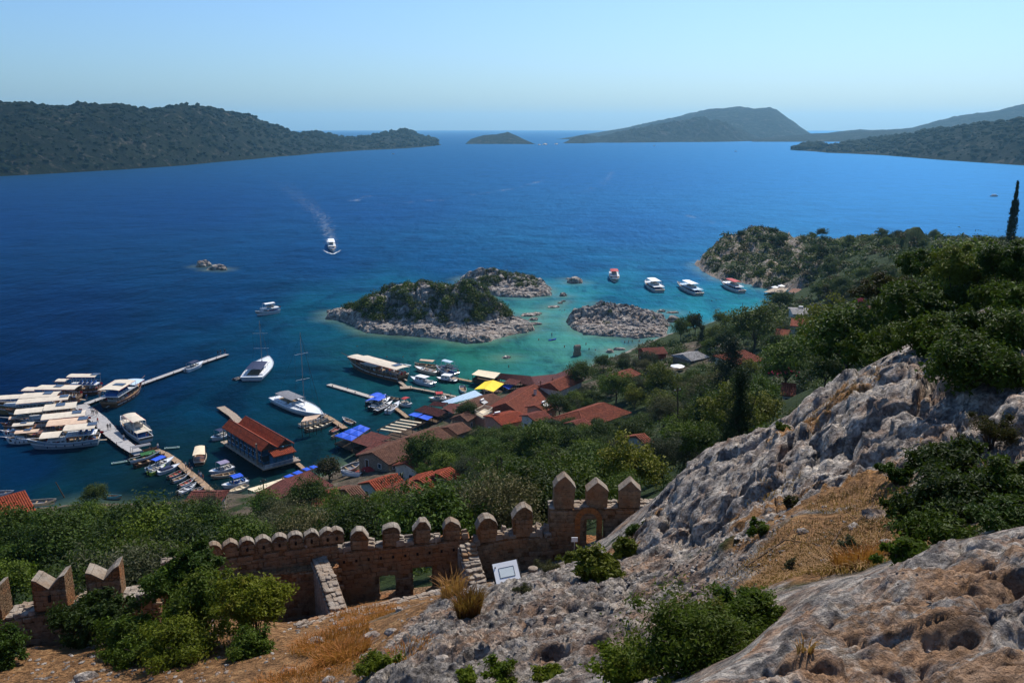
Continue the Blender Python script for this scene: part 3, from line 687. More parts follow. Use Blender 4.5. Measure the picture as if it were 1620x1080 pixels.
def make_sea():
    t = NT('sea_water'); p = t.pos()
    c = t.attr('body_and_falloff').outputs['Color']
    # patches of weed and sand on the bottom show through shallow water
    mp = t.n('ShaderNodeMapping', {'Vector': p, 'Scale': (1, 0.55, 1), 'Rotation': (0, 0, R(35))}).outputs[0]
    pt = t.ramp(t.noise(0.055, 7, 0.7, mp, 0.8), [(0.36, 0.18), (0.50, 0.90), (0.66, 1.3)])
    c = t.mix(0.75, c, t.mix(1.0, c, pt, 'MULTIPLY'))
    st = t.ramp(t.noise(0.012, 7, 0.6, t.n('ShaderNodeMapping', {'Vector': p, 'Scale': (1.0, 3.0, 1), 'Rotation': (0, 0, R(-12))}).outputs[0], 1.4), [(0.35, .76), (0.6, 1.12)])
    c = t.mix(1.0, c, st, 'MULTIPLY')
    s = t.attr('shoal').outputs['Fac']
    c = t.mix(t.math('MULTIPLY', t.ramp(s, [(0.15, 0.0), (1.0, 1.0)]), 0.6), c, (0.13, 0.17, 0.09))
    w1 = t.noise(1.1, 4, 0.6, t.n('ShaderNodeMapping', {'Vector': p, 'Scale': (1, .45, 1), 'Rotation': (0, 0, R(20))}).outputs[0], .3)
    w2 = t.noise(0.22, 5, 0.6, t.n('ShaderNodeMapping', {'Vector': p, 'Scale': (1, .35, 1), 'Rotation': (0, 0, R(12))}).outputs[0], .3)
    w3 = t.noise(0.02, 6, 0.6, p)
    h = t.math('ADD', t.math('MULTIPLY', w1, .12), t.math('ADD', t.math('MULTIPLY', w2, .5), t.math('MULTIPLY', w3, 2.2)))
    nb = t.bump(h, 0.8, 0.9)
    d = t.n('ShaderNodeBsdfDiffuse', {'Color': c, 'Normal': nb}); g = t.n('ShaderNodeBsdfGlossy', {'Color': (.12, .47, 1, 1), 'Roughness': .38, 'Normal': nb})
    fr = t.n('ShaderNodeFresnel', {'IOR': 1.33, 'Normal': nb}).outputs[0]
    mx = t.n('ShaderNodeMixShader', {0: t.math('MINIMUM', t.math('MULTIPLY', t.math('POWER', fr, 1.6), .42), .18), 1: d.outputs[0], 2: g.outputs[0]})
    t.t.links.new(mx.outputs[0], t.out.inputs[0])
    return t.m
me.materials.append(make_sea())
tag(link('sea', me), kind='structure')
# ---------------------------------------------------------------- the castle wall
def make_masonry(name, base, warm, joint=.5):
    t = NT(name); p = t.coord().outputs['Object']; pw = t.pos()
    rnd = t.n('ShaderNodeObjectInfo').outputs['Random']
    n = t.noise(2.5, 6, .7, pw)
    c = t.ramp(n, [(0.3, tuple(x * .45 for x in base)), (0.55, base), (0.78, tuple(min(1, x * 1.45) for x in base))])
    st = t.ramp(t.noise(0.8, 5, .7, pw), [(0.42, 0.0), (0.62, 1.0)])
    c = t.mix(t.math('MULTIPLY', st, .7), c, warm)
    bl = t.ramp(t.noise(6, 6, .75, pw, 1.0), [(0.33, 1.0), (0.45, 0.0)])
    c = t.mix(t.math('MULTIPLY', bl, .65), c, (0.03, 0.025, 0.02))
    v = t.n('ShaderNodeTexVoronoi', {'Vector': t.n('ShaderNodeMapping', {'Vector': pw, 'Scale': (1, 1, 1.7)}).outputs[0], 'Scale': 5.0}, feature='DISTANCE_TO_EDGE').outputs[0]
    m = t.ramp(v, [(0.0, 0.0), (0.09, 1.0)])
    c = t.mix(t.math('MULTIPLY', t.math('SUBTRACT', 1.0, m), joint), c, tuple(x * .35 for x in base))
    nb = t.bump(t.math('ADD', t.math('MULTIPLY', m, min(1, joint * 2)), t.math('MULTIPLY', t.noise(11, 6, .7, pw), .9)), .9, .05)
    t.bsdf(c, .95, .1, nb); return t.m
M_wall = make_masonry('rubble_masonry', (0.215, 0.135, 0.075), (0.33, 0.12, 0.038))
M_cope = make_masonry('weathered_coping', (0.29, 0.25, 0.205), (0.22, 0.14, 0.085), 0.0)
M_stone = make_masonry('wall_stone', (0.27, 0.185, 0.115), (0.35, 0.15, 0.06), 0.1)
M_pale = make_masonry('pale_wall_stone', (0.34, 0.29, 0.24), (0.28, 0.18, 0.11), 0.1)
def stone_mesh(seed, mat):
    rg = random.Random(seed)
    bm = bmesh.new(); bmesh.ops.create_cube(bm, size=1)
    bmesh.ops.bevel(bm, geom=bm.edges[:], offset=.14, segments=1, affect='EDGES')
    for v in bm.verts: v.co = Vector((v.co.x * (1 + rg.uniform(-.16, .16)), v.co.y * (1 + rg.uniform(-.12, .12)), v.co.z * (1 + rg.uniform(-.2, .2))))
    bmesh.ops.triangulate(bm, faces=bm.faces[:])
    me = bpy.data.meshes.new('stone'); bm.to_mesh(me); bm.free(); me.materials.append(mat); return me
STN = [stone_mesh(i, M_stone) for i in range(4)]; STP = [stone_mesh(9 + i, M_pale) for i in range(4)]
def arrays(me):
    v = np.zeros(len(me.vertices) * 3); me.vertices.foreach_get('co', v)
    f = np.zeros(len(me.loops), np.int32); me.loops.foreach_get('vertex_index', f)
    return v.reshape(-1, 3), f.reshape(-1, 3)
_sa = [arrays(m) for m in STN]
def merge_parts(name, items, mat, parent, arrs=_sa):
    """items: (variant, 4x4 matrix) joined into one object"""
    vs = []; fs = []; b = 0
    for k, M in items:
        v, f = arrs[k % len(arrs)]; M = np.array(M)
        vs.append(v @ M[:3, :3].T + M[:3, 3]); fs.append(f + b); b += len(v)
    if not vs: return None
    return tag(link(name, np_mesh(name, np.concatenate(vs), np.concatenate(fs), mat), parent), kind='stuff')
def extrude(mb, outline, th, M):
    n = len(outline)
    a = [M @ Vector((x, -th / 2, z)) for x, z in outline]; b = [M @ Vector((x, th / 2, z)) for x, z in outline]
    mb.add(a + b, [tuple(range(n)), tuple(range(2 * n - 1, n - 1, -1))] + [(i, i + n, (i + 1) % n + n, (i + 1) % n) for i in range(n)])
def merlon_outline(kind, w, h, rg):
    if kind == 'swallow': o = [(-w / 2, 0), (w / 2, 0), (w / 2, h), (w * .36, h * .95), (0.02, h * .62), (-w * .34, h * .84), (-w / 2, h * .90)]
    elif kind == 'ogee': o = [(-w / 2, 0), (w / 2, 0), (w / 2, h * .55), (w * .40, h * .76), (w * .2, h * .93), (0, h), (-w * .2, h * .93), (-w * .40, h * .76), (-w / 2, h * .55)]
    elif kind == 'gable': o = [(-w / 2, 0), (w / 2, 0), (w * .52, h * .66), (w * .27, h * .84), (0, h), (-w * .27, h * .84), (-w * .52, h * .66)]
    else: o = [(-w / 2, 0), (w / 2, 0), (w * .53, h * .62), (w * .40, h * .86), (w * .15, h * 1.0), (-w * .12, h * .98), (-w * .38, h * .84), (-w * .54, h * .60)]
    j = .05 if kind == 'dome' else .03 if kind == 'gable' else .018
    return [(x + rg.uniform(-j, j) * (z > 0), z + rg.uniform(-j, j) * (z > 0)) for x, z in o]
def castle_wall(pts, th, label, merlons, openings=(), seed=0, depth=3.0, n_single=60, rubble=0.0, ledge=None, putlog=False):
    """pts: (x, y, z) of the wall top along its line; merlons: (distance along, kind, width, height); openings: (from, to, bottom, top) with heights below the top"""
    rg = random.Random(seed)
    A = Vector(pts[0]); 
    root = empty('castle_wall', (A.x, A.y, gz(A.x, A.y)), 0, label, 'wall')
    O = Vector(root.location)
    segs = [(Vector(pts[i]), Vector(pts[i + 1])) for i in range(len(pts) - 1)]
    lens = [(b - a).xy.length for a, b in segs]; tot = sum(lens)
    def at(s):
        s = max(0, min(tot - 1e-4, s)); k = 0
        while s > lens[k] and k < len(lens) - 1: s -= lens[k]; k += 1
        a, b = segs[k]; p = a.lerp(b, s / lens[k]); d = (b - a).xy.normalized(); return p, d
    body = MB()
    cuts = sorted({0, tot, *[c for o in openings for c in o[:2]], *np.cumsum(lens)[:-1].tolist(), *np.arange(1.0, tot, 1.0).tolist()})
    cuts = [c for i, c in enumerate(cuts) if i == 0 or c - cuts[i - 1] > .03]
    def block(s0, s1, top0, bot0, t=th, off=0.0, jit=.03):
        p0, d = at(s0 + .001); p1, _ = at(s1 - .001); nrm = Vector((-d.y, d.x, 0))
        j0, j1 = rg.uniform(-jit, jit), rg.uniform(-jit, jit)
        v = []
        for dz in (bot0, top0):
            for p in (p0, p1):
                for s in (-1, 1):
                    q = Vector((p.x, p.y, p.z - dz + ((j0 if p is p0 else j1) if dz == top0 else 0))) + nrm * (s * t / 2 + off)
                    v.append(q - O)
        body.add(v, [(0, 1, 3, 2), (4, 6, 7, 5), (0, 4, 5, 1), (2, 3, 7, 6), (0, 2, 6, 4), (1, 5, 7, 3)])
    for s0, s1 in zip(cuts[:-1], cuts[1:]):
        mid = (s0 + s1) / 2; op = [o for o in openings if o[0] <= mid <= o[1]]
        if op: block(s0, s1, 0, op[0][3]); block(s0, s1, op[0][2], depth)
        else: block(s0, s1, 0, depth)
        if ledge: block(s0, s1, ledge[0], depth, ledge[1], -(ledge[1] - th) / 2 * 1.0)
    body.build('masonry', M_wall, root)
    singles = []; many = []; front = -1
    # stones on the near face, on the far face and along the top
    for side in (-1, 1):
        z = 0.05
        while z < depth - .1:
            ch = rg.uniform(.15, .24); s = rg.uniform(0, .2)
            while s < tot - .1:
                w = rg.uniform(.18, .42)
                mid = s + w / 2; zz = z + ch / 2
                if not any(o[0] - .08 < mid < o[1] + .08 and o[3] - .05 < zz < o[2] + .05 for o in openings) and rg.random() < .93 - (.3 if side > 0 else 0):
                    p, d = at(mid); nrm = Vector((-d.y, d.x, 0))
                    extra = (ledge[1] - th) if (ledge and zz > ledge[0] and side < 0) else 0
                    q = Vector((p.x, p.y, p.z - zz)) + nrm * side * (th / 2 + extra + .005) - O
                    M = Matrix.Translation(q) @ Matrix.Rotation(math.atan2(d.y, d.x), 4, 'Z') @ Matrix.Rotation(rg.uniform(-.06, .06), 4, 'Y') @ Matrix.Diagonal((w * .95, rg.uniform(.06, .13), ch * .92, 1))
                    (singles if side < 0 and w * ch > .078 and len(singles) < n_single else many).append((rg.randrange(4), M))
                s += w
            z += ch
    tops = []; s = 0.0
    occ = [(m[0] - m[2] / 2, m[0] + m[2] / 2) for m in merlons]
    while s < tot - .15:
        w = rg.uniform(.2, .38)
        if not any(a < s + w / 2 < b for a, b in occ):
            for k in (-1, 0, 1):
                p, d = at(s + w / 2); nrm = Vector((-d.y, d.x, 0))
                h = rg.uniform(.08, .16 + rubble)
                q = Vector((p.x, p.y, p.z + h * .2)) + nrm * k * th * .32 - O
                M = Matrix.Translation(q) @ Matrix.Rotation(math.atan2(d.y, d.x) + rg.uniform(-.25, .25), 4, 'Z') @ Matrix.Diagonal((w, th * .34, h * 1.5, 1))
                tops.append((rg.randrange(4), M))
        s += w
    for k, M in singles:
        o = link('stone', STN[k], root); o.matrix_basis = M
    for k, M in tops[:90]:
        o = link('stone', STP[k], root); o.matrix_basis = M
    merge_parts('small_stones', many, M_stone, root)
    merge_parts('top_rubble', tops[90:], M_pale, root)
    for (sm, kind, w, h) in merlons:
        p, d = at(sm); t2 = th * (.8 if kind != 'ogee' else .9)
        M = Matrix.Translation(Vector(p) - O) @ Matrix.Rotation(math.atan2(d.y, d.x), 4, 'Z')
        if kind in ('dome', 'gable'): w *= rg.uniform(.92, 1.06); h *= rg.uniform(.9, 1.08); M = M @ Matrix.Rotation(rg.uniform(-.035, .035), 4, 'Y')
        ol = merlon_outline(kind, w, h, rg)
        mb = MB(); extrude(mb, ol, t2, M)
        mo = mb.build('merlon', M_wall if kind != 'gable' else M_stone, root)
        cb = MB(); tp = ol[2:]
        for (x0, z0), (x1, z1) in zip(tp[:-1], tp[1:]):
            L_ = math.hypot(x1 - x0, z1 - z0); nx, nz = (z0 - z1) / L_, (x1 - x0) / L_
            if nz < 0: nx, nz = -nx, -nz
            e = .02 + rg.uniform(0, .02); g = .004
            q = [(x0 + nx * g, z0 + nz * g), (x1 + nx * g, z1 + nz * g), (x1 + nx * (g + e), z1 + nz * (g + e)), (x0 + nx * (g + e), z0 + nz * (g + e))]
            extrude(cb, q, t2 + .012, M)
        cb.build('coping', M_cope, mo)
        its = []
        for zz in np.arange(.12, h * .62, .2):
            for side in (-1, 1):
                x = -w / 2 + .08
                while x < w / 2 - .1:
                    ww = rg.uniform(.16, .3); ww = min(ww, w / 2 - x)
                    its.append((rg.randrange(4), M @ Matrix.Translation((x + ww / 2, side * t2 / 2, zz)) @ Matrix.Diagonal((ww * .93, rg.uniform(.04, .09), .18, 1)))); x += ww
        merge_parts('face_stones', its, M_stone, mo)
        if kind in ('swallow',) or (kind == 'ogee' and rg.random() < .6):
            lb = MB(); extrude(lb, [(-.045, h * .28), (.045, h * .28), (.045, h * .28 + (.26 if kind == 'swallow' else .14)), (-.045, h * .28 + (.24 if kind == 'swallow' else .13))], t2 + .16, M)
            lb.build('loophole_shade', plain('painted_recess_shade', (0.02, 0.014, 0.01), .95), mo)  # solid dark block painted as the shade inside a slit
    if putlog:
        s = .3
        while s < tot - .2:
            p, d = at(s); nrm = Vector((-d.y, d.x, 0)); hb = MB(); q = Vector((p.x, p.y, p.z - .42)) - nrm * (th / 2 + .02) - O
            hb.box(q, (.09, .16, .11), math.atan2(d.y, d.x)); hb.build('beam_hole_shade', plain('painted_recess_shade', (0.02, 0.014, 0.01), .95), root); s += .52  # dark box on the wall face stands in for shade in a hole
    return root, at, tot
def wl(*a): return [tuple(P(u, v, Y)) for (u, v, Y) in a]
_, at1, t1 = castle_wall(wl((-160, 1005, 28.6), (0, 972, 28.8), (130, 950, 29.2), (250, 932, 29.8)), .95, 'wall length with three tall swallow-tailed battlements in the bottom corner',
    [(at_, 'swallow', 1.15, 1.35) for at_ in (.9, 3.35, 5.55, 7.35)], seed=11, depth=2.6, openings=[(6.15, 6.75, 2.5, 0.95)], n_single=70)
castle_wall(wl((255, 890, 32.5), (316, 884, 33), (430, 868, 34), (532, 856, 34.8)), .45, 'wall length topped by a run of small pointed scalloped battlements',
    [(2.0 + i * .655, 'ogee', .62, .62) for i in range(9)], seed=12, depth=3.3, n_single=80, ledge=(.75, 1.1))
castle_wall(wl((533, 869, 34.9), (640, 858, 35.3), (742, 846, 35.7)), .62, 'wall length with rough rounded battlements above two square openings',
    [(.95, 'dome', .74, .92), (2.3, 'dome', .76, .95), (3.65, 'dome', .75, .92), (4.92, 'dome', .72, .88)], openings=[(1.75, 2.45, 2.35, 1.25), (3.2, 4.05, 2.4, 1.1)], seed=13, depth=3.2, n_single=110, rubble=.15, putlog=True)
castle_wall(wl((748, 858, 35.6), (800, 846, 35.9), (868, 842, 36.1)), .75, 'tumbled wall length with two broad battlements behind the white information panel',
    [(.62, 'dome', .80, 1.15), (2.2, 'dome', .86, 1.3)], seed=14, depth=3.0, n_single=80, rubble=.25)
castle_wall(wl((868, 800, 36.3), (950, 800, 36.4), (1062, 796, 36.2)), .8, 'highest wall length with three pointed battlements and an arched opening',
    [(.62, 'gable', .92, 1.4), (2.1, 'gable', .88, 1.32), (3.55, 'gable', .90, 1.32)], openings=[(1.65, 2.45, 1.6, .45)], seed=15, depth=3.4, n_single=110)
# arch over the opening, cross wall and low walls in front
def low_wall(name, pts, th, h, label, mat, seed=0, cat='wall', down=1.0):
    rg = random.Random(seed); A = Vector(pts[0]); root = empty(name, (A.x, A.y, A.z), 0, label, cat)
    mb = MB(); its = []
    for a, b in zip(pts[:-1], pts[1:]):
        a = Vector(a) - A; b = Vector(b) - A; d = b - a; L_ = d.xy.length; ang = math.atan2(d.y, d.x); nr = Vector((-math.sin(ang), math.cos(ang), 0))
        vs = []
        for q in (a, b):
            for s in (-1, 1):
                for z in (-down, 0): vs.append(q + nr * s * th / 2 + Vector((0, 0, z)))
        mb.add(vs, [(0, 1, 3, 2), (4, 6, 7, 5), (0, 4, 5, 1), (2, 3, 7, 6), (1, 5, 7, 3), (0, 2, 6, 4)])
        s = 0
        while s < L_:
            w = rg.uniform(.18, .34); q = a.lerp(b, min(1, (s + w / 2) / L_)); s += w
            for k in (-.3, 0.05, .33): its.append((rg.randrange(4), Matrix.Translation(q + nr * k * th + Vector((0, 0, rg.uniform(0, .05)))) @ Matrix.Rotation(ang + rg.uniform(-.3, .3), 4, 'Z') @ Matrix.Diagonal((w, th * .36, rg.uniform(.12, .22), 1))))
            for r in range(int(down / .2)):
                for sd_ in (-1, 1): its.append((rg.randrange(4), Matrix.Translation(q + nr * sd_ * th / 2 - Vector((0, 0, .12 + r * .2))) @ Matrix.Rotation(ang, 4, 'Z') @ Matrix.Diagonal((w * .93, .12, .18, 1))))
    mb.build('masonry', M_wall, root)
    for k, M in its[:70]: o = link('stone', (STP if random.Random(k).random() < .9 else STN)[k], root); o.matrix_basis = M
    merge_parts('small_stones', its[70:], M_pale, root)
    return root
low_wall('low_wall', wl((505, 885, 34.3), (518, 915, 32.6), (535, 965, 30.6)), .62, .5, 'sloping cross wall with a rubble top running down from the scalloped battlements', M_pale, 21, down=2.2)
low_wall('low_wall', wl((470, 992, 28.4), (540, 975, 29.8), (640, 952, 31.4), (705, 936, 32.2)), .5, .5, 'knee high ruined wall below the two square openings', M_pale, 22, down=.9)
low_wall('low_wall', wl((318, 900, 32.6), (330, 938, 31.2)), .6, .5, 'short stub of wall at the end of the scalloped battlements', M_pale, 23, down=1.6)
low_wall('low_wall', wl((738, 860, 35.2), (746, 890, 34.2), (758, 930, 33)), .7, .5, 'tumbled stepped masonry between the rounded battlements', M_pale, 24, down=1.6)
ab = MB()
pA = P(912, 800, 36.4); pB = P(950, 800, 36.4)
M_ = Matrix.Translation((P(931, 822, 35.96)))
for k in range(9):
    a0, a1 = math.pi * k / 9, math.pi * (k + 1) / 9
    extrude(ab, [(.36 * math.cos(a0), .36 * math.sin(a0)), (.60 * math.cos(a0), .60 * math.sin(a0)), (.60 * math.cos(a1 - .03), .60 * math.sin(a1 - .03)), (.36 * math.cos(a1 - .03), .36 * math.sin(a1 - .03))], .16, M_)
for s in (-1, 1):
    for z in range(5): extrude(ab, [(s * .36, -.22 * z - .2), (s * .60, -.22 * z - .2), (s * .60, -.22 * z - .01), (s * .36, -.22 * z - .01)], .16, M_)
tag(ab.build('stone_arch', make_masonry('orange_arch_stone', (0.42, 0.17, 0.06), (0.45, 0.14, 0.035), .1)), 'orange stone arch around the opening under the middle pointed battlement', 'arch')

# ---------------------------------------------------------------- roofs, houses, awnings and the waterfront
M_red = None
def make_tiles(name, a, b, course=0.4):
    t = NT(name); p = t.coord().outputs['Object']
    v = t.n('ShaderNodeTexVoronoi', {'Vector': p, 'Scale': 3.0}).outputs['Color']
    sv = t.n('ShaderNodeSeparateColor', {0: v}).outputs[0]
    c = t.ramp(sv, [(0.0, a), (0.7, b), (1.0, tuple(min(1, x * 1.25) for x in b))])
    g = t.ramp(t.noise(.5, 6, .75, p), [(0.5, 0.0), (0.75, 1.0)])
    c = t.mix(t.math('MULTIPLY', g, .5), c, (0.08, 0.05, 0.035))
    t.bsdf(c, .85, .15, t.bump(t.noise(9, 4, .6, p), .3, .03)); return t.m
M_tile = {'orange': make_tiles('orange_roof_tiles', (0.17, 0.040, 0.022), (0.24, 0.064, 0.032)), 'red': make_tiles('red_brown_roof_tiles', (0.14, 0.034, 0.022), (0.21, 0.055, 0.034)),
          'brown': make_tiles('brown_roof_tiles', (0.12, 0.052, 0.034), (0.18, 0.085, 0.052)), 'dark': make_tiles('dark_red_roof_sheet', (0.050, 0.013, 0.013), (0.095, 0.026, 0.024)),
          'maroon': make_tiles('maroon_roof_sheet', (0.075, 0.022, 0.018), (0.15, 0.045, 0.034)), 'rust': make_tiles('rusty_red_roof', (0.22, 0.040, 0.017), (0.31, 0.062, 0.025)), 'grey': make_tiles('grey_roof_slab', (0.20, 0.19, 0.18), (0.36, 0.34, 0.32))}
M_wood = M_wood
M_timber = plain('old_timber', (0.10, 0.062, 0.038), .85, .15, .3, 4)
M_deckw = plain('bleached_deck_boards', (0.42, 0.33, 0.25), .85, .15, .2, 2)
M_conc = plain('pale_dock_surface', (0.46, 0.44, 0.43), .85, .15, .15, 1.5)
M_white = plain('white_paint', (0.80, 0.80, 0.80), .45, .4, .05, 1.5)
M_gel = plain('white_hull_gelcoat', (0.78, 0.79, 0.80), .25, .5, .05, 1)
M_cream = plain('cream_canvas', (0.74, 0.62, 0.44), .9, .1, .07, 1.2)
M_canvas = plain('pale_canvas', (0.64, 0.56, 0.45), .9, .1, .08, 1.0, grime=.15)
M_tan = plain('tan_canvas', (0.64, 0.46, 0.33), .9, .1, .1, 1.2)
M_blue = plain('blue_awning_cloth', (0.010, 0.085, 0.60), .7, .25, .12, 1.0)
M_yellow = plain('yellow_awning_cloth', (0.90, 0.62, 0.03), .75, .2, .06, .8)
M_ice = plain('pale_blue_sheet_roof', (0.48, 0.62, 0.74), .5, .3, .07, .8)
M_dark = plain('dark_finish', (0.025, 0.022, 0.022), .8, .2, .2, 2)  # plain dark tone of frames, cables, bollards and boat floors
M_navy = plain('navy_fabric', (0.012, 0.022, 0.075), .7, .25, .2, 2)
M_redc = plain('red_fabric', (0.42, 0.020, 0.022), .7, .25, .15, 2)
M_glass = plain('window_glass', (0.03, 0.045, 0.06), .12, .6, .2, 1)
M_steel = plain('bare_steel', (0.45, 0.46, 0.48), .35, .5, .1, 3, metallic=.7)
M_solar = plain('solar_panel', (0.055, 0.065, 0.095), .25, .5, .3, 6)
WALLC = {'white': plain('whitewashed_wall', (0.62, 0.58, 0.52), .9, .1, .12, .9, grime=.3), 'stone': plain('stone_house_wall', (0.30, 0.24, 0.18), .95, .1, .25, 3, grime=.3), 'pink': plain('pink_plaster', (0.50, 0.27, 0.20), .9, .1, .12, 1.2, grime=.2),
         'blue': plain('blue_painted_boards', (0.04, 0.14, 0.26), .8, .2, .3, 2), 'red': plain('red_painted_wall', (0.26, 0.05, 0.035), .85, .15, .2, 2), 'wood': M_timber}
KEEP = []           # parts of the view that vegetation nearer than a building must leave open
def keepout(pts, pad=1.0, dist=None):
    uv = [project(*p) for p in pts]
    KEEP.append((min(a for a, b in uv) - pad, min(b for a, b in uv) - pad, max(a for a, b in uv) + pad, max(b for a, b in uv) + pad, dist or min(p[1] for p in pts)))
def tile_field(mb_items, M, w, l, col=.32, course=.42):
    """half-round tiles on a slope of width w (across) and length l (down slope), in the slope's own frame"""
    v = []; f = []
    nc_ = max(2, int(w / col)); nr_ = max(2, int(l / course)); c = w / nc_; r = l / nr_
    prof = [(-.46, 0), (-.28, .8), (0, 1.0), (.28, .8), (.46, 0)]
    for i in range(nc_):
        for j in range(nr_):
            b = len(v); lift = .03
            for (yy, zz) in ((j * r - .02, lift * .3), ((j + 1) * r + .05, lift * 1.3)):
                for (px_, pz_) in prof: v.append((-w / 2 + (i + .5) * c + px_ * c, yy, .012 + zz + pz_ * c * .28))
            for k in range(4): f.append((b + k, b + k + 1, b + 5 + k + 1, b + 5 + k))
            f.append((b + 9, b + 8, b + 6, b + 5))
    v = np.array(v); Mn = np.array(M)
    return v @ Mn[:3, :3].T + Mn[:3, 3], np.array(f)
def house(a, b, zr, width, label, tile='orange', wall='white', floor=None, pitch=22, over=.45, chimney=False, hip=0.0, col=.34, group=None, name='house', open_front=False, seed=0, rise=4.0):
    """a, b: where the two ends of the ridge are seen; zr: the ridge's height above the sea"""
    if floor is None:
        zt = zr
        for _k in range(240):
            m_ = (W(a[0], a[1], zt) + W(b[0], b[1], zt)) / 2
            if zt - gz(m_.x, m_.y) >= rise: break
            zt += .25
        if _k < 239: width *= (EYE - zt) / (EYE - zr) * .5 + .5; zr = zt
    A = W(a[0], a[1], zr); B = W(b[0], b[1], zr); d = (B - A); L_ = d.xy.length; ang = math.atan2(d.y, d.x)
    C_ = (A + B) / 2; rg = random.Random(seed + int(a[0]))
    hw = width / 2; drop = hw * math.tan(R(pitch)); gd = min(gz(C_.x, C_.y), gz(A.x, A.y), gz(B.x, B.y)) if floor is None else floor
    root = empty(name, (C_.x, C_.y, gd), ang, label, 'house', group)
    zr_ = zr - gd; ez = zr_ - drop
    # walls with gables
    mb = MB(); lx = L_ / 2 - over; wy = hw - over
    hz_ = -2.0
    if hip <= 0:
        ol = [(-wy, hz_), (wy, hz_), (wy, ez), (0, zr_ - .15 - drop * over / hw), (-wy, ez)]
        vs = [Vector((s * lx, y, z)) for s in (-1, 1) for (y, z) in ol]
        mb.add(vs, [(0, 1, 2, 3, 4), (9, 8, 7, 6, 5)] + [(i, i + 5, (i + 1) % 5 + 5, (i + 1) % 5) for i in range(5)])
    else:
        mb.box((0, 0, (ez + hz_) / 2), (lx * 2 + hip * 2, wy * 2, ez - hz_))
        lx += hip
    mb.build('wall', WALLC[wall], root)
    # windows and doors on all four sides
    def opening(x, y, z, w, h, along, nm):
        o = MB(); sx, sy = (w, .06) if along == 'x' else (.06, w)
        o.box((x, y, z), (sx, sy, h)); fr = o.build(nm, WALLC['wood'] if nm == 'door' else M_glass, root)
        f2 = MB(); t_ = .08
        for s in (-1, 1):
            f2.box((x + (s * (w / 2) if along == 'x' else 0), y + (s * w / 2 if along == 'y' else 0), z), (t_ if along == 'x' else .1, .1 if along == 'x' else t_, h + t_))
            f2.box((x, y, z + s * h / 2), (w + t_ if along == 'x' else .1, .1 if along == 'x' else w + t_, t_))
        f2.build('frame', M_white, fr)
    hgt = ez
    n_w = max(1, int(lx * 2 / 2.6))
    for s in (-1, 1):
        for i in range(n_w):
            x = -lx + (i + .5) * lx * 2 / n_w
            if hgt > 1.6: opening(x, s * (wy + .02), min(ez - 1.0, 1.5), .85, 1.05, 'x', 'window')
    for s in (-1, 1):
        if hgt > 1.8: opening(s * (lx + .02), -wy * .4, min(ez - 1.0, 1.5), .85, 1.0, 'y', 'window'); opening(s * (lx + .02), wy * .45, 1.0, .95, 2.0, 'y', 'door')
    # roof slabs, tiles, ridge
    rf = MB(); th = .12; sl = math.hypot(hw, drop); P_ = R(pitch); LL = L_ + 2 * hip
    if hip > 0:
        rx, hx = L_ / 2, L_ / 2 + hip
        c4 = [(-hx, -hw, ez), (hx, -hw, ez), (hx, hw, ez), (-hx, hw, ez)]; r2 = [(-rx, 0, zr_), (rx, 0, zr_)]
        vs = c4 + r2 + [(x, y, z - th) for x, y, z in c4]
        rf.add(vs, [(0, 1, 5, 4), (1, 2, 5), (2, 3, 4, 5), (3, 0, 4), (0, 6, 7, 1), (1, 7, 8, 2), (2, 8, 9, 3), (3, 9, 6, 0), (9, 8, 7, 6)])
        roof = rf.build('roof', M_tile[tile], root)
        tv = []; tf = []; b = 0
        def clip_rows(org, ux, dn, w0, w1, l):
            nonlocal b
            nr_ = max(2, int(l / (col * 1.3)))
            for j in range(nr_):
                t0, t1 = j / nr_, (j + 1) / nr_ + .02; ww = w0 + (w1 - w0) * (t0 + .3 / nr_); n_ = max(1, int(ww / col))
                for i in range(n_):
                    xc = -ww / 2 + (i + .5) * ww / n_; c = ww / n_
                    up = ux.cross(dn).normalized(); up = up if up.z > 0 else -up
                    for tt, lf in ((t0, .01), (t1, .045)):
                        for px_, pz_ in ((-.46, 0), (-.25, .9), (.25, .9), (.46, 0)): tv.append(org + ux * (xc + px_ * c) + dn * (tt * l) + up * (lf + pz_ * c * .25))
                    for k in range(3): tf.append((b + k, b + k + 1, b + 5 + k, b + 4 + k))
                    tf.append((b + 4, b + 5, b + 6, b + 7)); b += 8
        for s in (-1, 1):
            clip_rows(Vector((0, 0, zr_)), Vector((1, 0, 0)), Vector((0, s * hw, -drop)).normalized(), L_, LL, sl)
            clip_rows(Vector((s * rx, 0, zr_)), Vector((0, 1, 0)), Vector((s * hip, 0, -drop)).normalized(), .1, width, math.hypot(hip, drop))
        tag(link('roof_tiles', np_mesh('roof_tiles', [tuple(v) for v in tv], tf, M_tile[tile]), roof), kind='stuff')
        cp_ = MB()
        cp_.tube([(-rx, 0, zr_ + .06), (rx, 0, zr_ + .06)], .11, 6)
        for sx in (-1, 1):
            for sy in (-1, 1): cp_.tube([(sx * rx, 0, zr_ + .06), (sx * hx, sy * hw, ez + .06)], .10, 6)
        cp_.build('ridge_cap', M_tile[tile], roof)
    else:
        for s in (-1, 1):
            top = [(-L_ / 2, 0, zr_), (L_ / 2, 0, zr_), (L_ / 2, s * hw, ez), (-L_ / 2, s * hw, ez)]
            if s > 0: top = top[::-1]
            rf.slab(top[::-1], th)
        roof = rf.build('roof', M_tile[tile], root)
        vv = []; fF = []; b = 0
        for s in (-1, 1):
            M = Matrix.Translation((0, 0, zr_)) @ Matrix.Rotation(0 if s > 0 else math.pi, 4, 'Z') @ Matrix.Rotation(-P_, 4, 'X')
            v, f = tile_field(None, M, L_, sl, col, col * 1.3); vv.append(v); fF.append(f + b); b += len(v)
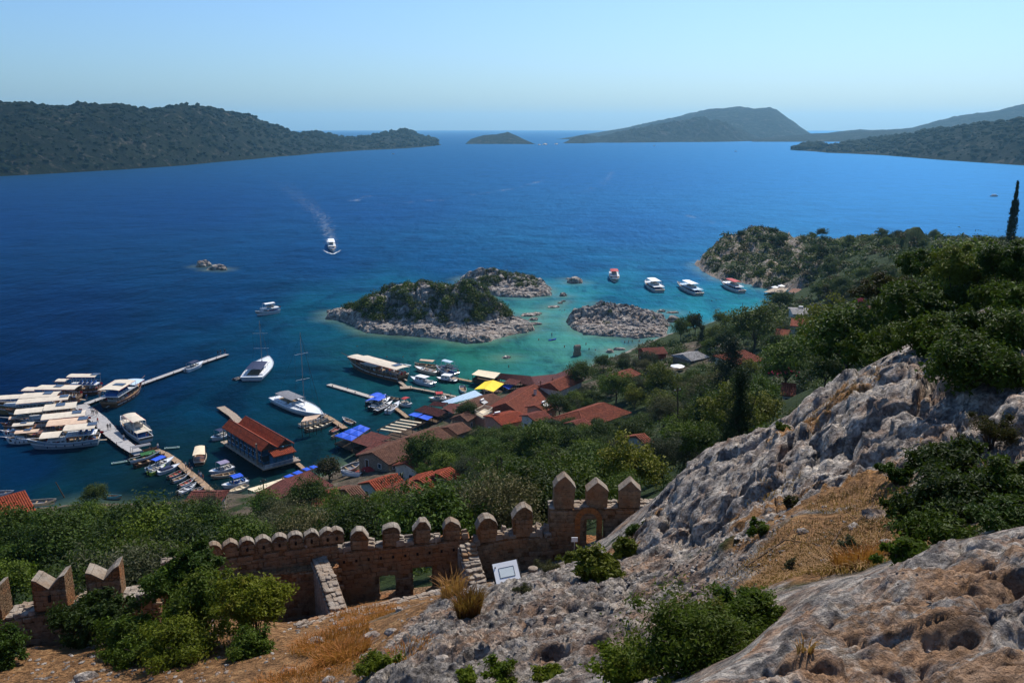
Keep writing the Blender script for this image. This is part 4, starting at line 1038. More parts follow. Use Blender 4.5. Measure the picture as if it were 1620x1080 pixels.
        tag(link('roof_tiles', np_mesh('roof_tiles', np.concatenate(vv), np.concatenate(fF), M_tile[tile]), roof), kind='stuff')
        cp_ = MB(); cp_.tube([(-L_ / 2, 0, zr_ + .06), (L_ / 2, 0, zr_ + .06)], .11, 6); cp_.build('ridge_cap', M_tile[tile], roof)
    if chimney:
        ch = MB(); ch.box((L_ * .2, -hw * .45, zr_ - drop * .45 + .5), (.6, .6, 1.8)); c_ = ch.build('chimney', WALLC['white'], roof)
        k_ = MB(); k_.box((L_ * .2, -hw * .45, zr_ - drop * .45 + 1.5), (.8, .8, .15)); k_.build('cap', M_tile[tile], c_)
    if rg.random() < .45 and hip <= 0 and L_ > 5:
        xs = rg.uniform(-.3, .3) * L_; sgn = rg.choice((-1, 1)); yy = sgn * hw * .45; zz = zr_ - drop * .45 + .35
        m = MB(); m.box((xs, yy, zz), (1.9, 1.2, .06), tilt=('X', -sgn * .35)); sp_ = m.build('solar_heater', M_solar, roof)
        m = MB(); m.tube([(xs - .7, yy - sgn * .75, zz + .5), (xs + .7, yy - sgn * .75, zz + .5)], .26, 8); m.build('water_tank', M_white, sp_)
        m = MB(); m.tube([(xs - .9, yy - sgn * .5, zz + .3), (xs - .9, yy, zz - .7)], .03, 4); m.tube([(xs + .9, yy - sgn * .5, zz + .3), (xs + .9, yy, zz - .7)], .03, 4); m.build('stand', M_steel, sp_)
    M4 = Matrix.Translation((C_.x, C_.y, gd)) @ Matrix.Rotation(ang, 4, 'Z')
    keepout([M4 @ Vector((sx * (L_ / 2 + hip), sy * hw, ez)) for sx in (-1, 1) for sy in (-1, 1)] + [M4 @ Vector((sx * L_ / 2, 0, zr_)) for sx in (-1, 1)], -2, C_.y)
    return root
def shelter(corners, label, mat, floor=1.0, cat='canopy', name='awning', ribs=0, post=M_timber, th=.06, nposts=2, group=None, back=False, ridge=None, deck=False, panels=None):
    """corners: four (u, v, z) of a sheet roof on posts"""
    pts = [W(u, v, z) for (u, v, z) in corners]; C_ = sum(pts, Vector()) / 4
    root = empty(name, (C_.x, C_.y, floor), 0, label, cat, group); O = Vector((C_.x, C_.y, floor))
    q = [p - O for p in pts]
    lerp2 = lambda s, t: q[0].lerp(q[1], s).lerp(q[3].lerp(q[2], s), t)
    if panels:
        for i in range(panels[0]):
            for j in range(panels[1]):
                g = .015 if panels[1] > 1 else .07; a0, a1, b0, b1 = i / panels[0] + g, (i + 1) / panels[0] - g, j / panels[1] + g, (j + 1) / panels[1] - g
                cs = [lerp2(a0, b0), lerp2(a1, b0), lerp2(a1, b1), lerp2(a0, b1)]; cc = sum(cs, Vector()) / 4 + Vector((0, 0, .35 if panels[1] > 1 else .08))
                m = MB(); vs = cs + [cc] + [c - Vector((0, 0, .12)) for c in cs]
                m.add(vs, [(0, 1, 4), (1, 2, 4), (2, 3, 4), (3, 0, 4), (0, 5, 6, 1), (1, 6, 7, 2), (2, 7, 8, 3), (3, 8, 5, 0), (8, 7, 6, 5)])
                m.build('canopy_square' if panels[1] > 1 else 'shade_panel', mat, root)
        fr = MB()
        for i in range(panels[0] + 1): fr.tube([lerp2(i / panels[0], 0) - Vector((0, 0, .12)), lerp2(i / panels[0], 1) - Vector((0, 0, .12))], .07, 4)
        for j in (0, 1): fr.tube([lerp2(0, j) - Vector((0, 0, .16)), lerp2(1, j) - Vector((0, 0, .16))], .09, 4)
        fr.build('frame', post, root)
    else:
        m = MB()
        n = 8; g = [[lerp2(i / n, j / n) - Vector((0, 0, .16 * math.sin(math.pi * i / n) * math.sin(math.pi * j / n) if not ribs else 0)) for i in range(n + 1)] for j in range(n + 1)]
        vs = [p for r in g for p in r]; k = len(vs); vs += [p - Vector((0, 0, th)) for p in vs[:k]]
        fs = []
        for j in range(n):
            for i in range(n): a = j * (n + 1) + i; fs += [(a, a + 1, a + n + 2, a + n + 1), (k + a, k + a + n + 1, k + a + n + 2, k + a + 1)]
        for i in range(n):
            for (a, b_) in ((i, i + 1), (n * (n + 1) + i + 1, n * (n + 1) + i), ((i + 1) * (n + 1), i * (n + 1)), (i * (n + 1) + n, (i + 1) * (n + 1) + n)): fs.append((a, a + k, b_ + k, b_))
        m.add(vs, fs); sh_ = m.build('roof_sheet', mat, root)
        if ribs:
            r_ = MB()
            for i in range(ribs + 1): r_.tube([lerp2(i / ribs, 0) + Vector((0, 0, .03)), lerp2(i / ribs, 1) + Vector((0, 0, .03))], .045, 4)
            tag(r_.build('sheet_ribs', mat, sh_), kind='stuff')
    for j in (0.03, .97):
        for i in range(nposts + 1):
            p = lerp2(.03 + .94 * i / nposts, j); m = MB(); m.tube([(p.x, p.y, -1.2), (p.x, p.y, p.z - .1)], .08, 6); m.build('post', post, root)
    if deck:
        m = MB(); ex = [Vector((p.x, p.y, 0)) for p in q]; m.slab(ex, .2); m.build('deck', M_deckw if deck == 1 else M_timber, root)
    if back:
        m = MB()
        for a_, b_ in ((0, 1), (1, 2), (2, 3), (3, 0)):
            A_, B_ = q[a_], q[b_]; A2, B2 = A_ * .94, B_ * .94; A2.z = A_.z; B2.z = B_.z
            mid = (A2 + B2) / 2; d_ = B2 - A2; hh = min(A_.z, B_.z) - .9
            m.box((mid.x, mid.y, .45), (d_.xy.length, .12, .9), math.atan2(d_.y, d_.x))
        m.build('railing_wall', post, root)
    keepout(pts, -1.0, C_.y)
    return root
# ------------- tiled houses of the village
house((-48, 800), (40, 776), 6.5, 9, 'orange tiled house at the left edge beside the shore', 'rust', 'stone', pitch=30, col=.4)
house((303, 778), (344, 778), 5.0, 8.5, 'low brown roofed hut at the foot of the curved wooden walkway', 'maroon', 'stone', hip=.8, pitch=20)
house((583, 763), (629, 749), 9.5, 7.5, 'bright orange tiled house with dark joints, left of a pair above the harbour', 'rust', 'white', col=.4)
house((612, 786), (650, 759), 10.5, 8.0, 'orange tiled house with bold tile rows beside the bright orange one', 'orange', 'stone', col=.5)
house((660, 759), (684, 745), 12.0, 6.0, 'small orange gable peeping out between trees', 'rust', 'stone', col=.5)
house((693, 751), (713, 739), 13.5, 5.5, 'tiny orange gable half behind an olive tree', 'rust', 'stone', col=.5)
house((492, 790), (532, 786), 7.5, 6.5, 'red roofed cottage with a white parasol beside it near the big maroon roofs', 'red', 'white')
house((588, 716), (640, 694), 5.8, 9.5, 'long brown tiled house behind the blue waterfront awnings', 'brown', 'stone', pitch=20)
house((648, 692), (694, 675), 6.2, 9, 'brown tiled house adjoining the cream slatted terrace roof', 'brown', 'pink', pitch=20)
house((728, 657), (740, 650), 5.0, 5, 'little square roofed kiosk under the round dark tree', 'brown', 'stone', hip=.8)
house((742, 640), (780, 622), 5.4, 8, 'brownish tiled house between the pale blue roof and the yellow awning', 'brown', 'pink', pitch=18)
house((800, 638), (846, 608), 7.2, 11, 'large red tiled house with chimney in the middle of the waterfront', 'orange', 'white', chimney=True, hip=1.5)
house((778, 660), (822, 651), 7.6, 8, 'pink plastered house with flat red roof behind the balustraded terrace', 'rust', 'pink', pitch=12)
house((870, 606), (905, 592), 6.5, 7, 'narrow red roofed house at the end of the stepped dark roofs', 'orange', 'white', hip=.6)
house((916, 650), (956, 637), 11.5, 10, 'broad orange hipped house standing alone among trees', 'orange', 'white', hip=3.5)
house((973, 592), (998, 583), 8.5, 6, 'small pale orange house above the lagoon shore', 'orange', 'pink', hip=.8)
house((1014, 551), (1050, 549), 6.5, 7.5, 'dark red roofed lagoon house with red walls', 'red', 'red', pitch=18)
house((1080, 561), (1104, 556), 10.5, 8, 'grey roofed white cabin above the lagoon house', 'grey', 'stone', hip=.6, pitch=14, rise=2.3)
house((1163, 556), (1178, 554), 18.5, 9.5, 'hipped orange roof deep in the dark trees', 'orange', 'white', hip=3.2, col=.5)
house((1252, 503), (1280, 505), 16.5, 10, 'upper pale orange roof beside the grey slab roof', 'orange', 'white', pitch=16)
house((1228, 520), (1250, 522), 17.5, 8, 'lower orange roof beside the tall yellow green tree', 'orange', 'white', pitch=20)
house((1250, 489), (1282, 490), 13.0, 12, 'flat grey slab roofed building near the cove', 'grey', 'white', pitch=6, rise=2.8)
house((1352, 484), (1378, 484), 26.0, 9, 'white hillside house beside magenta bougainvillea', 'brown', 'white', pitch=10, rise=3)
house((1236, 606), (1260, 608), 30.0, 6, 'small red gable behind the limestone ridge under magenta blossom', 'orange', 'white', pitch=22, col=.3, rise=2.5)
house((772, 800), (796, 790), 27.5, 5, 'ruinous rusty red shed just beyond the castle wall', 'rust', 'stone', pitch=14)
house((1222, 560), (1236, 558), 24, 5, 'tiny roof lost in the dark trees below the grey ridge', 'brown', 'stone')
house((846, 642), (868, 633), 8, 6, 'small faded orange roof squeezed right of the large red tiled house', 'orange', 'pink', pitch=18)
house((834, 657), (862, 650), 9, 6, 'low red roof below the small faded orange one', 'red', 'white', pitch=16)
house((708, 676), (732, 668), 6, 6.5, 'brown roof just right of the cream slatted terrace', 'brown', 'stone', pitch=18)
house((640, 733), (660, 722), 9, 6, 'faded orange roof between the brown tiled house and the small gables', 'orange', 'white', pitch=20)
house((545, 775), (568, 768), 8, 6.5, 'dusty brown roof left of the bright orange tiled house', 'brown', 'stone', pitch=18)
house((905, 668), (925, 662), 14, 5, 'little red roof under the broad hipped house', 'red', 'stone', pitch=20)
house((1005, 690), (1020, 686), 22, 5, 'half hidden orange roof in the shaded gully', 'orange', 'white', pitch=20)
# ------------- sheet roofs and awnings along the water
S = shelter
S([(655, 649, 3.4), (672, 641, 3.6), (710, 650, 4.0), (693, 659, 3.8)], 'dark red sheet roof over the waterside restaurant behind two blue awnings', M_tile['dark'], ribs=14, name='restaurant_shelter', cat='restaurant', deck=2, back=True)
S([(678, 641, 3.2), (686, 635, 3.4), (709, 637, 3.9), (701, 643, 3.7)], 'small dark roof in front of the pale blue one', M_tile['dark'], ribs=8, name='restaurant_shelter', cat='restaurant', deck=2)
S([(700, 645, 4.2), (711, 638, 4.2), (727, 639, 4.6), (717, 654, 4.6)], 'faded maroon roof beside the round dark tree', M_tile['maroon'], ribs=8, name='shed', cat='shed')
S([(646, 656, 3.2), (655, 652, 3.2), (669, 654, 3.4), (660, 659.5, 3.4)], 'bright blue awning, left one of the pair by the dark red roof', M_blue, panels=(1, 1) if 0 else None)
S([(661, 659.5, 3.4), (671, 655.5, 3.4), (685, 659, 3.6), (676, 664.5, 3.6)], 'bright blue awning, right one of the pair by the dark red roof', M_blue)
S([(697, 636, 3.0), (751, 617, 3.2), (764, 625, 4.0), (712, 638.5, 3.8)], 'long pale blue sheet roof sloping to the water', M_ice, ribs=16, name='restaurant_shelter', cat='restaurant', post=M_steel, deck=1)
S([(750.4, 615.4, 3.0), (767, 603.5, 3.0), (780, 601, 3.9), (765.8, 614.8, 3.9)], 'left slope of the bright yellow awning over the terrace', M_yellow, deck=2, post=M_steel)
S([(765.9, 614.8, 3.9), (780.1, 601, 3.9), (797.3, 606.8, 3.0), (780.6, 619.5, 3.0)], 'right slope of the bright yellow awning over the terrace', M_yellow, deck=2, post=M_steel)
S([(746, 592, 3.2), (757, 584.6, 3.2), (791.7, 589.5, 3.4), (782, 598.8, 3.4)], 'cream canvas roof at the end of the brown jetty', M_cream, deck=2, back=True)
S([(795.4, 610.5, 3.6), (802.8, 607.4, 3.6), (812.7, 608.6, 3.6), (805.3, 615.4, 3.6)], 'single blue awning beside the yellow terrace roof', M_blue)
S([(785, 598, 3.4), (792, 590.5, 3.4), (840, 595, 3.6), (848, 612, 4.2)], 'wide very dark red roof next to the cream canvas', M_tile['dark'], ribs=20, name='restaurant_shelter', cat='restaurant', deck=2)
S([(798, 604, 4.6), (806, 598, 4.6), (824, 602, 4.8), (816, 609, 4.8)], 'lighter maroon roof patch raised over the wide dark one', M_tile['maroon'], ribs=8, name='shed', cat='shed', th=.1)
S([(840, 595.2, 3.6), (880, 591.5, 3.8), (868, 607, 4.4), (846.5, 612, 4.2)], 'dark red roof between the wide one and the stepped roofs', M_tile['dark'], ribs=16, name='restaurant_shelter', cat='restaurant', deck=2)
for i in range(5):
    u, v = 873 + i * 8.2, 594 - i * 3.3
    S([(u, v, 3.8), (u + 8.1, v - 3.2, 3.8), (u + 14, v + 3.5, 4.6), (u + 4, v + 9, 4.6)], ['stepped dark roof, lowest of the five by the water', 'stepped dark roof, second of the five', 'stepped dark roof, middle of the five', 'stepped dark roof, fourth of the five', 'stepped dark roof, last and farthest of the five'][i], M_tile['dark'], ribs=4, name='restaurant_shelter', cat='restaurant', group='stepped dark red roofs along the lagoon', nposts=1)
S([(528, 689, 3.0), (570, 671, 3.0), (586, 677, 3.4), (556, 697.5, 3.4)], 'block of six blue awning squares over the near harbour restaurant', M_blue, panels=(3, 2), deck=2)
S([(556, 697.8, 3.6), (587, 682, 3.6), (619, 691.6, 4.3), (582, 706.5, 4.3)], 'maroon sheet roof right behind the block of blue squares', M_tile['maroon'], ribs=14, name='restaurant_shelter', cat='restaurant', deck=2, back=True)
S([(596, 679.5, 3.6), (634, 661, 3.6), (673, 667, 4.0), (633, 685.5, 4.0)], 'terrace roof of cream cloth panels in a dark timber frame', M_cream, panels=(1, 5) if 0 else (5, 1), deck=2)
S([(562, 719, 4.2), (594, 700, 4.8), (621, 697, 5.2), (586, 721, 4.6)], 'dark lean-to roof below the maroon sheet roof by the blue squares', M_tile['maroon'], ribs=10, name='shed', cat='shed')
S([(404, 780, 4.8), (446, 758, 4.8), (472, 772, 6.4), (436, 792, 6.4)], 'wide maroon roof over the quayside, nearer half', M_tile['maroon'], ribs=18, name='quayside_shed', cat='shed', th=.1)
S([(446.5, 758, 4.8), (489, 744, 4.8), (528, 768, 6.6), (474, 783, 6.6)], 'wide maroon roof over the quayside, farther half beside the palm', M_tile['maroon'], ribs=20, name='quayside_shed', cat='shed', th=.1)
S([(391, 773, 2.2), (448, 756, 2.2), (458, 760, 2.6), (404, 778, 2.6)], 'long cream canvas strip at the quay edge', M_cream)
S([(446, 754, 3.0), (473, 742.5, 3.0), (482, 746, 3.2), (457, 757, 3.2)], 'blue squares at the quay, nearer pair beside the cream strip', M_blue, panels=(2, 1))
S([(475, 741.5, 3.0), (498, 734.5, 3.0), (505, 738, 3.2), (484, 745, 3.2)], 'blue squares at the quay, farther pair by the palm', M_blue, panels=(2, 1))
S([(20, 812, 3.4), (40, 805, 3.4), (52, 815, 3.2), (28, 822, 3.2)], 'white cloth awning in front of the orange tiled house at the left edge', M_canvas)
S([(512, 775, 6.2), (560, 765, 6.4), (575, 775, 7.0), (530, 790, 7.0)], 'faded dusty red roof between maroon sheds and orange tiles', M_tile['red'], ribs=12, name='shed', cat='shed')
S([(552, 745, 4.4), (590, 738, 4.6), (600, 748, 5.0), (560, 757, 5.0)], 'reddish boatyard roof beside beached boats', M_tile['red'], ribs=10, name='shed', cat='shed')
S([(960, 650, 9.5), (1005, 645, 9.5), (1022, 655, 10), (975, 668, 10)], 'flat earthen orange terrace beside the broad hipped house', M_tile['orange'], name='terrace', cat='terrace', th=.3)
S([(968, 651, 12.2), (975, 648, 12.2), (984, 650, 12.2), (978, 654, 12.2)], 'small bright blue water tank cover on the orange terrace', M_blue)
S([(1208, 462, 1.2), (1225, 455, 1.2), (1247, 456, 1.2), (1240, 464, 1.2)], 'flat bathing platform under the point with white parasols', M_deckw, floor=.4, name='bathing_platform', cat='platform', nposts=3)
S([(1245, 462, 2.6), (1255, 456, 2.6), (1280, 458, 2.8), (1275, 465, 2.8)], 'dark thatched jetty roof beside the bathing platform', M_tile['brown'], name='jetty_roof', cat='shelter', deck=1)
S([(830, 716, 20.0), (850, 712, 20.0), (858, 720, 20.5), (838, 724, 20.5)], 'glinting tin roof hidden in the trees beyond the wall', M_steel, name='shed', cat='shed', ribs=6) if 0 else None
# terrace with balustrade
tb = [W(u, v, 7.4) for (u, v) in ((751, 654), (766, 646), (779, 650), (764, 661))]
C_ = sum(tb, Vector()) / 4; rt = empty('roof_terrace', C_, 0, 'small balustraded roof terrace of pale stone by the pink house', 'terrace')
m = MB(); m.slab([p - C_ for p in tb], .3); m.build('floor_slab', M_cream, rt)
m = MB(); m.box((0, 0, -3), ((tb[1] - tb[0]).length * .9, (tb[2] - tb[1]).length * .9, 5.2), math.atan2(*((tb[1] - tb[0]).yx))); m.build('wall', WALLC['pink'], rt)
for i in range(4):
    a, b = tb[i] - C_, tb[(i + 1) % 4] - C_; m = MB(); m.tube([a + Vector((0, 0, .9)), b + Vector((0, 0, .9))], .09, 6)
    for k in range(9): q = a.lerp(b, k / 8); m.lathe([(.05, 0), (.09, .3), (.04, .6), (.07, .88)], q, 6)
    m.build('balustrade', M_canvas, rt)
# parasols
def parasol(u, v, z, mat, label, r=1.5, group=None):
    q = W(u, v, z + 2.3); root = empty('parasol', (q.x, q.y, z), 0, label, 'parasol', group)
    m = MB(); m.lathe([(r, 1.95), (r * .5, 2.25), (.05, 2.5)], n=8); m.build('canopy', mat, root)
    m = MB(); m.tube([(0, 0, 0), (0, 0, 2.5)], .04, 6); m.build('pole', M_steel, root); m = MB(); m.lathe([(.3, 0), (.3, .1), (.05, .15)], n=8); m.build('base', M_dark, root)
parasol(1072, 577, 9.0, M_white, 'white parasol among trees above the lagoon', 2.0)
parasol(584, 739, 4.2, M_redc, 'pinkish red parasol at the beached boats', 1.8)
parasol(1226, 453, 1.3, M_white, 'white parasol on the bathing platform, nearer the open water', 1.7)
parasol(1236, 451, 1.3, M_white, 'white parasol on the bathing platform, farther from the open water', 1.7)
parasol(517, 791, 5.5, M_white, 'white parasol by the red roofed cottage', 1.2)

# ------------- restaurant on the water with the twin red roof
def water_restaurant():
    zr = 6.4
    a1, b1 = W(364, 664, zr), W(425, 700, zr)
    ang = math.atan2((b1 - a1).y, (b1 - a1).x); L_ = (b1 - a1).length + .6
    nrm = Vector((math.sin(ang), -math.cos(ang), 0))       # towards the open quay side
    w = 4.6
    C0 = (a1 + b1) / 2
    root = empty('floating_restaurant', (C0.x, C0.y, 0), ang, 'blue walled restaurant standing in the water under a twin red gabled roof', 'restaurant')
    mb = MB()
    n2 = Vector((-math.sin(ang), math.cos(ang), 0))
    dist = ((W(385, 659, zr) + W(447, 692, zr)) / 2 - C0).dot(n2); sg = 1 if dist > 0 else -1; gap = max(4.0, abs(dist))
    hw = gap / 2
    # the two gables
    for k, off in enumerate((0, sg * gap)):
        r_ = MB(); dr = 1.55
        for s in (-1, 1):
            top = [Vector((-L_ / 2, off, zr)), Vector((L_ / 2, off, zr)), Vector((L_ / 2, off + s * hw, zr - dr)), Vector((-L_ / 2, off + s * hw, zr - dr))]
            r_.slab(top if s < 0 else top[::-1], .1)
        rf = r_.build('roof', M_tile['rust'], root)
        vv = []; ff = []; b = 0
        for s in (-1, 1):
            sl = math.hypot(hw, dr); M = Matrix.Translation((0, off, zr)) @ Matrix.Rotation(0 if s > 0 else math.pi, 4, 'Z') @ Matrix.Rotation(-math.atan2(dr, hw), 4, 'X')
            v, f = tile_field(None, M, L_, sl - .05, .36, 1.1); vv.append(v); ff.append(f + b); b += len(v)
        tag(link('roof_tiles', np_mesh('roof_tiles', np.concatenate(vv), np.concatenate(ff), M_tile['rust']), rf), kind='stuff')
        m = MB(); m.tube([(-L_ / 2, off, zr + .06), (L_ / 2, off, zr + .06)], .12, 6); m.build('ridge_cap', M_tile['red'], rf)
        g = MB(); g.add([(L_ / 2 - .5, off - hw + .2, 4.75), (L_ / 2 - .5, off + hw - .2, 4.75), (L_ / 2 - .5, off, zr - .15), (L_ / 2 - .7, off - hw + .2, 4.75), (L_ / 2 - .7, off + hw - .2, 4.75), (L_ / 2 - .7, off, zr - .15)], [(0, 1, 2), (5, 4, 3), (0, 3, 4, 1), (1, 4, 5, 2), (2, 5, 3, 0)])
        g.build('gable', M_timber, root)
    y0, y1 = (-hw, gap + hw) if sg > 0 else (-gap - hw, hw)
    mid = (y0 + y1) / 2; wd = y1 - y0
    d = MB(); d.box((.6, mid, 1.1), (L_ + 2.2, wd + 1.0, .25)); d.build('deck', M_deckw, root)
    wv = MB(); wv.box((0, mid, 2.3), (L_ - 2.2, wd - 1.6, 2.1)); wv.build('wall', WALLC['blue'], root)
    for side in (y0 + .8, y1 - .8):
        for i in range(9):
            x = -L_ / 2 + 2 + i * (L_ - 4) / 8; m = MB(); m.box((x, side + (-.03 if side < mid else .03), 2.6), (1.1, .08, 1.1)); wnd = m.build('window', M_glass, root)
            m = MB(); m.box((x, side + (-.06 if side < mid else .06), 2.03), (1.25, .1, .08)); m.box((x, side + (-.06 if side < mid else .06), 3.17), (1.25, .1, .08)); m.build('frame', M_white, wnd)
    for i in range(3):
        m = MB(); m.box((L_ / 2 - 1.08, y0 + wd * (i + .6) / 3.4, 2.5), (.1, 1.5, 1.3)); wnd = m.build('window', M_glass, root)
    for i in range(10):
        for y in (y0 + .1, mid, y1 - .1):
            m = MB(); m.tube([(-L_ / 2 + .3 + i * (L_ - .6) / 9, y, -1), (-L_ / 2 + .3 + i * (L_ - .6) / 9, y, 4.7 if y != mid else 1)], .1, 6); m.build('post', M_timber, root)
    # lean-to on the shore end
    x0 = L_ / 2 - .4; yl = y0 if True else 0
    m = MB(); m.slab([(x0, mid - wd * .28, 4.5), (x0, mid + wd * .42, 4.5), (x0 + 2.6, mid + wd * .42, 3.7), (x0 + 2.6, mid - wd * .28, 3.7)][::-1], .1); lr = m.build('lean_to_roof', M_tile['rust'], root)
    vv, ff = tile_field(None, Matrix.Translation((x0, mid + wd * .07, 4.5)) @ Matrix.Rotation(-math.pi / 2, 4, 'Z') @ Matrix.Rotation(-math.atan2(.8, 2.6), 4, 'X'), wd * .7, 2.7, .36, .9)
    tag(link('roof_tiles', np_mesh('roof_tiles', vv, ff, M_tile['rust']), lr), kind='stuff')
    m = MB(); m.box((x0 + 1.0, mid + wd * .05, 2.3), (1.6, wd * .62, 2.1)); m.build('porch', WALLC['blue'], root)
    rl = MB()
    for i in range(28): y = y0 + i * wd / 27; rl.tube([(L_ / 2 + 1.55, y, 1.2), (L_ / 2 + 1.55, y, 2.0)], .04, 4)
    rl.tube([(L_ / 2 + 1.55, y0, 2.0), (L_ / 2 + 1.55, y1, 2.0)], .05, 4); rl.build('railing', M_white, root)
    m = MB(); m.tube([(L_ / 2 - 2.0, y0 - .2, 1.2), (L_ / 2 - 2.0, y0 - .2, 6.2)], .22, 8); m.build('flue', WALLC['stone'], root)
    keepout([Vector(root.location) + Vector((0, 0, 3))], 50, 150)
water_restaurant()

# ------------- jetties
M_plank = plain('jetty_planks', (0.40, 0.27, 0.17), .85, .15, .25, 3)
def jetty(px, width, z, label, mat=M_plank, name='jetty', plank=.3, posts=True, side=M_timber, floats=False, cat='jetty'):
    pts = [W(u, v, z) for u, v in px]; O = pts[0].copy(); root = empty(name, (O.x, O.y, 0), 0, label, cat)
    O.z = 0; body = MB(); pl = MB(); rg = random.Random(int(px[0][0]))
    w_ = width if isinstance(width, (list, tuple)) else [width] * len(pts)
    for i, (a, b) in enumerate(zip(pts[:-1], pts[1:])):
        a = a - O; b = b - O; d = b - a; L_ = d.length; dn = d.normalized(); n = Vector((-dn.y, dn.x, 0))
        wa, wb = w_[i] / 2, w_[i + 1] / 2
        body.slab([a - n * wa * .94 - Vector((0, 0, .07)), b - n * wb * .94 - Vector((0, 0, .07)), b + n * wb * .94 - Vector((0, 0, .07)), a + n * wa * .94 - Vector((0, 0, .07))], .28 if not floats else .4)
        k = max(1, int(L_ / plank))
        for j in range(k):
            t0, t1 = j / k, (j + .9) / k; p0, p1 = a.lerp(b, t0), a.lerp(b, t1); h0 = (wa + (wb - wa) * t0) * rg.uniform(.98, 1.03); dz = Vector((0, 0, rg.uniform(-.015, .015)))
            pl.slab([p0 - n * h0 + dz, p1 - n * h0 + dz, p1 + n * h0 + dz, p0 + n * h0 + dz], .06 if not floats else .3)
        if posts:
            for j in range(max(2, int(L_ / 3.5))):
                for s in (-1, 1):
                    q = a.lerp(b, (j + .5) / max(2, int(L_ / 3.5))) + n * s * (wa * .93); m = MB(); m.tube([(q.x, q.y, -2), (q.x, q.y, q.z + rg.choice((.1, .1, .5)))], .09, 6); m.build('pile', side, root)
        if floats:
            for j in range(max(2, int(L_ / 6))):
                q = a.lerp(b, (j + .5) / max(2, int(L_ / 6))) + n * (wa * .8) * (1 if j % 2 else -1); m = MB(); m.lathe([(.12, 0), (.14, .25), (.22, .3), (.22, .36)], q, 8); m.build('bollard', M_dark, root)
    body.build('frame', side, root); tag(pl.build('planks' if not floats else 'float_blocks', mat, root), kind='stuff')
    return root
jetty([(359, 560), (290, 583), (223, 607), (178, 623), (136, 638)], 1.9, .75, 'long straight floating jetty running out to open water on the left', M_conc)
jetty([(126, 640), (156, 663), (180, 688)], [3.6, 4.0, 3.4], .9, 'wide pale dock where the excursion boats tie up', M_conc, name='dock', cat='dock', side=plain('rusty_red_edge', (0.16, 0.035, 0.025), .8, .2, .2, 2))
jetty([(180, 688), (200, 704), (222, 718)], [3.2, 3.0, 2.6], .9, 'narrower dock joining the wide one to the wooden walkway', M_conc, name='dock', cat='dock', side=plain('rusty_red_edge', (0.16, 0.035, 0.025)))
jetty([(222, 718), (246, 714)], 2.6, .95, 'short landing with green matting at the bend of the docks', plain('green_matting', (0.05, 0.16, 0.06), .95, .05, .2, 3))
jetty([(247, 711), (262, 717), (279, 728), (296, 744), (313, 757), (324, 767), (338, 780)], 1.5, .8, 'curved brown wooden walkway with small boats on its left side')
jetty([(520, 607.5), (556, 618), (592, 629)], 1.7, .5, 'detached floating pontoon of pale blocks in mid harbour', plain('pontoon_blocks', (0.50, 0.44, 0.38), .7, .3, .15, 2), name='pontoon', plank=.5, posts=False, floats=True, cat='pontoon')
jetty([(627, 599), (642, 611), (680, 618), (722, 627)], 1.1, .7, 'thin jetty bending out to the wooden gulet', M_deckw)
jetty([(633, 613), (652, 612)], 2.6, .72, 'small square landing on the bend of the thin jetty', M_deckw, posts=False)
jetty([(716, 597), (747, 603)], 1.4, .8, 'short brown jetty reaching from the cream canvas roof')
jetty([(500, 650), (522, 661), (546, 677)], 1.5, .8, 'weathered jetty beside the white catamaran and skiffs')
jetty([(349, 643), (368, 656), (380, 668)], 2.2, .8, 'landing stage behind the twin roofed restaurant', M_deckw)
jetty([(456, 716), (466, 728), (482, 742)], 1.0, .8, 'footbridge from the twin roofed restaurant to the quay')
jetty([(605, 644), (618, 640), (634, 651), (645, 660)], 1.2, .7, 'little jetty among motorboats below the blue awnings')
jetty([(232, 766), (256, 780)], .8, .4, 'sunken plank in the dark water by the slipway', posts=False) if 0 else None
def raft(u, v, a, label):
    q = W(u, v, .2); m = MB(); m.box((0, 0, 0), (3.4, .9, .16)); o = m.build('float_board', plain('faded_float', (0.22, 0.34, 0.30), .8, .2)); o.location = q; o.rotation_euler = (0, 0, a); tag(o, label, 'raft')
    m = MB(); m.box((0, 0, .14), (3.0, .1, .12)); m.box((1.2, 0, .14), (.12, .8, .12)); m.box((-1.2, 0, .14), (.12, .8, .12)); m.build('rail', M_steel, o)
raft(189, 731, .5, 'pale swimming board floating left of the small boats'); raft(272, 708, .25, 'greenish float just beyond the wooden walkway')

# ------------- poles
def pole(u, v0, v1, Y, label, lean=0.0, arms=1):
    top = P(u, v0, Y); g = gz(top.x, top.y); g = max(g, 0.0) - .5; h = top.z - g
    root = empty('utility_pole', (top.x, top.y, g), 0, label, 'pole')
    m = MB(); m.tube([(lean, 0, 0), (0, 0, h)], [.14, .09], 7); m.build('post', M_timber, root)
    if arms: m = MB(); m.box((0, 0, h - .5), (1.4, .1, .1), .6); m.build('crossarm', M_timber, root)
    for s in (-.5, 0, .5):
        if arms: m = MB(); m.lathe([(.05, 0), (.06, .12), (.03, .16)], (s * math.cos(.6), s * math.sin(.6), h - .44), 6); m.build('insulator', M_white, root)
    return Vector((top.x, top.y, top.z - .3))
pl_ = [pole(416, 757, 785, 168, 'thin utility pole on the quay by the wide maroon roof'), pole(573, 742, 770, 170, 'utility pole beside the bright orange tiled house'), pole(681, 684, 700, 195, 'utility pole behind the long brown tiled house'), pole(855, 602, 636, 225, 'tall pole standing against the large red tiled house')]
pole(88, 762, 802, 172, 'bare leaning mast in the shallows by the left house', 1.6, 0); pole(1175, 479, 492, 345, 'thin mast at the cove behind the trees', 0, 0); pole(1072, 612, 636, 120, 'leaning pole among dark trees left of the ridge', .5)
w = MB()
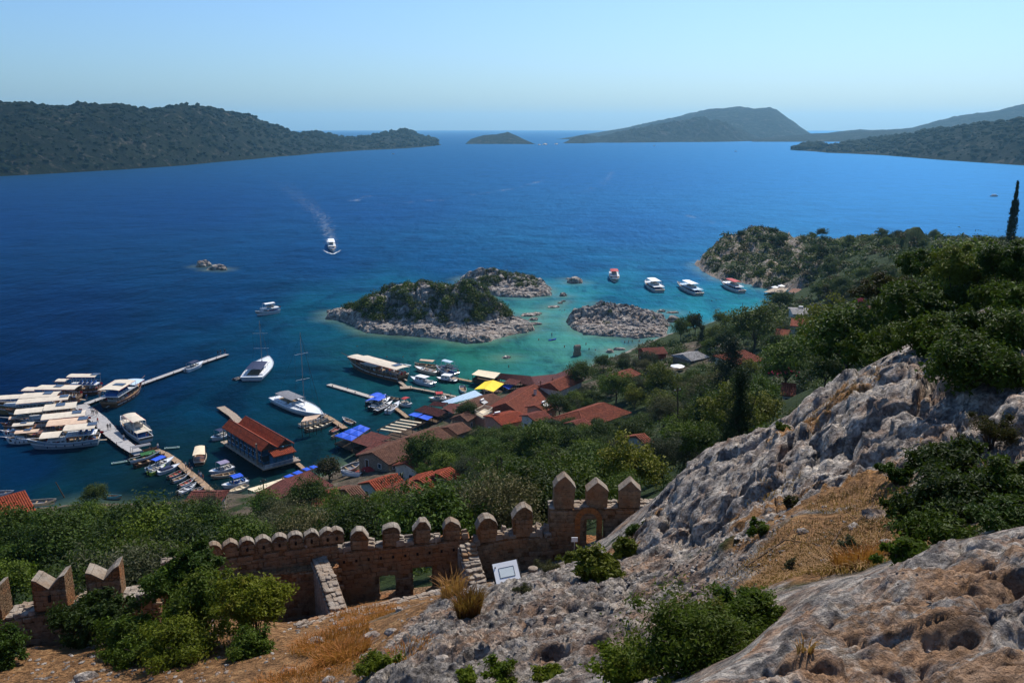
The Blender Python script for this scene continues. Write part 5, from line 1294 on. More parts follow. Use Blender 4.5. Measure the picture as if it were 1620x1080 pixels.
for a, b in zip(pl_[:-1], pl_[1:]):
    w.tube([a.lerp(b, t) - Vector((0, 0, 1.2 * math.sin(math.pi * t))) for t in np.linspace(0, 1, 9)], .02, 4)
tag(w.build('power_line', M_dark), 'thin power line sagging between the village poles', 'cable')
# lattice mast
q = P(790, 742, 100); g = gz(q.x, q.y); lm = empty('lattice_mast', (q.x, q.y, g), .3, 'rusty lattice mast rising from the trees just beyond the wall', 'mast'); hh = P(790, 742, 100).z - g + 1.5
for i in range(4):
    sx, sy = ((-1, -1), (1, -1), (1, 1), (-1, 1))[i]; m = MB(); m.tube([(sx * .7, sy * .7, -1), (sx * .25, sy * .25, hh)], .06, 5); m.build('leg', M_timber, lm)
m = MB()
for k in range(int(hh / .9)):
    z0, z1 = k * .9, (k + 1) * .9; r0, r1 = .7 - .45 * z0 / hh, .7 - .45 * z1 / hh; c = [(-1, -1), (1, -1), (1, 1), (-1, 1)]
    for i in range(4): a, b = c[i], c[(i + 1) % 4]; m.tube([(a[0] * r0, a[1] * r0, z0), (b[0] * r1, b[1] * r1, z1)], .03, 4)
tag(m.build('lattice_bars', M_timber, lm), kind='stuff')

# ------------- information panel on its stand, small plaque
q = P(802, 905, 23.2); g = gz(q.x, q.y) - .05
ip = empty('information_panel', (q.x, q.y, g), .10, 'tilted white information panel on a dark frame in front of the castle wall', 'sign')
tl = Matrix.Translation((0, 0, q.z - g)) @ Matrix.Rotation(R(33), 4, 'X') @ Matrix.Rotation(-.10, 4, 'Y') @ Matrix.Rotation(.12, 4, 'Z')
def tbox(nm, c, s, mat, par):
    m = MB(); m.box((0, 0, 0), s); o = m.build(nm, mat, par); o.matrix_basis = tl @ Matrix.Translation(c); return o
tbox('panel', (0, 0, 0), (.78, .72, .03), M_dark, ip)
tbox('face', (-.01, .01, .02), (.71, .65, .012), M_white, ip)
fc = tbox('printed_field', (0, .0, .029), (.42, .30, .006), plain('printed_panel_field', (0.66, 0.72, 0.70), .5, .4, .04, 5), ip)
m = MB()
for s in (-1, 1): m.box((s * .215, 0, .034), (.012, .32, .008)); m.box((0, s * .155, .034), (.44, .012, .008))
o = m.build('field_border', plain('grey_print', (0.12, 0.13, 0.14), .5), ip); o.matrix_basis = tl
for s in (-1, 1):
    m = MB(); m.tube([(s * .33, .1, -.1), (s * .33, .05, q.z - g)], .022, 6); m.tube([(s * .33, .35, -.1), (s * .33, .12, q.z - g + .12)], .018, 6); m.build('leg', M_dark, ip)
m = MB(); m.tube([(-.33, .1, .25), (.33, .1, .25)], .018, 6); m.build('crossbar', M_dark, ip)
q = P(909, 853, 34.0); g = gz(q.x, q.y)
sp = empty('wall_plaque', (q.x, q.y, g), 0, 'little white notice board at the foot of the highest wall', 'sign'); m = MB(); m.box((0, 0, q.z - g), (.26, .03, .2)); m.build('board', M_white, sp); m = MB(); m.tube([(0, .04, -.1), (0, .04, q.z - g)], .02, 6); m.build('post', M_steel, sp)
q = P(843, 917, 23.8); g = gz(q.x, q.y); m = MB(); m.lathe([(.13, -.1), (.14, .2), (.15, .28), (.12, .30)], n=10); o = m.build('cut_stump', M_pale, smooth=False); o.location = (q.x, q.y, g); tag(o, 'short pale stone stub beside the information panel', 'stone block')
# Lycian sarcophagus standing in the lagoon
q = W(913, 562, 0); sg_ = empty('sarcophagus', (q.x, q.y, 0), .5, 'ancient stone tomb with pointed lid standing in the shallow lagoon', 'tomb')
m = MB(); m.box((0, 0, .4), (2.3, 1.5, 1.4)); m.build('plinth', M_pale, sg_); m = MB(); m.box((0, 0, 1.7), (2.0, 1.2, 1.2)); m.build('chest', M_pale, sg_)
m = MB(); extrude(m, [(-.75, 2.35), (.75, 2.35), (.68, 2.9), (.4, 3.4), (0, 3.75), (-.4, 3.4), (-.68, 2.9)], 2.2, Matrix.Rotation(math.pi / 2, 4, 'Z')); m.build('lid', M_pale, sg_)
# ---------------------------------------------------------------- boats
M_varn = plain('varnished_hull', (0.20, 0.085, 0.035), .35, .4, .2, 2)
M_hullb = plain('blue_grey_hull', (0.30, 0.38, 0.45), .4, .4, .1, 1)
M_hulld = plain('dark_hull', (0.03, 0.035, 0.045), .35, .4, .2, 1)
M_teak = plain('teak_deck', (0.36, 0.24, 0.14), .8, .2, .15, 3)
M_cush = plain('pale_cushions', (0.62, 0.56, 0.48), .9, .1, .1, 3)
M_bluec = plain('blue_cushions', (0.04, 0.14, 0.42), .9, .1, .1, 3)
M_lime = plain('lime_trim', (0.42, 0.60, 0.05), .4, .4, .05, 3)
M_green = plain('green_tarp', (0.035, 0.12, 0.07), .9, .1, .2, 2)
M_rub = plain('rubber_black', (0.02, 0.02, 0.022), .6, .3, .2, 3)
M_grey = plain('grey_fabric', (0.22, 0.22, 0.24), .9, .1, .15, 2)
def hull_profile(L, B, F, sheer=.5, stern=.8, fine=2.2, n=15):
    out = []
    for i in range(n + 1):
        s = i / n
        half = B / 2 * min(1, stern + (1 - stern) * math.sin(min(1, s / .4) * math.pi / 2)) * (1 - max(0, (s - .45) / .55) ** fine)
        z = F * (1 + sheer * (max(0, (s - .4) / .6) ** 1.8) + .18 * sheer * max(0, (.3 - s) / .3))
        out.append((s, max(half, .015), z))
    return out
def hull(root, L, B, F, mat, sheer=.5, stern=.8, fine=2.2, draft=.5, rake=.10, deck_z=.75, deck_mat=None, stripe=None, rail=None, well=None):
    pr = hull_profile(L, B, F, sheer, stern, fine)
    vs = []; fs = []; mi = []
    secs = ((0, -1), (.55, -.6), (.86, 0), (.965, .48), (.985, .60), (1.0, 1.0))
    def xx(s, t): return -L / 2 + L * s * (1 - rake) + rake * L * s ** 3 * t + (L * .02 * (1 - t) if s < .01 else 0)
    for (s, h, z) in pr:
        for sd_ in (1, -1):
            for (w, t) in secs: vs.append((xx(s, max(t, 0)), sd_ * h * w, draft * t if t < 0 else z * t))
    m = 2 * len(secs); k = len(secs)
    mb = MB()
    for i in range(len(pr) - 1):
        for j in range(k - 1):
            a = i * m + j; fs.append((a, a + 1, a + m + 1, a + m)); mi.append(1 if (stripe and j == 3) else 0)
            b = i * m + k + j; fs.append((b, b + m, b + m + 1, b + 1)); mi.append(1 if (stripe and j == 3) else 0)
    st = list(range(k)) + list(range(2 * k - 1, k - 1, -1)); fs.append(tuple(st[::-1])); mi.append(0)
    mb.v = vs; mb.f = [list(f) for f in fs]; mb.m = mi
    mb.build('hull', [mat] + ([stripe] if stripe else []), root, True if False else False)
    # deck inside the bulwark
    d = MB(); vs = []; fs = []
    for (s, h, z) in pr:
        x = xx(s, .9); hh = max(.01, h * .97 - .03); zd = z * deck_z
        vs += [(x - .03, hh, zd), (x - .03, -hh, zd), (x - .03, hh, z - .005), (x - .03, -hh, z - .005)]
    for i in range(len(pr) - 1):
        a = i * 4; fs += [(a, a + 4, a + 5, a + 1), (a, a + 2, a + 6, a + 4), (a + 1, a + 5, a + 7, a + 3)]
    fs.append((0, 1, 3, 2)); d.add(vs, fs); d.build('deck', deck_mat or M_teak, root)
    g = MB()
    for sd_ in (1, -1): g.tube([(xx(s, 1), sd_ * h, z + .01) for (s, h, z) in pr], .045 if L < 9 else .08, 5)
    g.tube([(xx(pr[0][0], 1), pr[0][1], pr[0][2] + .01), (xx(pr[0][0], 1), -pr[0][1], pr[0][2] + .01)], .045 if L < 9 else .08, 5)
    g.build('gunwale', rail or mat, root)
    return pr, xx
def sheet(root, x0, x1, w, z, mat, arch=.15, sag=.05, nm='canopy', drop=0.0, posts=True, ppost=None, zp=1.0, solar=None, taper=1.0, trim=None):
    m = MB(); n = 8; vs = []
    for i in range(n + 1):
        t = i / n; ww = w * (1 + (taper - 1) * t)
        for j in range(n + 1):
            s = j / n * 2 - 1
            vs.append((x0 + (x1 - x0) * t, s * ww / 2, z + arch * (1 - s * s) - sag * math.sin(math.pi * ((t * 3) % 1)) - drop * t))
    k = len(vs); vs += [(a, b, c - .05) for a, b, c in vs]; fs = []
    for i in range(n):
        for j in range(n): a = i * (n + 1) + j; fs += [(a, a + n + 1, a + n + 2, a + 1), (k + a, k + a + 1, k + a + n + 2, k + a + n + 1)]
    for i in range(n):
        fs += [(i, i + 1, k + i + 1, k + i), (n * (n + 1) + i + 1, n * (n + 1) + i, k + n * (n + 1) + i, k + n * (n + 1) + i + 1), ((i + 1) * (n + 1), i * (n + 1), k + i * (n + 1), k + (i + 1) * (n + 1)), (i * (n + 1) + n, (i + 1) * (n + 1) + n, k + (i + 1) * (n + 1) + n, k + i * (n + 1) + n)]
    m.add(vs, fs); c = m.build(nm, mat, root)
    if trim:
        t_ = MB()
        for s in (-1, 1): t_.tube([(x0, s * w / 2, z - .06), (x1, s * w * taper / 2, z - .06 - drop)], .05, 4)
        t_.build('trim', trim, c)
    if solar is not None:
        xs = x0 + (x1 - x0) * solar
        s_ = MB(); s_.box((xs, -w * .12, z + arch * .98 + .06), (min(2.2, abs(x1 - x0) * .3), w * .5, .05)); s_.build('solar_panel', M_solar, c)
    if posts:
        n_ = max(2, int(abs(x1 - x0) / 2.4) + 1)
        for i in range(n_):
            x = x0 + (x1 - x0) * (i + .0) / (n_ - 1)
            for s in (-1, 1):
                p = MB(); p.tube([(x * .98, s * w * .48, zp), (x * .98, s * w * .47, z - .02 - drop * i / (n_ - 1))], .045, 5); p.build('post', ppost or M_steel, root)
    return c
def seats(root, xs, w, z, mat, nm='bench'):
    for x in xs:
        m = MB(); m.box((x, 0, z + .22), (.5, w, .42)); m.box((x - .25, 0, z + .6), (.1, w, .45)); m.build(nm, mat, root)
def windows_row(root, x0, x1, y, z, n, h=.35):
    for i in range(n):
        x = x0 + (x1 - x0) * (i + .5) / n; m = MB(); m.box((x, y, z), ((x1 - x0) / n * .7, .04, h)); m.build('window', M_glass, root)
def boat_root(name, s, b, label, cat, group=None, maxL=99):
    A = W(*s); B = W(*b); d = B - A; C_ = (A + B) / 2
    r = empty(name, (C_.x, C_.y, 0), math.atan2(d.y, d.x), label, cat, group)
    keepout([A + Vector((0, 0, 1)), B + Vector((0, 0, 4))], -1, C_.y)
    LANDS_BOATS.append((C_.x, C_.y))
    return r, min(d.length, maxL)
LANDS_BOATS = []
def gulet(s, b, label, hullm=M_varn, canopies=((-.46, .12),), cmat=None, B=None, mast=True, cabin=(-.05, .22), sprit=True, stripe=M_white, deckm=M_teak, z2=3.6, solar=.5, two=False, F=1.5, flag=True, name='gulet', cat='excursion boat', bed=True, group=None):
    root, L = boat_root(name, s, b, label, cat, group)
    B = B or max(2.6, L * .30); L *= .97
    hull(root, L, B, F, hullm, sheer=.75, stern=.78, deck_z=.72, stripe=stripe, deck_mat=deckm, rail=M_white if hullm is not M_varn else M_varn)
    dz = F * .74
    m = MB(); m.box((L * (cabin[0] + cabin[1]) / 2, 0, dz + .5), (L * (cabin[1] - cabin[0]), B * .55, 1.0), taper=.94); m.build('cabin', M_white if hullm is not M_varn else M_varn, root)
    for y in (-1, 1): windows_row(root, L * cabin[0] + .2, L * cabin[1] - .2, y * B * .275, dz + .55, max(2, int(L * (cabin[1] - cabin[0]) / .9)))
    for i, cn in enumerate(canopies):
        x0, x1 = cn[0] * L, cn[1] * L; z = cn[2] if len(cn) > 2 else z2; mt = cn[3] if len(cn) > 3 else (cmat or M_canvas)
        wt = B * .98 if x1 < L * .32 else B * .8
        sheet(root, x0, x1, wt, z, mt, arch=.22, zp=dz, solar=solar if i == 0 else None, trim=M_redc if hullm is M_varn else None)
    if two:      # upper deck carried on the posts
        m = MB(); m.box((L * (two[0] + two[1]) / 2, 0, 2.9), (L * (two[1] - two[0]), B * .8, .16)); m.build('upper_deck', M_white, root)
        rl = MB()
        for sd_ in (-1, 1):
            rl.tube([(L * two[0], sd_ * B * .39, 3.7), (L * two[1], sd_ * B * .39, 3.7)], .035, 5)
            for k in range(9): x = L * (two[0] + (two[1] - two[0]) * k / 8); rl.tube([(x, sd_ * B * .39, 2.95), (x, sd_ * B * .39, 3.7)], .025, 4)
        rl.build('railing', M_steel, root); seats(root, [L * two[0] + 1 + 1.3 * k for k in range(max(1, int(L * (two[1] - two[0]) / 1.7)))], B * .5, 2.98, M_bluec, 'seat')
    m = MB()
    seats(root, [L * (-.40 + .07 * k) for k in range(4)], B * .42, dz, M_cush, 'bench')
    if bed:
        for sd_ in (-1, 1):
            m = MB(); m.box((L * .30, sd_ * B * .10, F * .95), (1.8, B * .16, .16)); m.build('sun_mattress', M_cush if sd_ > 0 else M_bluec, root)
    if mast:
        m = MB(); m.tube([(L * .20, 0, dz), (L * .20, 0, dz + L * .62)], [.11, .06], 7); m.tube([(L * .19, 0, dz + 2.8), (-L * .22, 0, dz + 3.1)], .07, 6); m.build('mast', M_varn, root)
        m = MB()
        for e in ((L * .52, 0, F * 1.7), (L * .1, B * .45, F), (L * .1, -B * .45, F), (-L * .46, 0, F)): m.tube([(L * .2, 0, dz + L * .6), e], .015, 3)
        m.build('rigging', M_steel, root)
    if sprit:
        m = MB(); m.tube([(L * .44, 0, F * 1.62), (L * .62, 0, F * 2.0)], [.09, .05], 6); m.build('bowsprit', M_white if hullm is not M_varn else M_varn, root)
    m = MB(); m.slab([(-L * .5, .3, dz * .7), (-L * .5, -.3, dz * .7), (-L * .5 - 1.6, -.28, .7), (-L * .5 - 1.6, .28, .7)], .06); m.build('gangway', M_deckw, root)
    rg = MB()
    for i in range(10):
        x = -L * .46 + i * L * .07
        for sd_ in (-1, 1): rg.tube([(x, sd_ * B * .46, F * .9), (x, sd_ * B * .46, F * .9 + .75)], .02, 4)
    for sd_ in (-1, 1): rg.tube([(-L * .46, sd_ * B * .46, F * .9 + .75), (L * .17, sd_ * B * .46, F * .9 + .75)], .025, 4)
    rg.build('guard_rail', M_steel, root)
    rgn = random.Random(int(s[0] * 7 + s[1]))
    for nm_, mt_ in (('red_bundles', M_redc), ('blue_bundles', M_bluec), ('deck_gear', M_timber), ('white_gear', M_white)):
        g_ = MB()
        for _ in range(7):
            g_.box((L * rgn.uniform(-.46, .34), B * rgn.uniform(-.3, .3), dz + rgn.uniform(.25, .5)), (rgn.uniform(.3, .9), rgn.uniform(.2, .6), rgn.uniform(.3, .9)), rgn.uniform(0, 3))
        tag(g_.build(nm_, mt_, root), kind='stuff')
    fd = MB()
    for k in range(6):
        for sd_ in (-1, 1): fd.lathe([(.02, -.3), (.12, -.2), (.13, .1), (.03, .25)], (L * (-.4 + k * .12), sd_ * (B * .5 + .05), F * .6), 6)
    fd.build('fenders', M_navy, root)
    if flag:
        m = MB(); m.tube([(-L * .49, 0, F), (-L * .52, 0, F + 1.6)], .025, 5); fl = m.build('flagpole', M_white, root)
        m = MB(); m.slab([(-L * .52, 0, F + 1.6), (-L * .52 - .8, .1, F + 1.5), (-L * .52 - .8, .1, F + 1.0), (-L * .52, 0, F + 1.05)], .02); m.build('flag', M_redc, fl)
    return root
def dayboat(s, b, label, canopy=M_canvas, trim=None, B=None, low=M_white, group=None, name='tour_boat', up=(-.30, .12), lo=(-.46, .22)):
    root, L = boat_root(name, s, b, label, 'tour boat', group); B = B or L * .31; F = 1.25
    hull(root, L, B, F, M_gel, sheer=.7, stern=.85, deck_z=.6, stripe=M_navy, deck_mat=M_teak)
    dz = F * .62
    m = MB(); m.box((L * .12, 0, dz + .65), (L * .2, B * .56, 1.3), taper=.92); m.build('wheelhouse', M_white, root)
    for y in (-1, 1): windows_row(root, L * .03, L * .21, y * B * .275, dz + .85, 3, .4)
    sheet(root, lo[0] * L, lo[1] * L, B * .92, 2.55, low, arch=.1, nm='lower_roof', zp=dz, ppost=M_white)
    sheet(root, up[0] * L, up[1] * L, B * .78, 4.5, canopy, arch=.2, zp=2.65, ppost=M_white, trim=trim)
    seats(root, [L * (-.40 + .085 * k) for k in range(4)], B * .6, dz, M_bluec)
    seats(root, [L * (-.24 + .1 * k) for k in range(3)], B * .5, 2.7, M_cush, 'upper_bench')
    rl = MB()
    for sd_ in (-1, 1):
        for z in (3.3, 3.0): rl.tube([(-L * .42, sd_ * B * .42, z), (L * .2, sd_ * B * .42, z)], .025, 4)
        for k in range(8): rl.tube([(-L * .42 + k * L * .0885, sd_ * B * .42, 2.6), (-L * .42 + k * L * .0885, sd_ * B * .42, 3.3)], .025, 4)
    rl.build('railing', M_steel, root)
    m = MB(); m.tube([(L * .35, B * .2, F * 1.3), (L * .47, .02, F * 1.62 + .5), (L * .35, -B * .2, F * 1.3)], .03, 5); m.build('pulpit', M_steel, root)
    m = MB(); m.tube([(-L * .48, 0, 1.0), (-L * .52, 0, 2.6)], .03, 5); fl = m.build('flagpole', M_white, root); m = MB(); m.slab([(-L * .52, 0, 2.6), (-L * .52 - .7, .1, 2.5), (-L * .52 - .7, .1, 2.05), (-L * .52, 0, 2.1)], .02); m.build('flag', M_redc, fl)
    return root
def outboard(root, x, z, y=0):
    m = MB(); m.box((x - .15, y, z + .28), (.36, .26, .42), taper=.8); m.box((x - .15, y, z - .3), (.14, .1, .8)); m.build('outboard_motor', M_rub, root)
def speedboat(s, b, label, bimini=None, hullm=M_gel, stripe=None, seatm=M_cush, cabin=False, name='motorboat', group=None, trimc=None, cover=None, B=None):
    root, L = boat_root(name, s, b, label, 'motorboat', group); B = B or min(2.3, L * .36); F = .72 if L < 7.5 else .95
    hull(root, L, B, F, hullm, sheer=.45, stern=.9, fine=2.6, deck_z=.98, deck_mat=M_gel if hullm is not M_hulld else M_white, stripe=stripe, draft=.3)
    # open cockpit with seats
    m = MB(); m.box((-L * .14, 0, F + .03), (L * .46, B * .68, .07)); m.build('cockpit_floor', seatm if False else M_grey, root)
    if cover:
        m = MB(); m.box((-L * .12, 0, F + .22), (L * .55, B * .8, .4), taper=.75); m.build('cover', cover, root)
    else:
        for k, x in enumerate((-.34, -.12, .0)):
            m = MB(); m.box((L * x, 0 if k == 0 else B * .17, F + .2), (.5, B * (.62 if k == 0 else .22), .28)); m.box((L * x - .24, 0 if k == 0 else B * .17, F + .42), (.1, B * (.62 if k == 0 else .22), .3)); m.build('seat', seatm, root)
        m = MB(); m.box((0.02 * L, -B * .17, F + .2), (.5, B * .22, .28)); m.build('seat', seatm, root)
    if cabin:
        m = MB(); m.box((L * .06, 0, F + .55), (L * .36, B * .62, 1.0), taper=.78); m.build('cabin', M_white, root)
        for y in (-1, 1): windows_row(root, -L * .08, L * .2, y * B * .285, F + .62, 2, .34)
        m = MB(); m.box((-L * .02, 0, F + 1.35), (L * .42, B * .78, .08)); m.build('hard_top', M_white, root)
        m = MB(); m.box((L * .215, 0, F + .62), (.05, B * .46, .4), tilt=('Y', -.5)); m.build('windscreen', M_glass, root)
    else:
        m = MB(); m.box((L * .14, 0, F + .22), (.05, B * .66, .42), tilt=('Y', -.6)); m.build('windscreen', M_glass, root)
        m = MB(); m.box((L * .28, 0, F + .07), (L * .18, B * .34, .1), taper=.8); m.build('foredeck_hatch', seatm, root)
    if bimini: sheet(root, -L * .30, L * .10, B * .92, F + 1.5, bimini, arch=.16, nm='bimini', zp=F)
    outboard(root, -L * .5, F * .9)
    return root
def skiff(s, b, label, hullm=M_gel, inner=None, canopy=None, motor=True, benches=3, name='skiff', group=None, B=None, seatm=None, cat='small boat'):
    root, L = boat_root(name, s, b, label, cat, group); B = B or max(1.1, min(1.9, L * .33)); F = .55 if L < 6.5 else .75
    hull(root, L, B, F, hullm, sheer=.6, stern=.72, fine=2.0, deck_z=.25, deck_mat=inner or M_teak, draft=.25)
    for k in range(benches):
        x = -L * .3 + k * L * .6 / max(1, benches - 1) * .9; ww = B * (.86 if k < benches - 1 else .62)
        m = MB(); m.box((x, 0, F * .72), (.28 if L < 6 else .5, ww, .05)); m.build('thwart', seatm or M_teak, root)
    m = MB(); m.box((L * .36, 0, F * 1.02), (L * .12, B * .3, .05)); m.build('bow_deck', M_gel if hullm is M_gel else M_teak, root)
    if motor: outboard(root, -L * .5, F * .9)
    if canopy: sheet(root, -L * .42, L * .22, B * .95, F + 1.55, canopy, arch=.2, zp=F * .8, ppost=M_timber, taper=.8)
    return root
def yacht(s, b, label, mast_top, covers=True, wide=.38, name='sailing_yacht', aft=M_navy, group=None):
    root, L = boat_root(name, s, b, label, 'sailing yacht', group); B = L * wide; F = 1.25
    hull(root, L, B, F, M_gel, sheer=.25, stern=.88, fine=2.4, deck_z=.98, deck_mat=M_gel, draft=.5, stripe=None)
    m = MB(); m.box((L * .06, 0, F + .28), (L * .40, B * .52, .55), taper=.82); m.build('coachroof', M_white, root)
    for y in (-1, 1): windows_row(root, -L * .08, L * .2, y * B * .25, F + .3, 3, .18)
    m = MB(); m.box((-L * .28, 0, F + .03), (L * .26, B * .5, .06)); m.build('cockpit_sole', M_teak, root)
    for y in (-1, 1): m = MB(); m.box((-L * .28, y * B * .32, F + .2), (L * .24, B * .14, .3)); m.build('cockpit_seat', M_white, root)
    sheet(root, -L * .40, -L * .02, B * .66, F + 1.75, M_grey if aft is None else aft, arch=.2, zp=F, nm='cockpit_awning')
    hh = mast_top; x = L * .1
    m = MB(); m.tube([(x, 0, F), (x, 0, hh)], [.10, .07], 7); m.build('mast', M_steel, root)
    for t in (.38, .72): m = MB(); m.tube([(x, -B * .32, F + (hh - F) * t), (x, B * .32, F + (hh - F) * t)], .035, 5); m.build('spreader', M_white, root)
    m = MB(); m.tube([(x, 0, F + 1.3), (-L * .34, 0, F + 1.5)], .16, 7); m.build('boom_with_sail', M_navy, root)
    m = MB()
    m.tube([(x, 0, hh * .97), (L * .47, 0, F * 1.2)], .05, 4); m.tube([(x, 0, hh * .98), (-L * .49, 0, F)], .018, 3)
    for y in (-1, 1): m.tube([(x, 0, hh * .95), (x, y * B * .32, F + (hh - F) * .72), (x, y * B * .32, F + (hh - F) * .38), (x, y * B * .46, F)], .018, 3)
    m.build('rigging', M_hulld, root)
    rl = MB()
    for y in (-1, 1):
        rl.tube([(-L * .48, y * B * .43, F + .6), (L * .1, y * B * .46, F + .6), (L * .45, y * .05, F * 1.2 + .6)], .015, 3)
        for k in range(6): rl.tube([(-L * .48 + k * L * .14, y * B * .44, F), (-L * .48 + k * L * .14, y * B * .44, F + .6)], .015, 3)
    rl.build('lifelines', M_steel, root)
    return root
def dinghy(s, b, label, mat=M_grey):
    root, L = boat_root('inflatable_dinghy', s, b, label, 'dinghy'); B = L * .5
    m = MB(); m.tube([(-L * .5, B * .36, .28), (L * .2, B * .38, .28), (L * .42, B * .2, .34), (L * .5, 0, .38), (L * .42, -B * .2, .34), (L * .2, -B * .38, .28), (-L * .5, -B * .36, .28)], .2, 8); m.build('tube', mat, root)
    m = MB(); m.box((-L * .06, 0, .12), (L * .8, B * .6, .08)); m.build('floor', M_dark, root); m = MB(); m.box((-L * .46, 0, .3), (.06, B * .66, .4)); m.build('transom', M_hulld, root)
    m = MB(); m.box((0, 0, .38), (.25, B * .7, .05)); m.build('seat', M_teak, root); outboard(root, -L * .5, .4)

# ---- the raft of excursion boats on the left (stern first, then bow, as seen at the waterline)
G = gulet
G((160, 700), (42, 711), 'blue grey hulled gulet at the front of the raft, long white bowsprit', M_hullb, ((-.47, -.03, 4.6), (.02, .30, 3.2)), z2=4.6, two=(-.47, -.05), stripe=M_white, solar=.12, mast=False)
G((148, 688), (22, 700), 'brown hulled gulet, second in the raft, with one long tan awning', M_varn, ((-.46, .06, 4.2, M_tan),), solar=.12, mast=False, bed=False)
G((140, 677), (20, 690), 'third gulet of the raft with narrow pale awning ending in a solar panel', M_varn, ((-.5, .10, 4.2),), solar=.2, mast=False, cmat=M_canvas)
G((126, 664), (14, 676), 'fourth gulet of the raft under two wide joined pale awnings', M_hulld, ((-.5, -.02, 4.3), (-.01, .40, 4.0, M_canvas)), mast=False, B=5.8)
G((116, 652), (8, 662), 'fifth gulet of the raft showing a double strip awning', M_varn, ((-.48, .30, 4.4),), mast=False, solar=.1)
G((98, 648), (-20, 655), 'tan sided boat with the longest pale flat awning in the raft', plain('ochre_hull', (0.30, 0.17, 0.06), .6, .3, .2, 2), ((-.5, .02, 4.6), (.03, .40, 4.5)), mast=False, solar=.3, B=5.2, sprit=False, cabin=(-.4, .3), F=2.0)
G((128, 636), (40, 636), 'boat with peaked pale awning and red bundles on its stern', M_varn, ((-.5, .24, 4.4), (.24, .5, 3.9)), mast=False, F=1.7)
G((96, 640), (36, 640), 'low tan awninged boat tucked between two larger rafted boats', M_varn, ((-.45, .2, 3.1, M_tan),), mast=False)
G((160, 622), (92, 622), 'two decked excursion boat at the top of the raft with square pale awning', M_varn, ((-.48, .2, 5.4), (.22, .5, 4.0)), two=(-.46, .18), mast=False, solar=.1, F=1.8)
G((50, 674), (2, 679), 'small boat outermost left with dull tan awning', M_varn, ((-.5, .2, 2.8, M_tan),), mast=False, flag=False, F=1.0, name='small_gulet')
G((60, 686), (2, 691), 'small white bowed boat with clean white awning on the left', M_gel, ((-.45, .15, 2.9, M_canvas),), mast=False, flag=False, F=1.0, name='small_gulet')
G((68, 697), (8, 702), 'small boat with pinkish tan awning nearest the brown gulet bow', M_gel, ((-.45, .2, 2.8, M_tan),), mast=False, flag=False, F=1.0, name='small_gulet')
G((172, 646), (226, 612), 'two decked boat alone on the outer side of the long jetty with cream arched awning', M_varn, ((-.48, .02, 5.0), (.04, .34, 3.4, M_ice)), two=(-.46, .12), mast=False, solar=.5)
dayboat((232, 700), (192, 670), 'short white tour boat with red trimmed awning moored across from the raft', trim=M_redc, B=4.0, low=M_canvas)
speedboat((294, 589), (322, 577), 'dark topped motorboat tied to the long jetty', bimini=M_navy, hullm=M_gel)
# ---- anchored and moving boats
dayboat((441, 494), (404, 500), 'white tour boat with two roofs drifting left of the largest island', canopy=M_white)
dayboat((523, 386), (527, 400), 'white tour boat heading in from the open sea with a foaming wake', canopy=M_white, B=5.2)
dayboat((970, 437), (974, 448), 'tour boat with red canopy at anchor, leftmost of the row of four', canopy=M_redc, trim=M_redc, B=5.0)
dayboat((1044, 463), (1021, 449), 'tour boat with round white canopy, second of the anchored row', canopy=M_white, B=5.6)
dayboat((1107, 468), (1071, 452), 'long white tour boat with pale turquoise lower roof, third of the anchored row', canopy=M_white, low=M_ice, B=5.0)
dayboat((1174, 464), (1140, 450), 'tour boat with dark red and white roofs anchored nearest the rocky point', canopy=M_redc, trim=M_redc, B=4.6, lo=(-.4, .25))
yacht((398, 603), (426, 570), 'white sailing yacht with dark awning swinging at anchor beside a dinghy', 15.5, wide=.30)
dinghy((370, 602), (385, 597), 'dark inflatable dinghy behind the anchored yacht')
G((640, 604), (549, 578), 'big wooden gulet with long white awning moored off the thin jetty', M_varn, ((-.5, .24, 4.2), (.26, .40, 3.9)), z2=4.2, solar=.18, mast=False, B=5.4, F=1.9, two=False)
yacht((440, 633), (512, 664), 'large white yacht with navy sail cover alongside the weathered jetty', 22.0, wide=.27, aft=None, name='motor_sailer')
S([(476, 667, 4.2), (500, 662, 4.2), (508, 655, 4.6), (482, 659, 4.6)], 'tan awning stretched over the bow of the large white yacht', M_tan)
skiff((480, 671), (516, 661), 'white open skiff with dark inside, first beside the weathered jetty', benches=4, B=2.0, motor=False)
skiff((474, 676), (520, 667), 'cream open skiff between its white and wooden neighbours', plain('cream_hull', (0.66, 0.55, 0.40), .4, .4), benches=4, B=2.2, inner=M_cush, motor=False)
skiff((484, 683), (530, 670), 'long cream skiff with wide yellowish benches, outermost of three', plain('cream_hull', (0.66, 0.55, 0.40)), benches=4, B=2.4, inner=M_timber, seatm=M_cream, motor=False)
skiff((560, 672), (542, 664), 'little white rowboat right of the weathered jetty', benches=3, motor=True)
skiff((524, 686), (541, 676), 'pinkish grey skiff tucked beside the blue awning squares', plain('pink_grey_hull', (0.45, 0.36, 0.38), .5, .3), seatm=M_redc)
skiff((526, 694), (535, 690), 'tiny tan rowboat below the blue awning squares', plain('cream_hull', (0.66, 0.55, 0.40)), motor=False, benches=2)
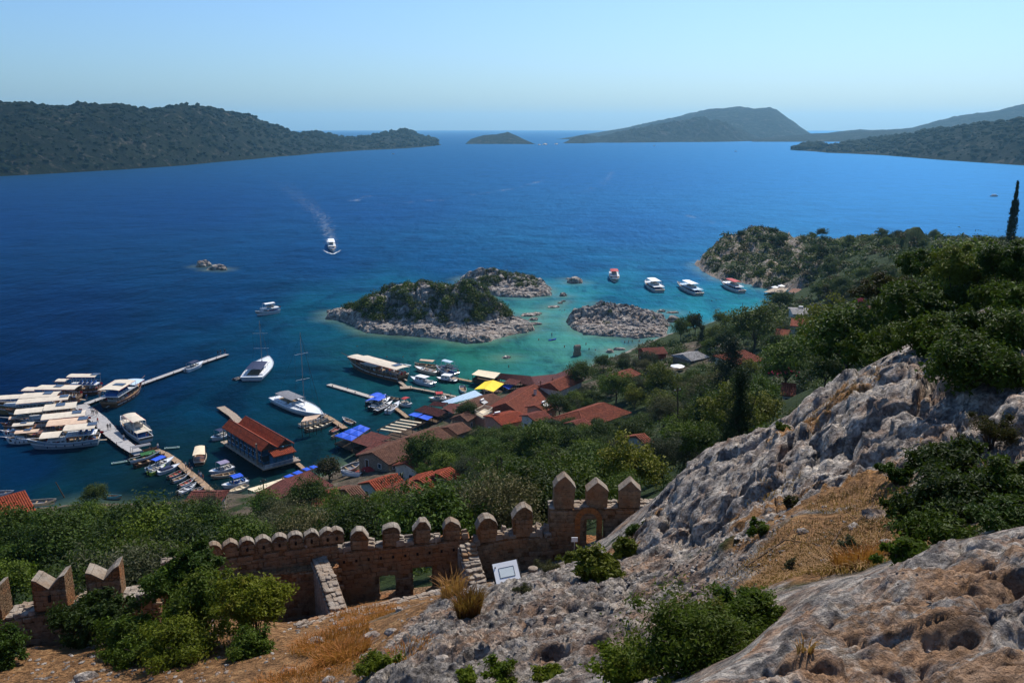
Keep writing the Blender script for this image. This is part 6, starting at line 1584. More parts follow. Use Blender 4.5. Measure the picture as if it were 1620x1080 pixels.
# ---- harbour beside the curved walkway (each boat from its stern outside to its bow at the walkway)
skiff((205, 723), (252, 713), 'wooden boat under a long grey cloth, first along the curved walkway', M_varn, canopy=M_grey, B=2.0)
skiff((204, 733), (254, 720), 'white boat with dark green cover, second along the curved walkway', M_gel, inner=M_green, B=2.0)
skiff((213, 740), (262, 724), 'cluttered wooden boat, third along the curved walkway', M_varn, inner=M_dark, B=1.8)
speedboat((234, 748), (276, 730), 'white motorboat with bright blue canopy at the curved walkway', bimini=M_blue, B=2.1, stripe=M_navy)
speedboat((236, 752), (262, 741), 'lime green trimmed motorboat squeezed behind the blue canopied one', hullm=M_lime, stripe=M_hulld, B=1.6)
speedboat((249, 751), (285, 739), 'white and navy motorboat just below the blue canopied one', hullm=M_gel, stripe=M_navy, seatm=M_bluec, cover=M_navy, B=1.8)
skiff((267, 758), (292, 746), 'narrow grey skiff with red fuel can inside', plain('grey_hull', (0.34, 0.31, 0.30), .5, .3), seatm=M_redc)
skiff((273, 764), (300, 753), 'white skiff with black outboard, fifth from the hut', M_gel)
skiff((284, 772), (309, 760), 'white skiff with red and black gear aboard near the hut', M_gel, seatm=M_redc)
skiff((282, 783), (311, 768), 'longest white skiff closest to the brown hut', M_gel, inner=M_grey, seatm=M_white)
skiff((304, 779), (324, 775), 'white rowboat half hidden by the brown hut roof', M_gel, motor=False)
skiff((318, 718), (317, 740), 'open wooden boat with an arched cream roof floating alone in the basin', plain('cream_hull', (0.66, 0.55, 0.40)), canopy=M_cream, B=3.4, cat='covered boat', motor=False) if 0 else None
_cb = skiff((315.5, 736.5), (318, 714), 'cream boat with an arched cream roof lying alone in the basin', plain('cream_hull', (0.66, 0.55, 0.40)), canopy=M_cream, B=2.9, inner=M_varn, seatm=M_varn, cat='covered boat', motor=False)
speedboat((368, 741), (331, 752), 'white sports boat with mauve canopy, upper of four near the quay', bimini=plain('mauve_canopy', (0.25, 0.22, 0.34), .8), stripe=M_bluec, B=2.5)
skiff((371, 751), (334, 758), 'cream skiff lying against the mauve canopied sports boat', plain('cream_hull', (0.66, 0.55, 0.40)), B=1.7)
speedboat((391, 763), (351, 774), 'white boat with blue canopy and gear, beside the cream bow', bimini=M_blue, seatm=M_bluec, B=2.4)
skiff((391, 770), (360, 784), 'pale yellow open boat closest to the trees', plain('cream_hull', (0.66, 0.55, 0.40)), inner=M_cream, seatm=M_cream, motor=False, B=1.9)
speedboat((358, 690), (334, 698), 'blue covered motorboat in the shade of the twin roofed restaurant', hullm=M_gel, bimini=M_navy, B=2.6)
skiff((168, 787), (193, 789), 'half sunk turquoise rowboat near the rocky slipway', plain('turquoise_hull', (0.12, 0.40, 0.48), .5, .3), motor=False, benches=2)
# ---- motorboats between the jetties
skiff((690, 582), (656, 579), 'tan roofed boat, farthest of the cluster behind the wooden gulet', plain('cream_hull', (0.66, 0.55, 0.40)), canopy=M_tan, B=2.4, cat='covered boat')
speedboat((692, 593), (656, 585), 'beige open motorboat next to the tan roofed boat', hullm=plain('cream_hull', (0.66, 0.55, 0.40)), B=2.6, seatm=M_tan)
dayboat((723, 597), (690, 588), 'blue bodied boat with pale flat roof at the brown jetty', canopy=M_ice, low=M_navy, B=2.6)
speedboat((686, 611), (650, 602), 'white cabin cruiser with rounded hard top, left one of a pair', cabin=True, B=3.0, stripe=M_navy)
speedboat((724, 605), (690, 601), 'dark blue cabin cruiser with white top, right one of a pair', cabin=True, hullm=M_hulld, B=3.0)
skiff((731, 614), (735, 626), 'short white boat with a standing figure by the pale blue roof', M_gel)
speedboat((706, 632), (678, 634), 'cream bowed boat with red folded canopy near the pale blue roof', bimini=M_redc, hullm=plain('cream_hull', (0.66, 0.55, 0.40)), B=2.6)
skiff((722, 631), (700, 636), 'white sided boat partly beneath the pale blue roof', M_gel, B=1.9)
speedboat((636, 640), (652, 644), 'red canopied white motorboat at the little jetty', bimini=M_redc, B=2.4)
skiff((632, 634), (612, 631), 'grey open boat behind the blue canopied cluster', plain('grey_hull', (0.34, 0.31, 0.30)), B=1.8)
speedboat((583, 642), (611, 630), 'motorboat under the farther of two blue canopies in mid harbour', bimini=M_blue, hullm=M_hulld, B=2.6)
speedboat((587, 650), (618, 634), 'motorboat under the nearer of two blue canopies in mid harbour', bimini=M_blue, hullm=M_hulld, B=2.6)
S([(577, 634, 2.4), (592, 631, 2.4), (602, 626, 2.4), (590, 628, 2.4)], 'blue awning square, left one over the end of the pontoon', M_blue)
S([(591, 628, 2.5), (600, 623, 2.5), (612, 624, 2.5), (604, 628, 2.5)], 'blue awning square, right one over the end of the pontoon', M_blue)
speedboat((594, 655), (622, 640), 'black hulled launch between the canopied boats and the white launch', hullm=M_hulld, stripe=M_redc, B=1.9)
speedboat((613, 655), (632, 641), 'white launch with grey seats, nearest the maroon roof', B=2.0)
# ---- boats ashore
skiff((604, 729), (620, 737), 'upturned white dinghy ashore beside the dusty roofs', M_gel, motor=False) if 0 else None
def ashore(u, v, z, L, rz, label, mat=M_gel, tilt=.25):
    q = W(u, v, z); root = empty('beached_boat', (q.x, q.y, z), rz, label, 'beached boat'); root.rotation_euler = (tilt, 0, rz)
    hull(root, L, L * .36, .65, mat, deck_z=.3, deck_mat=M_grey, draft=.25)
    for k in (-.25, .1): m = MB(); m.box((L * k, 0, .45), (.3, L * .3, .05)); m.build('thwart', M_teak, root)
    keepout([q, q + Vector((0, 0, 1))], 8, q.y)
ashore(611, 735, 5.2, 4.8, 2.6, 'white dinghy ashore tilted between dusty roofs'); ashore(556, 741, 4.9, 5.0, .9, 'white boat ashore, upper of two by the red parasol'); ashore(555, 752, 5.6, 4.6, 2.9, 'white boat ashore, lower of two by the red parasol'); ashore(534, 768, 7.9, 2.6, .3, 'tiny pale boat on the dusty red roof edge', tilt=.1) if 0 else None
ashore(69, 797, 1.4, 5.0, .2, 'cream boat ashore beside the orange tiled house at the left edge', plain('cream_hull', (0.66, 0.55, 0.40)), .1); ashore(5, 783, .6, 4.6, .1, 'white boat just behind the left edge house roof', tilt=.05)
# ---- boats far out
def far_boat(u, v, w_px, label, rz=0.0):
    q = W(u, v); s = w_px / (FOC / (q.y * CP + EYE * SP)); root = empty('distant_boat', (q.x, q.y, 0), rz, label, 'boat')
    hull(root, s, s * .28, s * .09, M_gel, deck_z=.8); m = MB(); m.box((-s * .05, 0, s * .15), (s * .5, s * .2, s * .13)); m.build('cabin', M_white, root); m = MB(); m.box((-s * .05, 0, s * .26), (s * .55, s * .24, .12)); m.build('canopy', M_canvas, root)
    for a in (-.3, .2): m = MB(); m.tube([(s * a, 0, s * .2), (s * a, 0, s * .26)], .06, 4); m.build('post', M_white, root)
far_boat(1573, 311, 13, 'lone boat far out near the right edge above the cypress'); far_boat(1421, 380, 8, 'small speedboat trailing foam beyond the rocky point'); far_boat(622, 244, 5, 'boat speck off the long dark headland'); far_boat(1035, 231, 4, 'boat speck below the mountain foot'); far_boat(1164, 240, 5, 'boat speck in the right channel under the mountain'); far_boat(1276, 222.5, 5, 'boat speck in the gap between mountain and far hills')
def kayak(u, v, rz, mat, label):
    q = W(u, v); root = empty('kayak', (q.x, q.y, 0), rz, label, 'kayak'); hull(root, 3.6, .8, .3, mat, sheer=.5, stern=.15, deck_z=.9, deck_mat=mat, draft=.1); m = MB(); m.box((0, 0, .32), (.9, .5, .1)); m.build('seat', M_dark, root)
kayak(874, 538, .6, M_blue, 'bright blue paddle craft in the shallow lagoon'); kayak(925, 503, .2, plain('orange_kayak', (0.6, .14, .04), .4), 'orange kayak by the little rock near boulder island')

# ---- wakes: foam lying on the water
def wake(pts, w0, w1, label, dens=.55, sc_=.6, alpha=1.0):
    t = NT('foam'); p = t.pos(); a = t.attr('edge').outputs['Fac']
    n = t.noise(sc_, 7, .75, p, .6)
    f = t.ramp(t.math('ADD', t.math('MULTIPLY', a, dens), t.math('MULTIPLY', t.math('SUBTRACT', n, .5), 1.5)), [(0.12, 0.0), (0.62, 1.0)])
    b1 = t.n('ShaderNodeBsdfDiffuse', {'Color': (.75, .8, .82, 1)}); b2 = t.n('ShaderNodeBsdfTransparent')
    mx = t.n('ShaderNodeMixShader', {0: t.math('MULTIPLY', f, alpha), 1: b2.outputs[0], 2: b1.outputs[0]}); t.t.links.new(mx.outputs[0], t.out.inputs[0])
    q = [W(u, v, .12) for u, v in pts]; n_ = 60; vs = []; at_ = []; L_ = [0]
    for a_, b_ in zip(q[:-1], q[1:]): L_.append(L_[-1] + (b_ - a_).length)
    for i in range(n_ + 1):
        t_ = i / n_; s = t_ * L_[-1]; k = max(0, min(len(q) - 2, sum(1 for l in L_ if l <= s) - 1)); c = q[k].lerp(q[k + 1], (s - L_[k]) / max(1e-6, L_[k + 1] - L_[k])); d = (q[k + 1] - q[k]).normalized(); nn = Vector((-d.y, d.x, 0)); w_ = w0 + (w1 - w0) * t_ ** .7
        for j in range(9): s_ = j / 8 * 2 - 1; vs.append(c + nn * s_ * w_ / 2); at_.append((1 - abs(s_) ** 1.5) * (1 - t_) ** 1.1)
    me = np_mesh('wake', [tuple(v) for v in vs], grid_faces(n_ + 1, 9), t.m); float_attr(me, 'edge', at_); return tag(link('wake', me), label, 'wake', kind='stuff')
wake([(526, 400), (522, 372), (510, 345), (490, 325), (465, 305), (435, 285)], 7, 34, 'fading white wake behind the incoming tour boat', .2, .25, .5)
wake([(527, 402), (535, 398), (541, 394)], 1.0, 2.5, 'bow foam right of the incoming tour boat', .8, .8); wake([(527, 402), (517, 399), (509, 394)], 1.0, 2.5, 'bow foam left of the incoming tour boat', .8, .8)
wake([(1420, 381), (1400, 382), (1375, 385), (1345, 390)], 2.5, 10, 'white wake of the speedboat beyond the point', 1.1, .4)
wake([(970, 272), (955, 290), (925, 303), (880, 312), (850, 318)], 14, 22, 'old curved wake line on the open water', .16, .05, .34); wake([(862, 285), (820, 297), (760, 306), (690, 316), (600, 325)], 12, 20, 'long faint old wake line on the open water', .18, .05, .34)
wake([(650, 578), (640, 576), (622, 574)], .8, 1.6, 'thin foam between gulet and tan roofed boat', .8, 1.2)
wake([(560, 318), (575, 310), (590, 312), (640, 316), (700, 318)], 16, 30, 'pale slick patch on the open blue water', .22, .04, .34); wake([(1085, 340), (1120, 352), (1180, 358), (1230, 356)], 10, 22, 'faint slick streak before the rocky point', .22, .05, .34)

# ---------------------------------------------------------------- people
SK = [plain('skin_tan', (0.36, 0.19, 0.12), .6, .3), plain('skin_brown', (0.24, 0.12, 0.07), .6, .3)]
CL = [plain('cloth_white', (0.7, 0.7, 0.68), .9), plain('cloth_black', (0.02, 0.02, 0.025), .9), plain('cloth_red', (0.45, 0.04, 0.04), .9), plain('cloth_blue', (0.05, 0.12, 0.35), .9), plain('cloth_grey', (0.25, 0.25, 0.27), .9), plain('cloth_beige', (0.45, 0.36, 0.26), .9)]
HAIR = plain('dark_hair', (0.015, 0.011, 0.009), .7)
def person_mesh(pose):
    J = {'pelvis': (0, 0, .95), 'waist': (0, 0, 1.08), 'chest': (0, .0, 1.32), 'neck': (0, .01, 1.48), 'chin': (0, -.01, 1.56), 'head': (0, -.02, 1.66), 'crown': (0, 0, 1.75)}
    R_ = {'pelvis': .135, 'waist': .115, 'chest': .145, 'neck': .055, 'chin': .075, 'head': .098, 'crown': .07}
    E = [('pelvis', 'waist'), ('waist', 'chest'), ('chest', 'neck'), ('neck', 'chin'), ('chin', 'head'), ('head', 'crown')]
    st = {'stand': (0.03, -.03, .06, .02), 'walk': (.22, -.22, .2, -.2), 'wade': (.05, -.05, .35, .3)}[pose]
    for s, sd_ in ((1, 'r'), (-1, 'l')):
        f = st[0] if s > 0 else st[1]; am = st[2] if s > 0 else st[3]
        J['hip' + sd_] = (s * .09, 0, .90); J['knee' + sd_] = (s * .11, -f * .55 - .02, .49); J['ankle' + sd_] = (s * .11, -f + (.06 if f < 0 else 0), .08); J['toe' + sd_] = (s * .13, -f - .17, .03)
        R_.update({'hip' + sd_: .09, 'knee' + sd_: .06, 'ankle' + sd_: .042, 'toe' + sd_: .035})
        J['sho' + sd_] = (s * .18, 0, 1.42); J['elb' + sd_] = (s * .25, am * .3 * (-1), 1.14 + (.12 if pose == 'wade' else 0)); J['wri' + sd_] = (s * .27, -am * .8 - .05, .90 + (.28 if pose == 'wade' else 0)); J['hand' + sd_] = (s * .27, -am - .08, .82 + (.30 if pose == 'wade' else 0))
        R_.update({'sho' + sd_: .065, 'elb' + sd_: .043, 'wri' + sd_: .032, 'hand' + sd_: .036})
        E += [('pelvis', 'hip' + sd_), ('hip' + sd_, 'knee' + sd_), ('knee' + sd_, 'ankle' + sd_), ('ankle' + sd_, 'toe' + sd_), ('chest', 'sho' + sd_), ('sho' + sd_, 'elb' + sd_), ('elb' + sd_, 'wri' + sd_), ('wri' + sd_, 'hand' + sd_)]
    ks = list(J); me = bpy.data.meshes.new('person'); me.from_pydata([J[k] for k in ks], [(ks.index(a), ks.index(b)) for a, b in E], [])
    o = bpy.data.objects.new('tmp', me); COL.objects.link(o)
    o.modifiers.new('s', 'SKIN'); o.modifiers.new('u', 'SUBSURF').levels = 1
    for i, k in enumerate(ks): me.skin_vertices[0].data[i].radius = (R_[k] * (1.15 if k in ('chest', 'pelvis', 'waist') else 1), R_[k] * (.8 if k in ('chest', 'pelvis', 'waist') else 1)); me.skin_vertices[0].data[i].use_root = (k == 'pelvis')
    dg = bpy.context.evaluated_depsgraph_get(); out = bpy.data.meshes.new_from_object(o.evaluated_get(dg)); bpy.data.objects.remove(o)
    out.materials.clear()
    for m_ in (SK[0], CL[0], CL[1], HAIR): out.materials.append(m_)
    for p in out.polygons:
        c = p.center
        p.material_index = 3 if (c.z > 1.62 and (c.y > -.06 or c.z > 1.70)) else (1 if (.98 < c.z < 1.46 and abs(c.x) < .26) else (2 if (.5 < c.z <= .98 and abs(c.x) < .22) else 0))
        p.use_smooth = True
    return out
PM = {k: person_mesh(k) for k in ('stand', 'walk', 'wade')}
_rp = random.Random(44)
def person(u, v, z, label, pose='stand', shirt=0, trs=1, skin=0, rz=None, bare=False, h=1.0, group=None):
    q = W(u, v, max(z, 0)); o = link('person', PM[pose]); o.location = (q.x, q.y, z); o.rotation_euler = (0, 0, _rp.uniform(0, 6.28) if rz is None else rz); o.scale = (h,) * 3
    for i, m_ in enumerate((SK[skin], SK[skin] if bare else CL[shirt], CL[trs], HAIR)): o.material_slots[i].link = 'OBJECT'; o.material_slots[i].material = m_
    return tag(o, label, 'person', group)
for a in [(145, 655, .92, 'person in white on the wide dock, first of the strolling group', 'walk', 0, 4), (148, 657, .92, 'person in black on the wide dock, second of the strolling group', 'stand', 1, 4), (151, 655, .92, 'person in red on the wide dock among the strolling group', 'stand', 2, 1), (154, 658, .92, 'person in pale beige on the wide dock at the right of the group', 'walk', 5, 1),
          (155, 670, .92, 'lone person in red walking mid way down the wide dock', 'walk', 2, 4), (171, 680, .92, 'person in dark clothes near the lower end of the wide dock', 'stand', 1, 1), (175, 679, .92, 'person in grey next to one in dark clothes on the wide dock', 'stand', 4, 1), (158, 627, .78, 'person in beige on the long jetty near its dock end', 'walk', 5, 4), (137, 632, .78, 'person in blue where the long jetty meets the dock', 'stand', 3, 4),
          (196, 697, .92, 'person in white on the narrower dock', 'walk', 0, 1), (237, 709, .95, 'person in black on the green landing', 'stand', 1, 3), (250, 711, .85, 'person in white at the start of the wooden walkway', 'stand', 0, 3), (294, 741, .83, 'person in white shirt midway on the wooden walkway', 'stand', 0, 1), (300, 742, .83, 'person in dark clothes midway on the wooden walkway', 'walk', 1, 1), (304, 749, .83, 'person in grey following along the wooden walkway', 'walk', 4, 1),
          (315, 754, .83, 'person in blue among three at the lower walkway', 'stand', 3, 4), (318, 757, .83, 'person in bright white among three at the lower walkway', 'walk', 0, 3), (322, 761, .83, 'person in red among three at the lower walkway', 'stand', 2, 4), (345, 562, .78, 'person in black at the far end of the long jetty, left of three', 'stand', 1, 1), (349, 561, .78, 'person in black at the far end of the long jetty, middle of three', 'stand', 1, 4), (356, 560, .78, 'person standing apart at the very tip of the long jetty', 'stand', 1, 3),
          (736, 618, .4, 'person standing in the short white boat', 'stand', 1, 1), (930, 501, .9, 'person by the little reddish rock', 'stand', 2, 1)]:
    person(*a)
for i, (u, v, z) in enumerate([(852, 538, -1.0), (873, 533, .3), (893, 549, -1.0), (916, 552, -.7), (927, 545, -.9), (932, 553, -1.0), (942, 554, -1.3), (988, 543, -.7), (994, 542, -.7), (1000, 541, -.7), (1011, 541, -.8), (805, 581, -.9), (638, 565, -1.2), (612, 565, -1.2), (565, 548, -1.35), (886, 491, -1.2), (893, 491, -1.2), (889, 493, -1.35), (805, 495, -1.2), (1126, 476, -1.3), (1133, 475, -1.3)]):
    person(u, v, z, ['bather waist deep off the tip of the largest island', 'person sitting upright on the blue paddle craft', 'bather standing between blue craft and stone tomb', 'bather just behind the stone tomb', 'bather in chest deep water right of the stone tomb', 'darkest bather nearest the boulder island side', 'swimmer with only head and shoulders showing right of the tomb', 'wader nearest the tomb in the line of four', 'second wader in the line of four by the near shore', 'third wader in the line of four by the near shore', 'wader set apart at the end of the line of four', 'lone bather near the reddish brown rock', 'swimmer beyond the stern of the wooden gulet', 'swimmer above the wooden gulet awning', 'swimmer far left in the turquoise channel', 'swimmer left of three behind the flat channel rock', 'swimmer right of three behind the flat channel rock', 'lowest swimmer of three behind the flat channel rock', 'swimmer alone under the right flank of the largest island', 'swimmer left of a pair near the anchored tour boats', 'swimmer right of a pair near the anchored tour boats'][i],
           'wade', 1, (1, 3, 2)[i % 3], i % 2, None, True)
# ---------------------------------------------------------------- leaves, crowns, trees
def leaf_mat(name, lo, hi, trans=.22, tip=None):
    t = NT(name); p = t.coord().outputs['Object']; rnd = t.n('ShaderNodeObjectInfo').outputs['Random']
    tone = t.attr('tone').outputs['Fac']
    c = t.mix(tone, lo, hi)
    c = t.mix(t.math('MULTIPLY', rnd, .65), c, tuple(x * f for x, f in zip(hi, (1.5, 1.05, .6))))
    c = t.mix(t.ramp(t.math('FRACT', t.math('MULTIPLY', rnd, 7.31)), [(0.0, .75), (1.0, 0.0)]), c, tuple(x * .8 for x in lo))
    if tip: c = t.mix(t.ramp(t.noise(1.3, 4, .7, t.pos()), [(.56, 0.0), (.70, .55)]), c, tip)
    b1 = t.n('ShaderNodeBsdfPrincipled', {'Base Color': c, 'Roughness': .6, 'Specular IOR Level': .12})
    b2 = t.n('ShaderNodeBsdfTranslucent', {'Color': t.mix(.4, c, (.10, .16, .02))})
    mx = t.n('ShaderNodeMixShader', {0: trans, 1: b1.outputs[0], 2: b2.outputs[0]}); t.t.links.new(mx.outputs[0], t.out.inputs[0]); return t.m
LM = {'sunlit': leaf_mat('sunlit_bush_leaves', (.045, .075, .006), (.16, .21, .014), .35, (.22, .14, .02)), 'carpet': leaf_mat('thicket_leaves', (.010, .024, .004), (.038, .072, .008)), 'dark': leaf_mat('dark_leaves', (.012, .026, .004), (.054, .100, .009)), 'mid': leaf_mat('green_leaves', (.020, .046, .005), (.088, .150, .009)), 'bright': leaf_mat('bright_leaves', (.040, .085, .007), (.120, .200, .012)),
      'olive': leaf_mat('olive_leaves', (.040, .052, .028), (.110, .120, .062), .15), 'yellow': leaf_mat('yellow_green_leaves', (.045, .075, .007), (.150, .185, .014)), 'pine': leaf_mat('pine_needles', (.010, .024, .010), (.030, .055, .018), .1),
      'brown': leaf_mat('brownish_leaves', (.035, .028, .010), (.085, .065, .022), .2), 'magenta': leaf_mat('magenta_flowers', (.30, .008, .10), (.62, .02, .22), .3), 'near': leaf_mat('near_bush_leaves', (.030, .062, .005), (.125, .185, .012), .35, (.19, .12, .015)), 'dry': leaf_mat('dry_heads', (.20, .15, .08), (.42, .34, .22), .2)}
M_bark = plain('bark', (0.085, 0.065, 0.050), .95, .1, .3, 4)
def crown_mesh(seed, rx, rz_, n_clump, per, leaf, mat, shape='round', z0=0.0, spread=.15, core=.22, aspect=.5, rag=.18):
    rg = np.random.default_rng(seed)
    d = rg.normal(size=(n_clump, 3)); d /= np.linalg.norm(d, axis=1, keepdims=True); d[:, 2] = np.where(d[:, 2] < -.35, -d[:, 2], d[:, 2])
    r = (0.45 + .55 * rg.random(n_clump) ** .45)
    lump = 1 + .30 * np.sin(d[:, 0] * 3.1 + seed) * np.cos(d[:, 1] * 2.7 + seed * 2) + rag * rg.normal(size=n_clump)
    c = d * (r * lump)[:, None] * np.array([rx, rx, rz_])
    if shape == 'cypress':
        t = rg.random(n_clump); a = rg.random(n_clump) * 6.283; rad = rx * np.clip(np.sin(np.clip(t * 1.08 + .04, 0, 1) * np.pi) ** .55 * (1 - t * .35), .05, 1) * (.7 + .3 * rg.random(n_clump))
        c = np.stack([np.cos(a) * rad, np.sin(a) * rad, (t - .5) * 2 * rz_], 1)
    if shape == 'cone':
        t = rg.random(n_clump) ** 1.3; a = rg.random(n_clump) * 6.283; rad = rx * (1 - t) * (.5 + .5 * rg.random(n_clump)) + .1
        c = np.stack([np.cos(a) * rad, np.sin(a) * rad, (t - .5) * 2 * rz_ - .15 * rad], 1)
    if shape == 'spray':   # branches that fan up and out
        c[:, 2] = np.abs(c[:, 2]) * .9 + .1
    tone_c = rg.random(n_clump)
    k = n_clump * per; ci = np.repeat(np.arange(n_clump), per)
    off = rg.normal(size=(k, 3)) * spread * (.6 + .8 * rg.random(n_clump))[ci][:, None] * rx
    if shape in ('cypress',): off = rg.normal(size=(k, 3)) * np.array([.12, .12, .25]) * rx
    off[:, 2] *= .75
    p = c[ci] + off
    if core: 
        m = rg.random(k) < core; p[m] = p[m] * rg.uniform(.25, .8, size=(m.sum(), 1))
    nrm = rg.normal(size=(k, 3)) + p / np.array([rx, rx, rz_]) * .8 + np.array([0, 0, .7]); nrm /= np.linalg.norm(nrm, axis=1, keepdims=True)
    a = rg.normal(size=(k, 3)); a -= nrm * (a * nrm).sum(1, keepdims=True); a /= np.linalg.norm(a, axis=1, keepdims=True); b = np.cross(nrm, a)
    s = leaf * rg.uniform(.6, 1.35, size=(k, 1)); w = s * aspect
    fold = nrm * s * .18
    v = np.stack([p - a * s, p + b * w + fold, p + a * s, p - b * w + fold], 1).reshape(-1, 3); v[:, 2] += z0
    f = np.arange(k * 4).reshape(-1, 4)
    me = np_mesh('crown', v, f, mat); float_attr(me, 'tone', np.repeat(np.clip(tone_c[ci] * .75 + rg.random(k) * .35, 0, 1), 4)); return me
def trunk_mesh(seed, h, r, crown_r, crown_h, n=5):
    rg = random.Random(seed); m = MB()
    pts = [(0, 0, -.6)]; x = y = 0
    for i in range(1, 5): x += rg.uniform(-.12, .12) * h * .3; y += rg.uniform(-.12, .12) * h * .3; pts.append((x, y, h * i / 4))
    m.tube(pts, [r * (1 - .1 * i) for i in range(5)], 7)
    for i in range(n):
        a = 6.283 * i / n + rg.uniform(-.4, .4); q = [pts[-1 if i % 2 else -2]]; rr_ = crown_r * rg.uniform(.5, .85); z1 = h + crown_h * rg.uniform(.1, 1.1)
        p0 = Vector(q[0]); e = Vector((x + math.cos(a) * rr_, y + math.sin(a) * rr_, z1)); mid = p0.lerp(e, .5) + Vector((rg.uniform(-.2, .2), rg.uniform(-.2, .2), rg.uniform(.0, .3)))
        m.tube([p0, mid, e], [r * .5, r * .32, r * .12], 5)
        for k in (-1, 1): e2 = mid + (e - mid) * .7 + Vector((rg.uniform(-.4, .4), rg.uniform(-.4, .4), rg.uniform(.1, .5))) * crown_r * .5; m.tube([mid, e2], [r * .22, r * .06], 4)
    return m.mesh('trunk', M_bark)
# each kind: crown radius, half height of the crown, trunk height, crowns, trunks
KINDS_ = {}
def kind(nm, mat, r, hz_, th, n_c, per, leaf, shape='round', variants=2, **kw):
    KINDS_[nm] = (r, hz_, th, [crown_mesh(1000 + 17 * i + len(nm) * 31, r, hz_, n_c, per, leaf, LM[mat], shape, **kw) for i in range(variants)], [trunk_mesh(50 + i + len(nm), th, .09 + r * .03, r, hz_ * 1.1) for i in range(variants)])
kind('carob', 'dark', 3.0, 2.3, 2.2, 75, 96, .16, variants=3)
kind('leafy', 'mid', 2.9, 2.3, 2.2, 75, 96, .16, variants=3)
kind('citrus', 'bright', 2.6, 2.1, 1.8, 70, 96, .15, variants=2)
kind('olive', 'olive', 2.8, 2.2, 2.0, 80, 86, .135, variants=2, aspect=.35)
kind('yellow', 'yellow', 2.8, 2.5, 2.0, 70, 92, .16, variants=2)
kind('pine', 'pine', 2.6, 4.2, 2.6, 170, 42, .18, 'cone', variants=2, aspect=.25)
kind('cypress', 'pine', .95, 5.0, .8, 300, 26, .16, 'cypress', variants=1, aspect=.35, core=.25)
kind('brown', 'brown', 2.2, 1.6, 1.2, 80, 32, .22, variants=1)
kind('bougainvillea', 'magenta', 1.6, 1.2, .9, 50, 26, .16, variants=1)
def tree(x, y, kd, s=1.0, name=None, label=None, cat='tree', group=None, sz=1.0, z=None):
    r, hz_, th, cr, tk = KINDS_[kd]; i = random.randrange(len(cr)); g = gz(x, y) if z is None else z
    root = empty(name or {'carob': 'carob_tree', 'leafy': 'leafy_tree', 'citrus': 'citrus_tree', 'olive': 'olive_tree', 'yellow': 'yellow_green_tree', 'pine': 'pine_tree', 'cypress': 'cypress_tree', 'brown': 'brownish_tree', 'bougainvillea': 'bougainvillea'}[kd], (x, y, g - .1), random.uniform(0, 6.28), label, cat, group, s)
    root.scale = (s, s, s * sz)
    c = link('crown', cr[i], root); c.location = (0, 0, th + hz_ * .55); link('trunk', tk[i], root)
    return root
TREES = []
def put_tree(u, v, Y, w_px, kd, label, sz=1.0, name=None, cat='tree'):
    """a tree whose crown is seen centred at (u, v), w_px wide, Y metres off"""
    r, hz_, th = KINDS_[kd][:3]; best = None
    for k in range(0, 160):        # the distance near the given one at which such a tree stands on the ground
        for Yk in (Y * (1 + .004 * k), Y * (1 - .004 * k)):
            if Yk < 30: continue
            q = P(u, v, Yk); s_ = w_px / 2 / (FOC / (Yk * CP + (EYE - q.z) * SP)) / r * .92; e_ = abs(q.z - gz(q.x, q.y) - (th + hz_ * .55) * s_ * sz)
            if best is None or e_ < best[0] - .02: best = (e_, Yk)
        if best[0] < .25: break
    Y = best[1]
    p = P(u, v, Y); R_ = w_px / 2 / (FOC / (Y * CP + (EYE - p.z) * SP)); s = R_ / r * .92
    g = p.z - (th + hz_ * .55) * s * sz; gg = gz(p.x, p.y)
    o = tree(p.x, p.y, kd, s, name, label, cat, sz=sz, z=min(g, gg + 1.0) if g < gg + 4 else gg)
    if g > gg: o.scale = (s, s, s * sz * (p.z - gg) / max(.5, (p.z - g)))
    o.location.z = max(o.location.z, gg - (th * s * .8)) if g < gg else gg - .1
    TREES.append((p.x, p.y, R_)); return o
